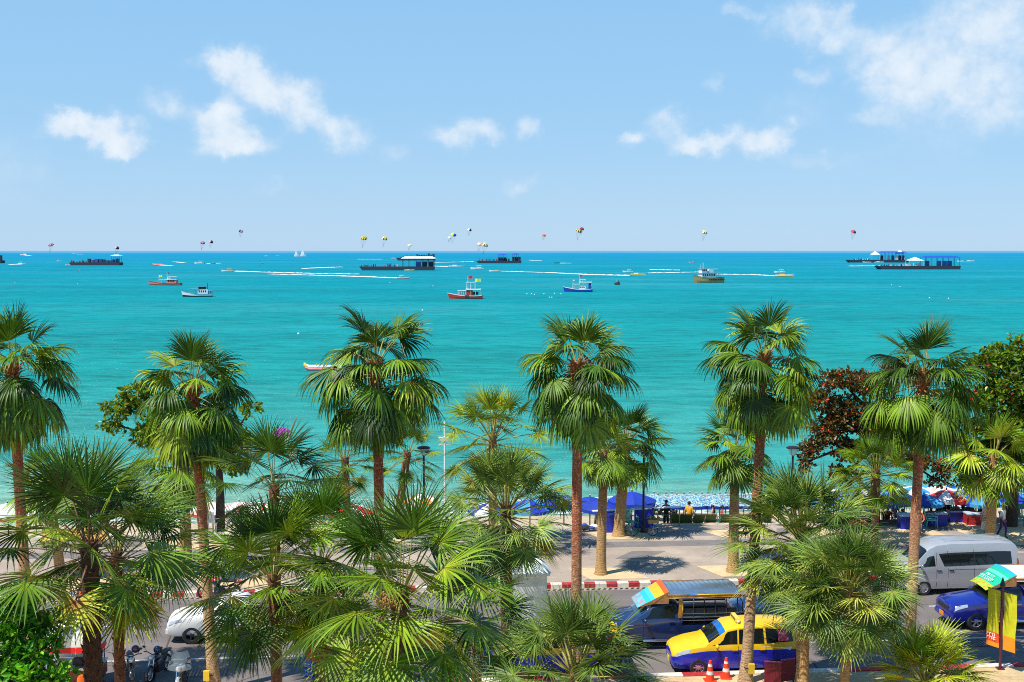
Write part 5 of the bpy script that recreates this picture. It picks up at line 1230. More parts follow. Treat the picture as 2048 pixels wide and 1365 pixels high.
b = MB(); b.rings([[(-.2, -.08, 5.68), (.2, -.08, 5.68), (.2, .08, 5.68), (-.2, .08, 5.68)], [(-.34, -.1, 5.9), (.34, -.1, 5.9), (.34, .1, 5.9), (-.34, .1, 5.9)]]); b.box((0, 0, 5.5), (.62, .05, .05)); b.build('bracket', MW, t)
# ------------------------------------------------------------------ umbrellas
def printed(name, cols, sc_=5):
    m, n, l, p = tex_mat(name); o = n.new('ShaderNodeTexCoord').outputs['Object']
    v = n.new('ShaderNodeTexVoronoi'); v.inputs['Scale'].default_value = sc_; l.new(o, v.inputs['Vector'])
    s = n.new('ShaderNodeSeparateColor'); l.new(v.outputs['Color'], s.inputs[0])
    r = n.new('ShaderNodeValToRGB'); r.color_ramp.interpolation = 'CONSTANT'; cr = r.color_ramp
    for i, c in enumerate(cols):
        e = cr.elements[i] if i < 2 else cr.elements.new(i / len(cols))
        e.position = i / len(cols); e.color = c + (1,)
    l.new(s.outputs[0], r.inputs[0]); l.new(r.outputs[0], p.inputs['Base Color']); p.inputs['Roughness'].default_value = .7
    return m
U = dict(blue=mat('canvas_blue', (.006, .03, .34), .6, var=.15), white=mat('canvas_white', (.72, .72, .72), .7), red=mat('canvas_red', (.6, .02, .02), .7), yellow=mat('canvas_yellow', (.75, .5, .02), .7), sky=mat('canvas_sky', (.03, .26, .55), .7, var=.1), pink=mat('canvas_salmon', (.68, .36, .3), .7, var=.1), orange=mat('canvas_orange', (.7, .2, .03), .7),
         print=printed('canvas_print', [(.36, .45, .48), (.05, .22, .32), (.2, .36, .42), (.06, .28, .32), (.4, .46, .48), (.04, .1, .25)], 16), print2=printed('canvas_print_bright', [(.38, .46, .48), (.05, .26, .32), (.42, .3, .1), (.3, .4, .44), (.04, .15, .3), (.36, .12, .1)], 16))
def umbrella(label, loc, R, h, ca, cb, val=None, group=None, first=None, tilt=0.0):
    if first:
        return clone(first, label, loc, random.Random(int(loc.x * 97)).uniform(0, .8), group)
    t = thing('beach_umbrella', label, 'umbrella', loc, 0, group)
    b = MB(); n = 8; rise = R * .34
    for k in range(n):
        a0, a1 = 2 * PI * k / n, 2 * PI * (k + 1) / n; G = []
        for i in range(5):
            q = i / 4; row = []
            for j in range(4):
                a = a0 + (a1 - a0) * j / 3; sag = 1 - .05 * math.sin(PI * j / 3) * q
                row.append((R * q * math.cos(a) * sag, R * q * math.sin(a) * sag, h + rise * (1 - q ** 1.25) - .05 * q * math.sin(PI * j / 3)))
            G.append(row)
        row = [(x * 1.01, y * 1.01, z - .17) for x, y, z in G[4]]; G.append(row)
        mi = k % 2
        for i in range(5):
            for j in range(3):
                vm = (2 if val else mi) if i == 4 else mi
                b.quad(G[i][j], G[i + 1][j], G[i + 1][j + 1], G[i][j + 1], vm)
    b.build('canopy', [U[ca], U[cb], U[val or ca]], t, smooth=30)
    b = MB(); b.tube([(0, 0, 0), (0, 0, h + rise + .1)], .034, 6); b.build('pole', BLACKP, t)
    b = MB(); b.ball((0, 0, h + rise + .1), .035, 0, 6, 4); b.build('finial', MW, t)
    return t
def ub(px, py, Y, R=1.25, ztop=None):
    """place from the top of the canopy; the foot stands on the sand"""
    p = at(px, py, Y); zt = p.z; zs = -1.1 if Y < 69 else -1.5
    return Vector((p.x, p.y, zs)), zt - zs - R * .34 - .1
def put(lab, px, py, Y, R, ca, cb, val=None, group=None):
    loc, h = ub(px, py, Y, R); return umbrella(lab, loc, R, h, ca, cb, val, group)
GBL = 'plain blue umbrellas at the sea wall'; GPR = 'printed white and blue umbrellas packed in rows'; GRW = 'red and white umbrellas seen between the left palms'; GMX = 'mixed umbrellas in the shade at the right'
put('plain royal blue umbrella left of the straight tall palm stem', 1128, 986, 66, 1.25, 'blue', 'blue', None, GBL)
put('low royal blue umbrella with white lettering marks between two palm stems', 1180, 990, 65, 1.2, 'blue', 'blue', 'blue', GBL)
put('lowest royal blue umbrella in front of the young palm stem', 1197, 998, 63.8, 1.05, 'blue', 'blue', None, GBL)
put('largest royal blue umbrella left of the lamp post by the bicycle', 1264, 980, 65, 1.35, 'blue', 'blue', 'blue', GBL)
# one printed umbrella is built, the others are copies of it
l0, h0 = ub(1316, 987, 65.5, 1.15)
pu = umbrella('printed white and blue umbrella nearest the lamp post, front row', l0, 1.15, h0, 'print', 'print', 'blue', GPR)
ords = ['second', 'third', 'fourth', 'fifth', 'sixth', 'seventh', 'eighth']
for i in range(5):
    px = 1316 + 38 * (i + 1); lc, hh = ub(px, 987, 65.5, 1.15); lc.z = l0.z
    umbrella('printed white and blue umbrella, %s from the lamp post in the front row' % ords[i], lc, 1.15, h0, 'print', 'print', 'blue', GPR, pu)
l1, h1 = ub(1332, 985, 68.5, 1.15)
pu2 = umbrella('bright printed umbrella nearest the lamp post, middle row', l1, 1.15, h1, 'print2', 'print', 'blue', GPR)
for i in range(4):
    px = 1332 + 36 * (i + 1); lc, hh = ub(px, 985, 68.5, 1.15); lc.z = l1.z
    umbrella('bright printed umbrella, %s from the lamp post in the middle row' % ords[i], lc, 1.15, h1, 'print2', 'print', 'blue', GPR, pu2)
l2, h2 = ub(1308, 984, 71.5, 1.15)
pu3 = umbrella('printed umbrella nearest the lamp post, row closest to the water', l2, 1.15, h2, 'print', 'print2', 'blue', GPR)
for i in range(5):
    px = 1308 + 36 * (i + 1); lc, hh = ub(px, 984, 71.5, 1.15); lc.z = l2.z
    umbrella('printed umbrella, %s from the lamp post in the row closest to the water' % ords[i], lc, 1.15, h2, 'print', 'print2', 'blue', GPR, pu3)
put('yellow and blue umbrella behind the tallest palm stem', 1558, 976, 66, 1.25, 'yellow', 'blue', None, GMX)
for (px, py, Y, R, ca, cb, lab) in ((1640, 972, 65.5, 1.3, 'white', 'sky', 'white and sky-blue umbrella left of the small round palm'), (1700, 978, 64, 1.35, 'blue', 'sky', 'blue umbrella behind the small round palm'), (1785, 976, 65, 1.45, 'sky', 'blue', 'two-tone blue umbrella right of the small round palm'), (1832, 968, 66, 1.4, 'sky', 'white', 'sky-blue and white umbrella just left of the tall stem'),
    (1882, 968, 67, 1.35, 'pink', 'white', 'salmon and white umbrella just right of the tall stem'), (1893, 976, 64.2, 1.2, 'red', 'white', 'red and white umbrella in front of the salmon one'), (1935, 976, 64.8, 1.4, 'sky', 'blue', 'blue-green and blue umbrella left of the sunlit palm stem'), (1930, 970, 69, 1.3, 'white', 'sky', 'mostly white umbrella behind the blue-green one'), (1985, 980, 65.5, 1.35, 'blue', 'sky', 'dark blue umbrella behind the sunlit palm stem'), (2035, 982, 65.5, 1.35, 'sky', 'blue', 'two-tone blue umbrella at the right picture edge'),
    (1668, 974, 69, 1.3, 'sky', 'white', 'pale umbrella behind, between the white-sky and blue ones'), (1730, 972, 69, 1.3, 'blue', 'white', 'blue and white umbrella hidden behind the small round palm crown'), (1810, 970, 69.5, 1.3, 'white', 'blue', 'white and blue umbrella in the back row left of the tall stem'), (1858, 967, 70, 1.3, 'sky', 'sky', 'plain sky-blue umbrella in the back row by the tall stem'), (1908, 968, 70, 1.3, 'blue', 'blue', 'plain blue umbrella in the back row behind the red one'), (1962, 970, 69.5, 1.3, 'white', 'sky', 'white and sky umbrella in the back row left of the sunlit palm'), (2012, 972, 69, 1.3, 'blue', 'white', 'blue and white umbrella in the back row near the right edge'), (1600, 976, 66.5, 1.25, 'sky', 'blue', 'blue umbrella right of the yellow and blue one'),
    (1768, 986, 63.6, 1.1, 'blue', 'blue', 'low plain blue umbrella in front, right of the dark palm trunk'), (1848, 984, 63.6, 1.15, 'sky', 'blue', 'low two-tone blue umbrella in front of the tall stem'), (1958, 984, 63.8, 1.15, 'blue', 'sky', 'low blue umbrella just left of the woman in cream')):
    put(lab, px, py, Y, R, ca, cb, None, GMX)
for (px, py, Y, R, ca, cb, va, lab) in ((15, 1003, 64.5, 1.6, 'white', 'white', 'red', 'white umbrella with a red hem at the left picture edge'), (-45, 1003, 65, 1.5, 'red', 'white', None, 'red and white umbrella cut by the left picture edge'), (425, 1000, 66, 1.4, 'white', 'pink', 'red', 'white and pink umbrella with a red hem right of the palm over the white pickup'), (478, 1000, 65.5, 1.4, 'pink', 'white', 'red', 'pink umbrella with a red hem behind the bushy palms'), (532, 1004, 66, 1.3, 'white', 'red', 'red', 'red and white umbrella behind the slim pale trunk palm'), (843, 985, 64, 1.0, 'orange', 'white', None, 'orange and white umbrella at the foot of the lamp post left of the white mast'), (300, 1004, 66, 1.4, 'white', 'pink', 'red', 'white umbrella seen left of the palm stem before the white pickup'), (700, 1004, 66, 1.4, 'white', 'red', 'red', 'red and white umbrella behind the large fruiting palm'), (985, 1000, 66, 1.4, 'blue', 'white', None, 'blue and white umbrella behind the grey-green palm'), (1060, 995, 66, 1.4, 'blue', 'sky', None, 'blue umbrella right of the grey-green palm')):
    put(lab, px, py, Y, R, ca, cb, va, GRW if px < 900 else GBL)
# ------------------------------------------------------------------ beach furniture
def armchair(label, loc, rz, m, group=None, s=1.0):
    t = thing('plastic_chair', label, 'chair', loc, rz, group); t.scale = (s, s, s)
    b = MB(); b.box((0, 0, .42), (.5, .46, .04)); b.build('seat', m, t)
    b = MB()
    for i in range(7): b.box((-.2 + .067 * i, .24 + .07, .68), (.045, .03, .5), M=Matrix.Rotation(-.22, 4, 'X'))
    b.box((0, .37, .93), (.5, .04, .1), M=Matrix.Rotation(-.22, 4, 'X')); b.build('backrest', m, t)
    for sd in (1, -1):
        b = MB(); b.box((sd * .27, 0, .64), (.06, .5, .03)); b.tube([(sd * .27, -.22, .64), (sd * .27, -.24, .4)], .025, 6); b.build('armrest', m, t)
        for y in (-.22, .22): b = MB(); b.tube([(sd * .24, y, .42), (sd * .27, y * 1.2, 0)], .028, 6); b.build('leg', m, t)
    return t
TEAL = mat('plastic_teal', (.03, .42, .32), .4); CYANP = mat('plastic_cyan', (.05, .38, .42), .4); GREENP = mat('plastic_green', (.02, .3, .1), .4); WPLA = mat('plastic_white', (.74, .74, .74), .4)
armchair('turquoise plastic armchair left of the bicycle', gnd(1261, 1062, KH), .5, TEAL, s=1.15)
armchair('pale blue plastic armchair turned sideways beside the blue box', gnd(1862, 1056, KH), 1.4, CYANP, s=1.1)
armchair('green plastic armchair in the shade at the right edge', gnd(2036, 1050, KH), -.4, GREENP, s=1.1)
armchair('white plastic armchair between the palms above the white pickup', gnd(432, 1062, KH), 2.6, WPLA, s=1.15)
armchair('white plastic armchair half hidden behind its neighbour', gnd(470, 1060, KH), 2.9, WPLA, s=1.15)
# slung deck chairs along the wall, all alike
DG = mat('canvas_green', (.07, .13, .03), .7, var=.2); WOODL = mat('pale_wood', (.3, .24, .12), .7)
def deckchair(label, loc, rz):
    t = thing('deck_chair', label, 'deck chair', loc, rz, 'green deck chairs behind the sea wall')
    for sd in (1, -1):
        b = MB(); b.tube([(sd * .3, -.5, 0), (sd * .3, .55, 1.05)], .022, 5); b.build('side_rail', WOODL, t)
        b = MB(); b.tube([(sd * .27, .5, 0), (sd * .27, -.3, .55)], .02, 5); b.build('leg', WOODL, t)
    b = MB(); R = [[(-.28, .53 - .9 * q, 1.02 - .75 * q - .18 * math.sin(PI * q)), (.28, .53 - .9 * q, 1.02 - .75 * q - .18 * math.sin(PI * q))] for q in [i / 8 for i in range(9)]]
    b.rings(R, 0, False, False); b.build('canvas', DG, t)
    b = MB(); b.tube([(-.32, .55, 1.05), (.32, .55, 1.05)], .022, 5); b.build('top_bar', WOODL, t)
    return t
dc = None
for i, px in enumerate((1352, 1372, 1395, 1420, 1450, 1482, 1502, 1530, 1345 - 120, 1200)):
    lab = ['first green deck chair right of the coconut pile', 'second green deck chair right of the coconut pile', 'green deck chair below the people in yellow and white', 'green deck chair right of the people in yellow and white', 'green deck chair left of the tan palm stem by the tallest palm', 'green deck chair right of the tan palm stem', 'green deck chair next to the tallest palm stem', 'green deck chair right of the tallest palm stem', 'green deck chair behind the blue boxes', 'green deck chair left of the young palm by the chair'][i]
    p = at(px, 1045, 63.4); p.z = -.35
    if dc is None: dc = deckchair(lab, p, PI)
    else: clone(dc, lab, p, PI + random.Random(i).uniform(-.12, .12))
# low platform behind the wall that carries chairs and boxes
def bluebox(label, px, py, w, d, h, m, lidm, z=KH, rz=0.0, group=None, Y=None):
    p = gnd(px, py, z) if Y is None else at(px, py, Y)
    if Y is not None: p.z = z
    t = thing('cool_box', label, 'box', p, rz, group)
    b = MB(); b.box((0, 0, h * .45), (w, d, h * .9)); 
    for s in (-1, 1): b.box((0, s * d * .5, h * .6), (w * .9, .02, .03), 0)
    b.build('box', m, t); b = MB(); b.box((0, 0, h * .95), (w * 1.04, d * 1.04, h * .1)); b.build('lid', lidm, t); return t
BBX = mat('box_blue', (.012, .03, .42), .45, var=.1); BBL = mat('box_lid_pale', (.4, .5, .6), .5); RBX = mat('box_red', (.4, .02, .02), .5, var=.2)
bluebox('tall blue box behind the turquoise chair', 1287, 1054, 1.0, .6, 1.1, BBX, BBX)
bluebox('blue box between the two young palm stems', 1220, 1064, .8, .5, .95, BBX, BBX)
bluebox('blue box left of the turquoise chair', 1243, 1062, .35, .4, .8, BBX, BBX)
bluebox('blue box behind the seated man in orange', 1815, 1056, .95, .7, .75, BBX, BBL)
bluebox('blue box with a pale lid behind the tall palm stem', 1874, 1050, .9, .6, .7, BBX, BBL)
bluebox('long blue box on the sand in the right shade', 1918, 1042, 1.2, .6, .6, BBX, BBL)
bluebox('long red box with a pale lid left of the woman in cream', 1955, 1048, 1.35, .7, .62, RBX, BBL)
bluebox('red box in the shade left of the dark palm trunk', 1712, 1056, 1.0, .6, .55, RBX, RBX)
# counter rail
p0 = gnd(1185, 1062, KH); p1 = gnd(1362, 1052, KH); t = thing('counter', 'long thin white-topped counter running behind the bicycle', 'counter', p0); d = p1 - p0
b = MB(); ang = math.atan2(d.y, d.x); b.box((d.x / 2, d.y / 2, 1.06), (d.length, .3, .04), rz=ang); b.build('top', mat('counter_white', (.7, .7, .68), .5), t)
for q in (.05, .35, .68, .98): b = MB(); b.tube([(d.x * q, d.y * q, 0), (d.x * q, d.y * q, 1.04)], .03, 6); b.build('leg', WOODL, t)
# bicycle with a goods basket
p = gnd(1286, 1072, KH); t = thing('bicycle', 'black bicycle with a goods rack leaning by the lamp post', 'bicycle', p + Vector((0, -.1, 0)), ROAD_A)
for x, r in ((-.62, .36), (.5, .29)):
    wh = thing('wheel', None, None, (x, 0, r)); wh.parent = t
    b = MB(); b.lathe([(r - .03, -.015), (r, -.012), (r, .012), (r - .03, .015), (r - .03, -.015)], n=28, axis='Y'); b.build('tyre', TYRE, wh)
    b = MB()
    for k in range(14): a = k * PI / 7; b.tube([(0, 0, 0), (math.cos(a) * (r - .02), 0, math.sin(a) * (r - .02))], .004, 3)
    b.lathe([(.001, -.04), (.03, -.04), (.03, .04), (.001, .04)], n=8, axis='Y'); b.build('spoke', CHROME, wh)
b = MB(); A, B_, C_, D_ = Vector((-.62, 0, .36)), Vector((-.38, 0, .95)), Vector((.06, 0, .34)), Vector((.12, 0, .85))
for u_, v_ in ((A, B_), (B_, C_), (C_, D_), (D_, Vector((-.4, 0, .88))), (C_, Vector((.5, 0, .29))), (D_, Vector((.5, 0, .29)))): b.tube([u_, v_], .018, 6)
b.build('frame', BLACKP, t)
b = MB(); b.tube([(-.38, 0, .95), (-.36, 0, 1.05), (-.3, .26, 1.08)], .014, 5); b.tube([(-.36, 0, 1.05), (-.3, -.26, 1.08)], .014, 5); b.build('handlebar', CHROME, t)
b = MB(); b.ball((.12, 0, .9), (.14, .08, .04)); b.build('saddle', BLACKP, t)
b = MB(); b.box((.5, 0, .72), (.55, .4, .03)); b.box((.5, .2, .82), (.55, .02, .18)); b.box((.5, -.2, .82), (.55, .02, .18)); b.build('goods_rack', mat('rack_tan', (.32, .22, .08), .7), t)
CO = mat('coconut_green', (.12, .16, .03), .6, var=.4, vscale=9)
c0 = None; rr = random.Random(8)
for i in range(14):
    q = p + Vector((.36 + rr.uniform(0, .42), -.1 + rr.uniform(-.15, .15), .86 + .1 * (i % 2))) if i < 6 else gnd(1308 + 4.2 * (i - 6), 1047, KH) + Vector((0, .3, .55 + .14 * (i % 3)))
    lab = 'green coconut heaped on the bicycle rack' if i < 6 else 'green coconut in the pile beside the bicycle'
    gp = 'green coconuts for sale'
    if c0 is None:
        b = MB(); b.ball((0, 0, 0), (.1, .1, .11), 0, 10, 7); c0 = tag(b.build('coconut', CO, smooth=60), lab, 'coconut', gp); c0.location = q
    else: clone(c0, lab, q)
t = thing('stall_table', 'small table under the coconut pile', 'table', gnd(1325, 1046, KH) + Vector((0, .3, 0))); b = MB(); b.box((0, 0, .43), (1.1, .6, .04)); b.build('tabletop', WOODL, t)
for x in (-.5, .5):
    for y in (-.25, .25): b = MB(); b.tube([(x, y, 0), (x, y, .42)], .025, 5); b.build('leg', WOODL, t)
b = MB(); rr = random.Random(2)
t = thing('cloth_bundle', 'heap of white and navy sheets on the paving beside the blue box', 'bundle', gnd(1175, 1062, KH))
for k in range(9):
    b = MB(); b.ball((rr.uniform(-.5, .5), rr.uniform(-.2, .2), rr.uniform(.08, .25)), (rr.uniform(.15, .3), rr.uniform(.12, .2), rr.uniform(.07, .14)), 0, 9, 6)
    b.build('sheet', (CLO['white'], CLO['blue'], CLO['black'])[k % 3], t, smooth=60)
# yellow low screen at left
p = gnd(150, 1092, KH); t = thing('yellow_bench', 'long yellow slatted bench half hidden behind the spiky trunk', 'bench', p, ROAD_A)
YB = mat('bench_yellow', (.62, .4, .08), .6, var=.15); b = MB()
for k in range(4): b.box((0, .02 * k, .42 + .13 * k), (3.2, .03, .11))
b.build('backrest', YB, t); b = MB(); b.box((0, -.25, .38), (3.2, .5, .05)); b.build('seat', YB, t)
for x in (-1.5, 0, 1.5): b = MB(); b.box((x, -.2, .18), (.08, .4, .36)); b.build('leg', YB, t)
# people by the sea wall and on the sand
BP = 'people sitting under the umbrellas'
PP = [(1332, 1042, 63.2, 'stand', 'black', 'black', 2, 'person in black standing right of the coconut pile', 0, -.35), (1378, 1040, 64, 'stand', 'yellow', 'yellow', 1, 'person in yellow under the printed umbrellas', 2.6, -.6), (1390, 1040, 64.3, 'bend', 'white', 'black', 1, 'person in white bending beside the one in yellow', -1.2, -.6), (1425, 1042, 64.4, 'stand', 'pink', 'jeans', 1, 'person in a patterned pink top and jeans under the printed umbrellas', 1.2, -.9), (1445, 1045, 64.2, 'sit', 'red', 'black', 2, 'seated person in red right of the person in jeans', 1.5, -.4),
      (1290, 1030, 64, 'sit', 'black', 'black', 2, 'seated person in black behind the lamp post', 0, -.2), (1962, 1020, 72, 'stand', 'white', 'red', 1, 'bather in white and red standing at the water edge', .3, -1.9), (1949, 1018, 72.5, 'stand', 'blue', 'blue', 1, 'bather in blue standing at the water edge', -.3, -1.9),
      (1862, 1045, 64.5, 'sit', 'black', 'black', 2, 'seated dark-clothed person just right of the tall stem by the red umbrella', .4, -.5), (1898, 1045, 64.8, 'recline', 'red', 'black', 1, 'reclining person in red below the red and white umbrella', .3, -.5), (1925, 1045, 64.6, 'sit', 'black', 'jeans', 2, 'seated person in black below the blue-green umbrella', -.2, -.5), (1912, 1040, 66.5, 'sit', 'pink', 'blue', 1, 'seated person in pink behind the long blue box', .2, -.7), (1805, 1045, 64.8, 'recline', 'green', 'black', 0, 'reclining person in green behind the blue box', -.3, -.6),
      (1775, 1045, 64.4, 'sit', 'red', 'black', 2, 'seated person in red right of the dark palm trunk', .2, -.5), (1722, 1045, 64.3, 'sit', 'orange', 'black', 0, 'seated person in orange left of the dark palm trunk', .3, -.5), (1690, 1045, 64.5, 'recline', 'black', 'black', 2, 'reclining person in black under the blue umbrella', -.2, -.6), (2012, 1045, 64.5, 'sit', 'black', 'black', 2, 'seated person in black beside the large tree trunk', .3, -.5), (2030, 1042, 66, 'sit', 'blue', 'black', 1, 'seated person in blue at the right picture edge', -.4, -.7), (1655, 1045, 64.5, 'sit', 'white', 'blue', 1, 'seated person in white under the white and sky-blue umbrella', .1, -.5),
      (1790, 1040, 67, 'sit', 'black', 'black', 2, 'seated person in black deep in the shade behind the seated red one', .4, -.8), (1880, 1040, 66.8, 'recline', 'jeans', 'black', 2, 'reclining person in denim blue behind the red umbrella pole', -.3, -.7), (1940, 1042, 66, 'sit', 'orange', 'black', 0, 'seated person in orange under the back row umbrellas', .1, -.6), (1970, 1040, 66.5, 'recline', 'black', 'jeans', 2, 'reclining person in black behind the long red box', .3, -.7), (1740, 1040, 66, 'sit', 'blue', 'black', 2, 'seated person in blue behind the dark palm trunk', -.2, -.6), (1625, 1042, 64.6, 'recline', 'red', 'black', 1, 'reclining person in red below the blue umbrella by the yellow one', .2, -.5), (1875, 1048, 63.2, 'sit', 'camo', 'black', 0, 'seated person in a patterned top beside the pale-lidded blue box', .2, -.35), (1895, 1046, 66, 'stand', 'black', 'black', 2, 'vendor in black standing below the red and white umbrella', .4, -.6), (1470, 1042, 66, 'sit', 'black', 'black', 2, 'seated person in black left of the tan palm stem', .2, -.8), (1350, 1042, 66, 'recline', 'blue', 'black', 2, 'reclining person in blue under the first printed umbrellas', .1, -.8), (1510, 1042, 65, 'sit', 'jeans', 'black', 1, 'seated person in denim by the tallest palm stem', .2, -.7)]
for (px, py, Y, po, sh_, lg, sk, lab, rz, z) in PP:
    p = at(px, py, Y); p.z = z; person(lab, p, rz, po, CLO[sh_], CLO[lg], sk, True, None, long_=lg in ('jeans', 'black'), group=BP if po in ('sit', 'recline') else None)
    if po in ('sit', 'recline'):
        k = armchair('chair under the %s' % lab.replace('seated ', '').replace('reclining ', ''), p + Vector((0, 0, -.02)), rz, (GREENP, CYANP, WPLA, mat('plastic_blue', (.02, .05, .3), .5))[len(lab) % 4], 'plastic chairs under the umbrellas', .95)
# sand terrace that carries the front row
b = MB(); b.quad(W(-60, V_WALL + .36, -.62), W(60, V_WALL + .36, -.62), W(60, 66.2, -.85), W(-60, 66.2, -.85)); b.quad(W(-60, 66.2, -.85), W(60, 66.2, -.85), W(60, 67.5, -1.35), W(-60, 67.5, -1.35))
tag(b.build('sand_terrace', SAND), kind='structure')
# deflated-free parasail standing on the sand
# ------------------------------------------------------------------ boats
BW = mat('boat_white', (.74, .75, .75), .4, var=.05); BRD = mat('boat_red', (.42, .03, .02), .4, var=.2); BRN = mat('boat_pink', (.5, .2, .17), .5, var=.15); BBK = mat('boat_black', (.012, .013, .016), .6); BBU = mat('boat_blue', (.012, .05, .33), .4, var=.15); BTN = mat('boat_tan', (.5, .34, .13), .6, var=.2, dirt=(.2, .1, .04), dscale=1.5, damt=.6); BCY = mat('boat_cyan', (.1, .35, .5), .4); BYL = mat('boat_yellow', (.78, .5, .03), .4); BRU = mat('boat_rust', (.3, .09, .04), .6); FOAMW = None
m, n, l, p_ = tex_mat('wake_foam'); p_.inputs['Base Color'].default_value = (.85, .88, .88, 1); p_.inputs['Roughness'].default_value = .9
g = n.new('ShaderNodeNewGeometry').outputs['Position']; l.new(noise(n, l, mapping(n, l, g, scale=(.25, .5, 1)), 1.0, 6, .7, .3, .5), p_.inputs['Alpha']); FOAMW = m
def sea(px, py): return gnd(px, py, SEA_Z)
def hull(b, Ln, bw, sheer, bow, dr, mi_top, mi_low, mi_deck, n=14):
    """Ln along x with the bow at +x; sheer height amidships, bow rise, draught"""
    T, M_, B_ = [], [], []
    for i in range(n + 1):
        t = i / n; x = -Ln / 2 + Ln * t
        w = bw / 2 * (1 - max(0, (t - .45) / .55) ** 2.2) * (.82 + .18 * min(1, t / .25)) + .03
        z = sheer + bow * max(0, (t - .4) / .6) ** 2 + .25 * bow * max(0, (.2 - t) / .2) ** 2
        xo = .06 * Ln * max(0, (t - .8) / .2)
        T.append((x + xo, w, z)); M_.append((x + xo * .4, w * .93, z * .35)); B_.append((x, w * .6, -dr))
    for sd in (1, -1):
        f = lambda q: (q[0], q[1] * sd, q[2])
        for i in range(n):
            b.quad(f(T[i]), f(T[i + 1]), f(M_[i + 1]), f(M_[i]), mi_top); b.quad(f(M_[i]), f(M_[i + 1]), f(B_[i + 1]), f(B_[i]), mi_low)
    for i in range(n):
        z = .86
        b.quad((T[i][0], T[i][1], T[i][2] * z), (T[i + 1][0], T[i + 1][1], T[i + 1][2] * z), (T[i + 1][0], -T[i + 1][1], T[i + 1][2] * z), (T[i][0], -T[i][1], T[i][2] * z), mi_deck)
    b.quad((T[0][0], T[0][1], T[0][2]), (T[0][0], -T[0][1], T[0][2]), (B_[0][0], -B_[0][1], B_[0][2]), (B_[0][0], B_[0][1], B_[0][2]), mi_low)
def frame_canopy(parent, x0, x1, w, z0, z1, roofm, postm, nm='awning', npost=4, thick=.12, r=.06):
    b = MB()
    for i in range(npost):
        x = x0 + (x1 - x0) * i / (npost - 1)
        for sd in (1, -1): b.tube([(x, sd * w / 2, z0), (x, sd * w / 2, z1)], r, 4)
    b.build('awning_post', postm, parent)
    b = MB(); b.box(((x0 + x1) / 2, 0, z1 + thick / 2), (abs(x1 - x0) + .4, w + .4, thick)); b.build(nm, roofm, parent)
def flag(parent, x, z0, z1, m, s=1.0):
    b = MB(); b.tube([(x, 0, z0), (x, 0, z1)], .05 * s, 5); b.build('flag_pole', BW, parent)
    b = MB(); R = [[(x - .1 * s - 1.2 * s * q, .12 * math.sin(q * 5), z1 - .05), (x - .1 * s - 1.2 * s * q, .12 * math.sin(q * 5 + .6), z1 - .8 * s)] for q in [i / 5 for i in range(6)]]; b.rings(R, 0, False, False); b.build('flag', m, parent)
def boat(label, px, py, lpx, rz, spec):
    p = sea(px, py); s = FPX / p.y; Ln = lpx / s
    t = thing('tour_boat', label, 'boat', p, rz, None); spec(t, Ln); return t
FY = mat('flag_yellow', (.75, .7, .02), .7); FT = mat('flag_tricolour', (.4, .05, .12), .7)
def hull_part(t, L_, bw, sh_, bow, dr, top, low, deck, band=None):
    b = MB(); hull(b, L_, bw, sh_, bow, dr, 0, 1, 2); h = b.build('hull', [top, low, deck], t, smooth=40)
    if band:
        b = MB(); n = 14; 
        for sd in (1, -1):
            pr = None
            for i in range(n + 1):
                q = i / n; x = -L_ / 2 + L_ * q; w = bw / 2 * (1 - max(0, (q - .45) / .55) ** 2.2) * (.82 + .18 * min(1, q / .25)) + .06; z = sh_ + bow * max(0, (q - .4) / .6) ** 2 + .25 * bow * max(0, (.2 - q) / .2) ** 2; xo = .06 * L_ * max(0, (q - .8) / .2)
                cur = ((x + xo, w * sd, z + .06), (x + xo * .9, w * sd, z - .16))
                if pr: b.quad(pr[0], cur[0], cur[1], pr[1])
                pr = cur
        b.build('gunwale', band, h)
def tyres(t, xs, y, z):
    for x in xs:
        b = MB(); b.lathe([(.2, -.08), (.4, -.08), (.42, .08), (.2, .08), (.2, -.08)], (x, y, z), 12, 0, 'Y'); b.build('fender', BBK, t)
def spec_pink(t, L):
    hull_part(t, L, L * .22, 1.0, 1.3, .5, BRN, BRU, mat('deck_brown', (.25, .12, .06), .7), BRD)
    frame_canopy(t, L * .17, -L * .08, L * .16, .9, 3.0, BW, BW, npost=4)
    b = MB(); b.box((-L * .22, 0, 1.9), (L * .3, L * .16, 2.0)); b.build('cabin', BRN, t)
    for i in range(4):
        for sd in (1, -1): b = MB(); b.box((-L * .13 - i * L * .055, sd * L * .081, 2.2), (L * .035, .05, .8)); b.build('window', GLASS, t)
    b = MB(); b.box((-L * .22, 0, 3.0), (L * .34, L * .19, .2)); b.build('cabin_roof', BW, t)
    b = MB(); b.box((-L * .14, 0, 3.7), (L * .12, L * .12, 1.2)); b.build('wheelhouse', BW, t)
    frame_canopy(t, -L * .1, -L * .36, L * .15, 3.1, 4.3, BW, BW, 'upper_awning', 4, .1)
    flag(t, L * .2, 1, 5.2, FY, 1.2); flag(t, -L * .06, 3, 6.6, FT, 1.1)
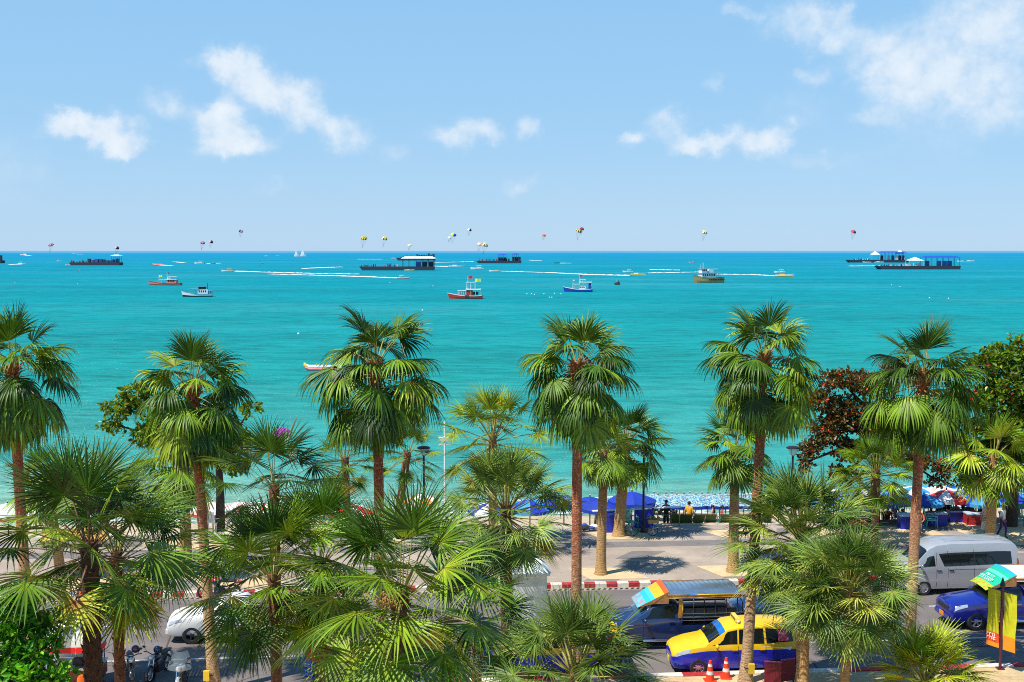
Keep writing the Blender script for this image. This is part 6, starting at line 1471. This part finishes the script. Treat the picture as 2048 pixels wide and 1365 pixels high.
def spec_white(t, L):
    hull_part(t, L, L * .24, 1.1, 1.3, .5, BW, BBK, mat('deck_grey', (.35, .38, .4), .7), BCY)
    frame_canopy(t, L * .22, -L * .02, L * .17, 1.0, 3.0, BCY, BCY, npost=3)
    b = MB(); b.box((-L * .17, 0, 1.9), (L * .34, L * .18, 1.8)); b.build('cabin', BW, t)
    for i in range(4):
        for sd in (1, -1): b = MB(); b.box((-L * .05 - i * L * .07, sd * L * .091, 2.1), (L * .035, .05, .7)); b.build('window', GLASS, t)
    b = MB(); b.box((-L * .15, 0, 3.3), (L * .25, L * .15, 1.1)); b.build('wheelhouse', BBK, t)
    b = MB(); b.box((-L * .15, 0, 3.92), (L * .28, L * .17, .15)); b.build('wheelhouse_roof', BCY, t)
    b = MB(); b.tube([(-L * .32, .5, 1), (-L * .32, 0, 5.2)], .12, 5); b.tube([(-L * .32, -.5, 1), (-L * .32, 0, 5.2)], .12, 5); b.build('mast', BBU, t)
    frame_canopy(t, -L * .36, -L * .47, L * .18, 1.1, 2.3, BCY, BBU, 'stern_awning', 3)
def spec_red(t, L):
    hull_part(t, L, L * .23, 1.15, 1.0, .5, BRD, BRD, mat('deck_red', (.3, .05, .04), .7), BW)
    frame_canopy(t, L * .23, -L * .0, L * .17, 1.1, 3.0, BW, BW, npost=5)
    b = MB(); b.box((-L * .1, 0, 2.1), (L * .2, L * .17, 2.0)); b.build('cabin', BRD, t)
    frame_canopy(t, -L * .02, -L * .44, L * .19, 1.1, 3.3, BW, BW, 'cabin_roof', 4, .35)
    for i in range(2):
        for sd in (1, -1): b = MB(); b.box((-L * .24 - i * L * .09, sd * L * .08, 2.0), (L * .06, .05, 1.0)); b.build('window', GLASS, t)
    frame_canopy(t, -L * .02, -L * .28, L * .15, 3.6, 6.0, BW, BW, 'upper_awning', 3, .12)
    flag(t, -L * .06, 3.6, 8.4, FT, 1.3); flag(t, -L * .28, 3.6, 7.4, FY, 1.5)
    tyres(t, (-L * .02, -L * .07), L * .115, 1.0); tyres(t, (-L * .02, -L * .07), -L * .115, 1.0)
def spec_blue(t, L):
    hull_part(t, L, L * .23, 1.1, 1.1, .5, BBU, BBU, mat('deck_pale', (.5, .5, .48), .7), BW)
    frame_canopy(t, L * .2, -L * .03, L * .17, 1.1, 3.2, BW, BW, npost=4)
    b = MB(); b.box((-L * .14, 0, 1.8), (L * .24, L * .17, 1.5)); b.build('cabin', BW, t)
    for i in range(3):
        for sd in (1, -1): b = MB(); b.box((-L * .06 - i * L * .07, sd * L * .087, 2.0), (L * .04, .05, .6)); b.build('window', GLASS, t)
    frame_canopy(t, -L * .03, -L * .46, L * .19, 2.3, 4.0, BW, BW, 'cabin_roof', 4, .25)
    frame_canopy(t, -L * .06, -L * .24, L * .13, 4.2, 5.2, BW, BW, 'upper_awning', 3, .12)
    b = MB(); b.box((-L * .41, 0, 2.4), (L * .1, L * .16, 2.6)); b.build('stern_screen', BBU, t)
    flag(t, L * .2, 1, 5.2, BW, .6); flag(t, -L * .03, 4, 7.2, FT, 1.0)
def spec_tan(t, L):
    hull_part(t, L, L * .27, 2.6, 1.8, .6, BTN, BTN, mat('deck_wood', (.35, .22, .1), .7), BRU)
    b = MB(); b.box((L * .05, 0, 4.1), (L * .5, L * .2, 2.2)); b.build('cabin', BW, t)
    for i in range(7):
        for sd in (1, -1): b = MB(); b.box((L * .24 - i * L * .065, sd * L * .101, 4.3), (L * .035, .06, 1.1)); b.build('window', GLASS, t)
    b = MB(); b.box((L * .02, 0, 5.3), (L * .62, L * .24, .25)); b.build('upper_deck', mat('boat_blue_grey', (.2, .32, .42), .6), t)
    b = MB(); b.box((L * .2, 0, 6.5), (L * .2, L * .17, 2.2)); b.build('wheelhouse', BW, t)
    for i in range(3):
        for sd in (1, -1): b = MB(); b.box((L * .26 - i * L * .06, sd * L * .087, 6.9), (L * .04, .06, .8)); b.build('window', GLASS, t)
    b = MB(); b.box((L * .2, 0, 7.7), (L * .25, L * .21, .2)); b.build('wheelhouse_roof', mat('boat_grey', (.25, .26, .27), .6), t)
    b = MB(); b.box((-L * .03, 0, 6.6), (L * .14, L * .17, 2.0)); b.build('side_screen', BW, t)
    frame_canopy(t, -L * .05, -L * .42, L * .2, 2.7, 5.2, mat('boat_grey', (.25, .26, .27), .6), mat('boat_grey', (.25, .26, .27), .6), 'stern_awning', 6)
    frame_canopy(t, -L * .12, -L * .3, L * .16, 5.4, 7.4, BW, BW, 'top_awning', 3, .15)
    b = MB(); b.tube([(L * .2, 0, 7.7), (L * .2, 0, 11)], .14, 5); b.tube([(L * .3, 0, 4.5), (L * .3, 0, 10)], .08, 4); b.build('mast', BW, t)
    tyres(t, [L * .05 - i * 1.15 for i in range(9)], L * .137, 1.7); tyres(t, [L * .05 - i * 1.15 for i in range(9)], -L * .137, 1.7)
boat('pinkish red tour boat with a white awning and yellow bow flag', 331, 571, 66, PI - .12, spec_pink)
boat('white tour boat with a dark lower hull and blue mast, below the pinkish boat', 396, 594, 58, PI + .18, spec_white)
boat('bright red tour boat with white rails and a yellow stern flag', 932, 598, 67, PI - .1, spec_red)
boat('dark blue hulled tour boat with white awnings', 1157, 584, 56, PI - .12, spec_blue)
boat('largest tan double-deck boat hung with black tyres', 1417, 566, 66, PI + .42, spec_tan)
# banana boat near the shore
p = sea(640, 741); t = thing('banana_boat', 'inflatable banana boat with a pink lower tube and yellow nose behind the tall palm', 'inflatable boat', p, PI)
BPK = mat('inflatable_pink', (.68, .14, .18), .4); BIW = mat('inflatable_white', (.7, .78, .8), .4)
for sd in (1, -1):
    b = MB(); b.tube([(-2.1, sd * .45, .25), (-1.9, sd * .45, .2), (1.5, sd * .45, .2), (2.1, sd * .35, .45)], [.15, .24, .24, .12], 10); b.build('side_tube', BPK, t, smooth=60)
b = MB(); b.tube([(-2.0, 0, .55), (-1.6, 0, .52), (1.6, 0, .52), (2.05, 0, .75)], [.16, .28, .28, .2], 12); b.build('centre_tube', BIW, t, smooth=60)
b = MB(); b.tube([(1.95, 0, .55), (2.2, 0, .85), (2.3, 0, 1.1)], [.27, .26, .08], 10); b.build('nose', BYL, t, smooth=60)
for i in range(4): b = MB(); b.box((.5 - .5 * i, 0, .86), (.12, .5, .16)); b.build('grip', BYL, t)
# ------------------------------------------------------------------ speedboats
SBG = 'small motor boats crossing the bay'
def speedboat(label, px, py, lpx, rz, hullm, stripe, canopy=None, kind=0):
    p = sea(px, py); s = FPX / p.y; L = lpx / s
    t = thing('speedboat', label, 'boat', p, rz, SBG)
    b = MB(); hull(b, L, L * .27, L * .11, L * .06, .4, 0, 1, 2, 10); b.build('hull', [hullm, stripe, BW], t, smooth=40)
    b = MB(); b.rings([[(L * .1, sd * L * .1, L * .1) for sd in (-1, 1)], [(L * .02, sd * L * .09, L * .19) for sd in (-1, 1)]], 0, False, False); b.build('windscreen', GLASS, t)
    b = MB(); b.box((-L * .1, 0, L * .13), (L * .28, L * .17, L * .05)); b.build('seat', stripe, t)
    b = MB(); b.box((-L * .49, 0, L * .1), (L * .05, L * .09, L * .13)); b.build('outboard_motor', BBK, t)
    if canopy: frame_canopy(t, L * .06, -L * .28, L * .2, L * .1, L * .27, canopy, BW, 'sun_roof', 3, L * .025, L * .006)
    return t
SB = [('yellow and white speedboat heading left at the tip of a long wake', 456, 544, 24, PI + .1, BW, BYL, BYL), ('white and red speedboat heading right with a foaming wake', 806, 558, 24, -.25, BW, BRD, BW), ('small speedboat at the end of a short wake left of the white-roofed platform', 676, 536, 12, .2, BW, BW, None), ('yellow speedboat heading right on the long central wake', 1276, 551, 30, -.25, BYL, BW, None), ('white speedboat just behind the yellow one on the central wake', 1256, 545, 20, PI, BW, BYL, BW),
      ('yellow and red speedboat right of the tan boat', 1568, 554, 36, -.2, BW, BYL, None), ('white covered speedboat above the yellow and red one', 1560, 546, 22, PI, BW, BW, BW), ('white speedboat right of the white-roofed platform', 912, 535, 30, 0, BW, BW, None), ('white cabin cruiser below the blue-roofed dark platform', 955, 539, 26, PI, BW, BW, BW), ('pale yellow speedboat right of the white cabin cruiser', 990, 544, 22, PI, BW, BYL, None), ('white motor yacht right of the two pink inflatables', 399, 528, 19, PI, BW, BW, BW), ('small dark speedboat with foam right of the white motor yacht', 426, 528, 10, 0, BBK, BW, None), ('white speedboat with a wake near the left edge', 44, 529, 16, 0, BW, BW, BW), ('dark speedboat trailing foam right of the central dark platform', 1114, 527, 10, PI, BBK, BBK, None), ('left one of two white boats beyond the right blue-roofed platform', 1922, 524, 14, PI, BW, BW, None), ('right one of two white boats beyond the right blue-roofed platform', 1940, 524, 18, 0, BW, BW, None), ('white speedboat at the stern of the farthest dark platform', 788, 518, 12, 0, BW, BW, None), ('white boat far left near the horizon', 48, 511, 14, PI, BW, BW, BW), ('white boat near the horizon above the purple platform', 150, 508, 12, 0, BW, BW, None), ('white speedboat with spread foam left of the purple platform', 118, 523, 10, 0, BW, BW, None), ('yellow boat moored under the white-roofed platform', 818, 542, 20, 0, BW, BYL, None), ('pale boat moored left of the purple platform', 137, 531, 12, PI, mat('boat_cream', (.6, .42, .3), .5), BW, None), ('white boat moored before the far right platform', 1734, 526, 16, PI, BW, BCY, None), ('pale green boat moored before the far right platform', 1758, 526, 18, 0, mat('boat_mint', (.4, .65, .6), .5), BW, None), ('small reddish boat left of the tan boat near the horizon', 1384, 526, 12, PI, BRN, BW, None), ('white boat seen end-on in front of the purple platform', 157, 543, 9, PI / 2, BW, BBK, BW), ('white boat seen end-on right of the white motor yacht', 525, 528, 7, PI / 2, BW, BBK, BW), ('small white boat near the horizon left of the white vessels', 533, 513, 9, 0, BW, BW, None), ('second small white boat near the horizon left of the white vessels', 557, 512, 10, 0, BW, BRN, None)]
for q in SB: speedboat(*q)
for lab, px, py, lpx in (('pink inflatable towed below the horizon at left, the longer one', 316, 531, 22), ('pink inflatable towed below the horizon at left, the shorter one behind', 350, 525, 12)):
    p = sea(px, py); L = lpx / (FPX / p.y); t = thing('towed_inflatable', lab, 'inflatable boat', p, PI + .1); b = MB(); b.tube([(-L / 2, 0, .6), (-L * .4, 0, .7), (L * .4, 0, .9), (L / 2, 0, 1.5)], [.4, L * .07, L * .07, .4], 10); b.build('tube', BPK, t, smooth=60)
    for sd in (1, -1): b = MB(); b.tube([(-L * .4, sd * L * .08, .4), (L * .4, sd * L * .08, .5)], L * .04, 8); b.build('side_tube', BRN, t, smooth=60)
# dark small boat end-on with people
p = sea(1235, 570); t = thing('longtail_boat', 'dark wooden boat seen end-on with people aboard, below the yellow speedboat', 'boat', p, -PI / 2 + .1)
b = MB(); hull(b, 7.5, 2.4, .8, .9, .4, 0, 0, 0, 10); b.build('hull', mat('dark_wood', (.05, .02, .015), .6), t, smooth=40)
for i, (x, y, sh_, lab) in enumerate(((1.6, .4, 'black', 'person in black standing on the dark end-on boat'), (.6, -.4, 'white', 'person in white sitting up on the dark end-on boat'), (-.6, .2, 'red', 'person in red on the dark end-on boat'))):
    person(lab, p + Vector((y, -x, .6)), i, 'stand', CLO[sh_], CLO['black'], 2, True, STRAW if i == 1 else None, scale=1.0)
# ------------------------------------------------------------------ wakes: torn ribbons of foam standing a little above the water
def wake(pts, w0, w1, seed, kind='stuff'):
    rr = random.Random(seed); P = [sea(*q) for q in pts]; A, C, R = [], [], []; nseg = 60
    for i in range(nseg + 1):
        q = i / nseg * (len(P) - 1); k = min(int(q), len(P) - 2); c = P[k].lerp(P[k + 1], q - k); t = i / nseg
        d = (P[k + 1] - P[k]).normalized(); s_ = Vector((-d.y, d.x, 0)); w = (w0 + (w1 - w0) * t) * rr.uniform(.35, 1.1)
        hgt = .5 * rr.uniform(.2, 1) * (1 - .5 * t)
        A.append(c + s_ * w + Vector((0, 0, .12))); C.append(c + Vector((0, 0, .15 + hgt))); R.append(c - s_ * w * rr.uniform(.5, 1) + Vector((0, 0, .12)))
    b = MB()
    for i in range(nseg):
        b.quad(A[i], A[i + 1], C[i + 1], C[i]); b.quad(C[i], C[i + 1], R[i + 1], R[i])
    return tag(b.build('wake', FOAMW), kind=kind)
WK = [([(460, 543), (560, 546), (640, 548), (720, 549)], 3.5, 3), ([(800, 557), (720, 554), (620, 551), (540, 549)], 3.5, 3), ([(680, 535), (640, 536), (600, 538)], 4, 5), ([(1262, 552), (1180, 550), (1100, 546), (1000, 543)], 5, 3), ([(1560, 553), (1500, 550), (1400, 549)], 1.5, 1), ([(900, 534), (870, 533), (850, 533)], 4, 3), ([(945, 524), (900, 525), (870, 526)], 3, 2), ([(1120, 527), (1142, 527)], 4, 2), ([(40, 529), (15, 530)], 4, 3), ([(50, 511), (62, 512)], 10, 6), ([(322, 531), (345, 532)], 5, 3), ([(356, 525), (370, 526)], 6, 3), ([(412, 528), (440, 527)], 5, 4), ([(1295, 547), (1350, 546), (1420, 544)], 2, 1.5), ([(715, 519), (765, 519)], 6, 3), ([(1700, 533), (1760, 532)], 2.5, 1.5), ([(1060, 521), (1085, 522)], 5, 3), ([(155, 509), (168, 509)], 8, 5), ([(1300, 540), (1360, 541)], 2, 1)]
for i, (pts, a, c) in enumerate(WK): wake(pts, a, c, i)
# ------------------------------------------------------------------ floating platforms
PBK = mat('platform_black', (.018, .03, .05), .7); PRB = mat('platform_blue_roof', (.008, .06, .38), .5); PDB = mat('platform_dark_blue', (.02, .07, .24), .6); PPU = mat('platform_purple', (.08, .06, .3), .7, var=.3, dirt=(.02, .03, .1), dscale=.3)
GPL = 'floating platforms moored in the bay'
def platform(label, px0, px1, py, dz, sections, people=0, seed=0, rz=0.0):
    """sections: (f0, f1, kind, wall material, roof material, height)"""
    c = sea((px0 + px1) / 2, py); s = FPX / c.y; L = (px1 - px0) / s; rr = random.Random(seed)
    t = thing('floating_platform', label, 'platform', c, rz, GPL); D = 14.0
    b = MB(); x0, x1 = -L / 2, L / 2
    b.add([(x0, -D / 2, dz), (x1, -D / 2, dz), (x1, D / 2, dz), (x0, D / 2, dz), (x0 + L * .05, -D / 2, -.5), (x1 - L * .01, -D / 2, -.5), (x1 - L * .01, D / 2, -.5), (x0 + L * .05, D / 2, -.5)], [(0, 1, 2, 3), (0, 4, 5, 1), (1, 5, 6, 2), (2, 6, 7, 3), (3, 7, 4, 0)])
    b.build('pontoon', PBK, t)
    for (f0, f1, kd, wm, rm, h) in sections:
        a, e = x0 + L * f0, x0 + L * f1
        if kd == 'roof':
            n = max(3, int((e - a) / 5)); b = MB()
            for i in range(n + 1):
                for y in (-D * .45, D * .45): b.tube([(a + (e - a) * i / n, y, dz), (a + (e - a) * i / n, y, dz + h)], .16, 4)
            b.build('post', PBK, t)
            b = MB(); o = 1.6; b.add([(a - o, -D * .52, dz + h - .3), (e + o, -D * .52, dz + h - .3), (e + o, D * .52, dz + h - .3), (a - o, D * .52, dz + h - .3), (a + 1.5, 0, dz + h + 1.5), (e - 1.5, 0, dz + h + 1.5)], [(0, 1, 5, 4), (1, 2, 5), (2, 3, 4, 5), (3, 0, 4), (0, 3, 2, 1)]); b.build('roof', rm, t)
            if wm:
                for i in range(n):
                    if rr.random() < .6: b = MB(); b.box((a + (e - a) * (i + .5) / n, -D * .3 + rr.uniform(-.5, 3), dz + h * .3), ((e - a) / n * .8, .5, h * .6)); b.build('stall_wall', [wm, PBK, PDB][rr.choice((0, 0, 1, 2))], t)
        elif kd == 'tent':
            b = MB(); m_ = (a + e) / 2
            b.add([(a, -5, dz + h * .6), (e, -5, dz + h * .6), (e, 5, dz + h * .6), (a, 5, dz + h * .6), (m_, 0, dz + h)], [(0, 1, 4), (1, 2, 4), (2, 3, 4), (3, 0, 4)]); b.build('tent', rm, t)
            b = MB()
            for x in (a, e):
                for y in (-5, 5): b.tube([(x, y, dz), (x, y, dz + h * .6)], .12, 4)
            b.build('tent_post', rm, t)
        elif kd == 'block':
            n = max(2, int((e - a) / 4))
            for i in range(n): b = MB(); hh = h * rr.uniform(.55, 1.1); b.box((a + (e - a) * (i + .5) / n, rr.uniform(-5, 0), dz + hh / 2), ((e - a) / n * rr.uniform(.6, .95), 4, hh)); b.build('stall_wall', [wm, rm, PBK][rr.choice((0, 0, 1, 2))], t)
        elif kd == 'stuff':
            n = max(3, int((e - a) / 1.6)); b = MB()
            for i in range(n):
                hh = rr.uniform(.8, 1.9) * h; b.box((a + (e - a) * (i + rr.random() * .6) / n, rr.uniform(-6, 2), dz + hh / 2), (rr.uniform(.5, 1.1), .8, hh), rr.choice((0, 1, 2)))
            tag(b.build('deck_goods', [wm, rm, PDB], t), kind='stuff')
    return t
CRW = mat('crowd_white', (.6, .55, .52), .8); CRR = mat('crowd_red', (.4, .12, .14), .8); PNET = mat('netting_blue', (.03, .12, .4), .8, var=.3)
platform('white-roofed floating platform with a long black deck, left of centre', 720, 869, 541, 3.4, [(.02, .22, 'stuff', PDB, PBK, 1.3), (.34, .55, 'stuff', CRW, CRR, 1.6), (.58, .995, 'roof', PNET, mat('platform_white_roof', (.72, .74, .72), .6), 7.5)], seed=3)
platform('farthest dark platform right behind the white-roofed one', 793, 871, 521.5, 5, [(.1, .5, 'stuff', PBK, PDB, 2.2), (.5, .98, 'block', PBK, PDB, 7)], seed=4)
platform('dark platform with purple stalls at left', 142, 243, 531, 3.5, [(.0, .35, 'stuff', CRR, PBK, 1.6), (.35, .97, 'block', PPU, PDB, 4.2), (.84, .97, 'roof', None, mat('platform_pale_roof', (.4, .6, .68), .6), 8)], seed=5)
platform('dark platform with small blue roofs right of centre', 953, 1043, 527, 3.5, [(.05, .45, 'stuff', PBK, CRR, 1.8), (.42, .75, 'block', CRR, PDB, 4), (.48, .66, 'roof', PDB, PRB, 8), (.78, .99, 'block', PDB, PNET, 6), (.8, .93, 'roof', PDB, PRB, 9)], seed=6)
platform('blue-roofed platform with a white tent, the nearest on the right', 1752, 1916, 539, 3.2, [(.0, .35, 'stuff', PBK, CRW, 1.0), (.35, .54, 'stuff', CRW, BW, 1.5), (.38, .56, 'tent', None, BW, 8.5), (.57, .985, 'roof', PNET, PRB, 8.0)], seed=7)
platform('far blue-roofed platform behind the nearest right one', 1693, 1815, 525.5, 4, [(.1, .4, 'stuff', PBK, BW, 1.2), (.4, .53, 'tent', None, BW, 13), (.54, .95, 'roof', CRW, PRB, 11), (.8, .93, 'tent', None, BW, 15)], seed=8)
platform('dark platform cut by the left picture edge', -50, 6, 527, 4, [(.1, .98, 'block', PDB, PBK, 7)], seed=9)
# two white vessels near the horizon
for lab, px, py, h, w in (('white vessel with a tall mast near the horizon', 593, 514, 11.5, 9), ('low white vessel right of the tall-masted one', 606, 514, 7, 12)):
    p = sea(px, py); s = FPX / p.y; Ln = w / s; t = thing('white_vessel', lab, 'ship', p); b = MB(); hull(b, Ln, Ln * .3, 6, 3, 1, 0, 0, 0, 8); b.build('hull', BW, t, smooth=40)
    b = MB(); b.box((-Ln * .05, 0, 10), (Ln * .55, Ln * .24, 9), taper=.85); b.build('superstructure', BW, t)
    b = MB(); b.box((-Ln * .02, 0, 16), (Ln * .28, Ln * .18, 5), taper=.8); b.build('bridge', BW, t)
    if h > 10: b = MB(); b.tube([(Ln * .02, 0, 16), (Ln * .02, 0, h / s)], [2.2, .8], 6); b.build('mast', BW, t)
# buoys
bu = None
for i, (px, py) in enumerate([(1054, 589), (1063, 589), (1069, 590), (1088, 589), (1099, 596), (1104, 596), (1109, 588), (1122, 589), (1783, 571), (1800, 574), (1859, 597), (1897, 598), (597, 669), (845, 622), (866, 573), (1860, 536), (780, 566), (155, 569), (30, 567)]):
    p = sea(px, py); s = max(.25, 1.9 / (FPX / p.y) / 2)
    if bu is None:
        b = MB(); b.ball((0, 0, .5), (1, 1, .9), 0, 10, 6); bu = tag(b.build('buoy', BW, smooth=60), 'small white mooring buoy floating off the tour boats', 'buoy', 'white mooring buoys'); bu.location = p; bu.scale = (s, s, s)
    else: clone(bu, 'small white mooring buoy floating off the tour boats', p, 0, None, s)
# ------------------------------------------------------------------ parasails
PC = dict(n=mat('sail_navy', (.015, .015, .07), .8), p=mat('sail_pink', (.6, .3, .36), .8), k=mat('sail_black', (.015, .015, .015), .8), y=mat('sail_yellow', (.75, .6, .05), .8), w=mat('sail_white', (.75, .72, .62), .8), b=mat('sail_blue', (.02, .06, .35), .8), r=mat('sail_red', (.55, .04, .05), .8), o=mat('sail_orange', (.7, .2, .08), .8), g=mat('sail_green', (.02, .1, .06), .8), u=mat('sail_purple', (.36, .02, .42), .7))
def parasail(label, px, py, wpx, cols, tilt, Y=1300.0, rider=None, back=0.5, lines=True):
    c = at(px, py, Y); s = FPX / Y; R = wpx / s / 2
    t = thing('parasail', label, 'parasail', c, 0, 'parasails over the bay')
    M_ = Matrix.Rotation(tilt, 4, 'Y') @ Matrix.Rotation(back, 4, 'X')
    b = MB(); n = 16; rows = 6
    for k in range(n):
        for i in range(rows):
            q = []
            for (ii, kk) in ((i, k), (i + 1, k), (i + 1, k + 1), (i, k + 1)):
                a = 2 * PI * kk / n; e = PI / 2 * (1 - ii / rows * .93); bul = 1 + (.04 if False else 0)
                q.append(M_ @ Vector((R * math.cos(e) * math.cos(a), R * math.cos(e) * math.sin(a), R * .85 * math.sin(e) - R * .25)))
            b.quad(*q, (k * len(cols) // n * 1) % len(cols) if len(cols) > 3 else k % len(cols))
    b.build('canopy', [PC[x] for x in cols], t, smooth=30)
    if lines:
        hb = Vector((-R * .5, 0, -R * 2.6)); b = MB()
        for k in range(8):
            a = 2 * PI * k / 8; b.tube([M_ @ Vector((R * .98 * math.cos(a), R * .98 * math.sin(a), -R * .2)), hb], .03, 3)
        b.build('suspension_line', PC['k'], t)
        if rider: person(rider, c + hb + Vector((0, 0, -1.2)), .6, 'hang', CLO['black'], CLO['black'], 2)
    return t
PS = [('pink and navy parasail farthest left', 102, 490, 11, 'pn', -.2, 'rider hanging below the farthest left parasail'), ('navy parasail with a pink panel above the purple platform', 234, 496, 9, 'nnpn', .5, None), ('pink and navy parasail, left of a close pair', 405, 486, 10, 'pn', .2, 'rider hanging below the left parasail of the close pair'), ('navy parasail, right of a close pair', 422, 484, 9, 'nnpn', .4, None), ('dark navy parasail flying highest at left', 482, 463, 9, 'nnnp', .3, None), ('yellow and black parasail left of its yellow-white neighbour', 728, 477, 13, 'yk', 0, 'rider hanging below the yellow and black parasail'), ('yellow, white and black parasail right of the yellow-black one', 769, 477, 12, 'ywk', .4, 'rider hanging below the yellow, white and black parasail'), ('small pale yellow parasail low over the horizon', 819, 491, 8, 'wy', 0, None), ('yellow and blue parasail with a small white one beside it', 907, 470, 12, 'yyyb', .1, 'rider hanging below the yellow and blue parasail'), ('small white parasail touching the yellow and blue one', 899, 476, 7, 'w', .2, None), ('dark parasail above and right of the yellow-blue one', 939, 460, 9, 'nkwn', .3, None), ('white and orange parasail of a touching pair', 959, 489, 11, 'wo', -.1, None), ('yellow and white striped parasail of a touching pair', 970, 490, 13, 'ywk', .4, 'rider hanging below the touching pair of parasails'), ('small orange-red parasail alone right of centre', 1088, 471, 8, 'or', .3, None), ('yellow and black parasail overlapped by a red one', 1158, 462, 13, 'yk', .3, 'rider hanging below the yellow and black parasail by the red one'), ('red parasail behind the yellow and black one', 1164, 458, 9, 'rn', .4, None), ('yellow, white and green parasail on the right', 1409, 465, 12, 'ywg', .3, 'rider hanging below the yellow, white and green parasail'), ('dark green parasail with a red panel farthest right', 1707, 464, 11, 'ggrn', .3, 'rider hanging below the farthest right parasail')]
for (lab, px, py, w, cols, tl, rd) in PS: parasail(lab, px, py, w, cols, tl, 1300, rd)
parasail('purple parasail canopy held up on the beach behind the dark palm', 563, 868, 40, 'u', .0, 74, None, .2, False)
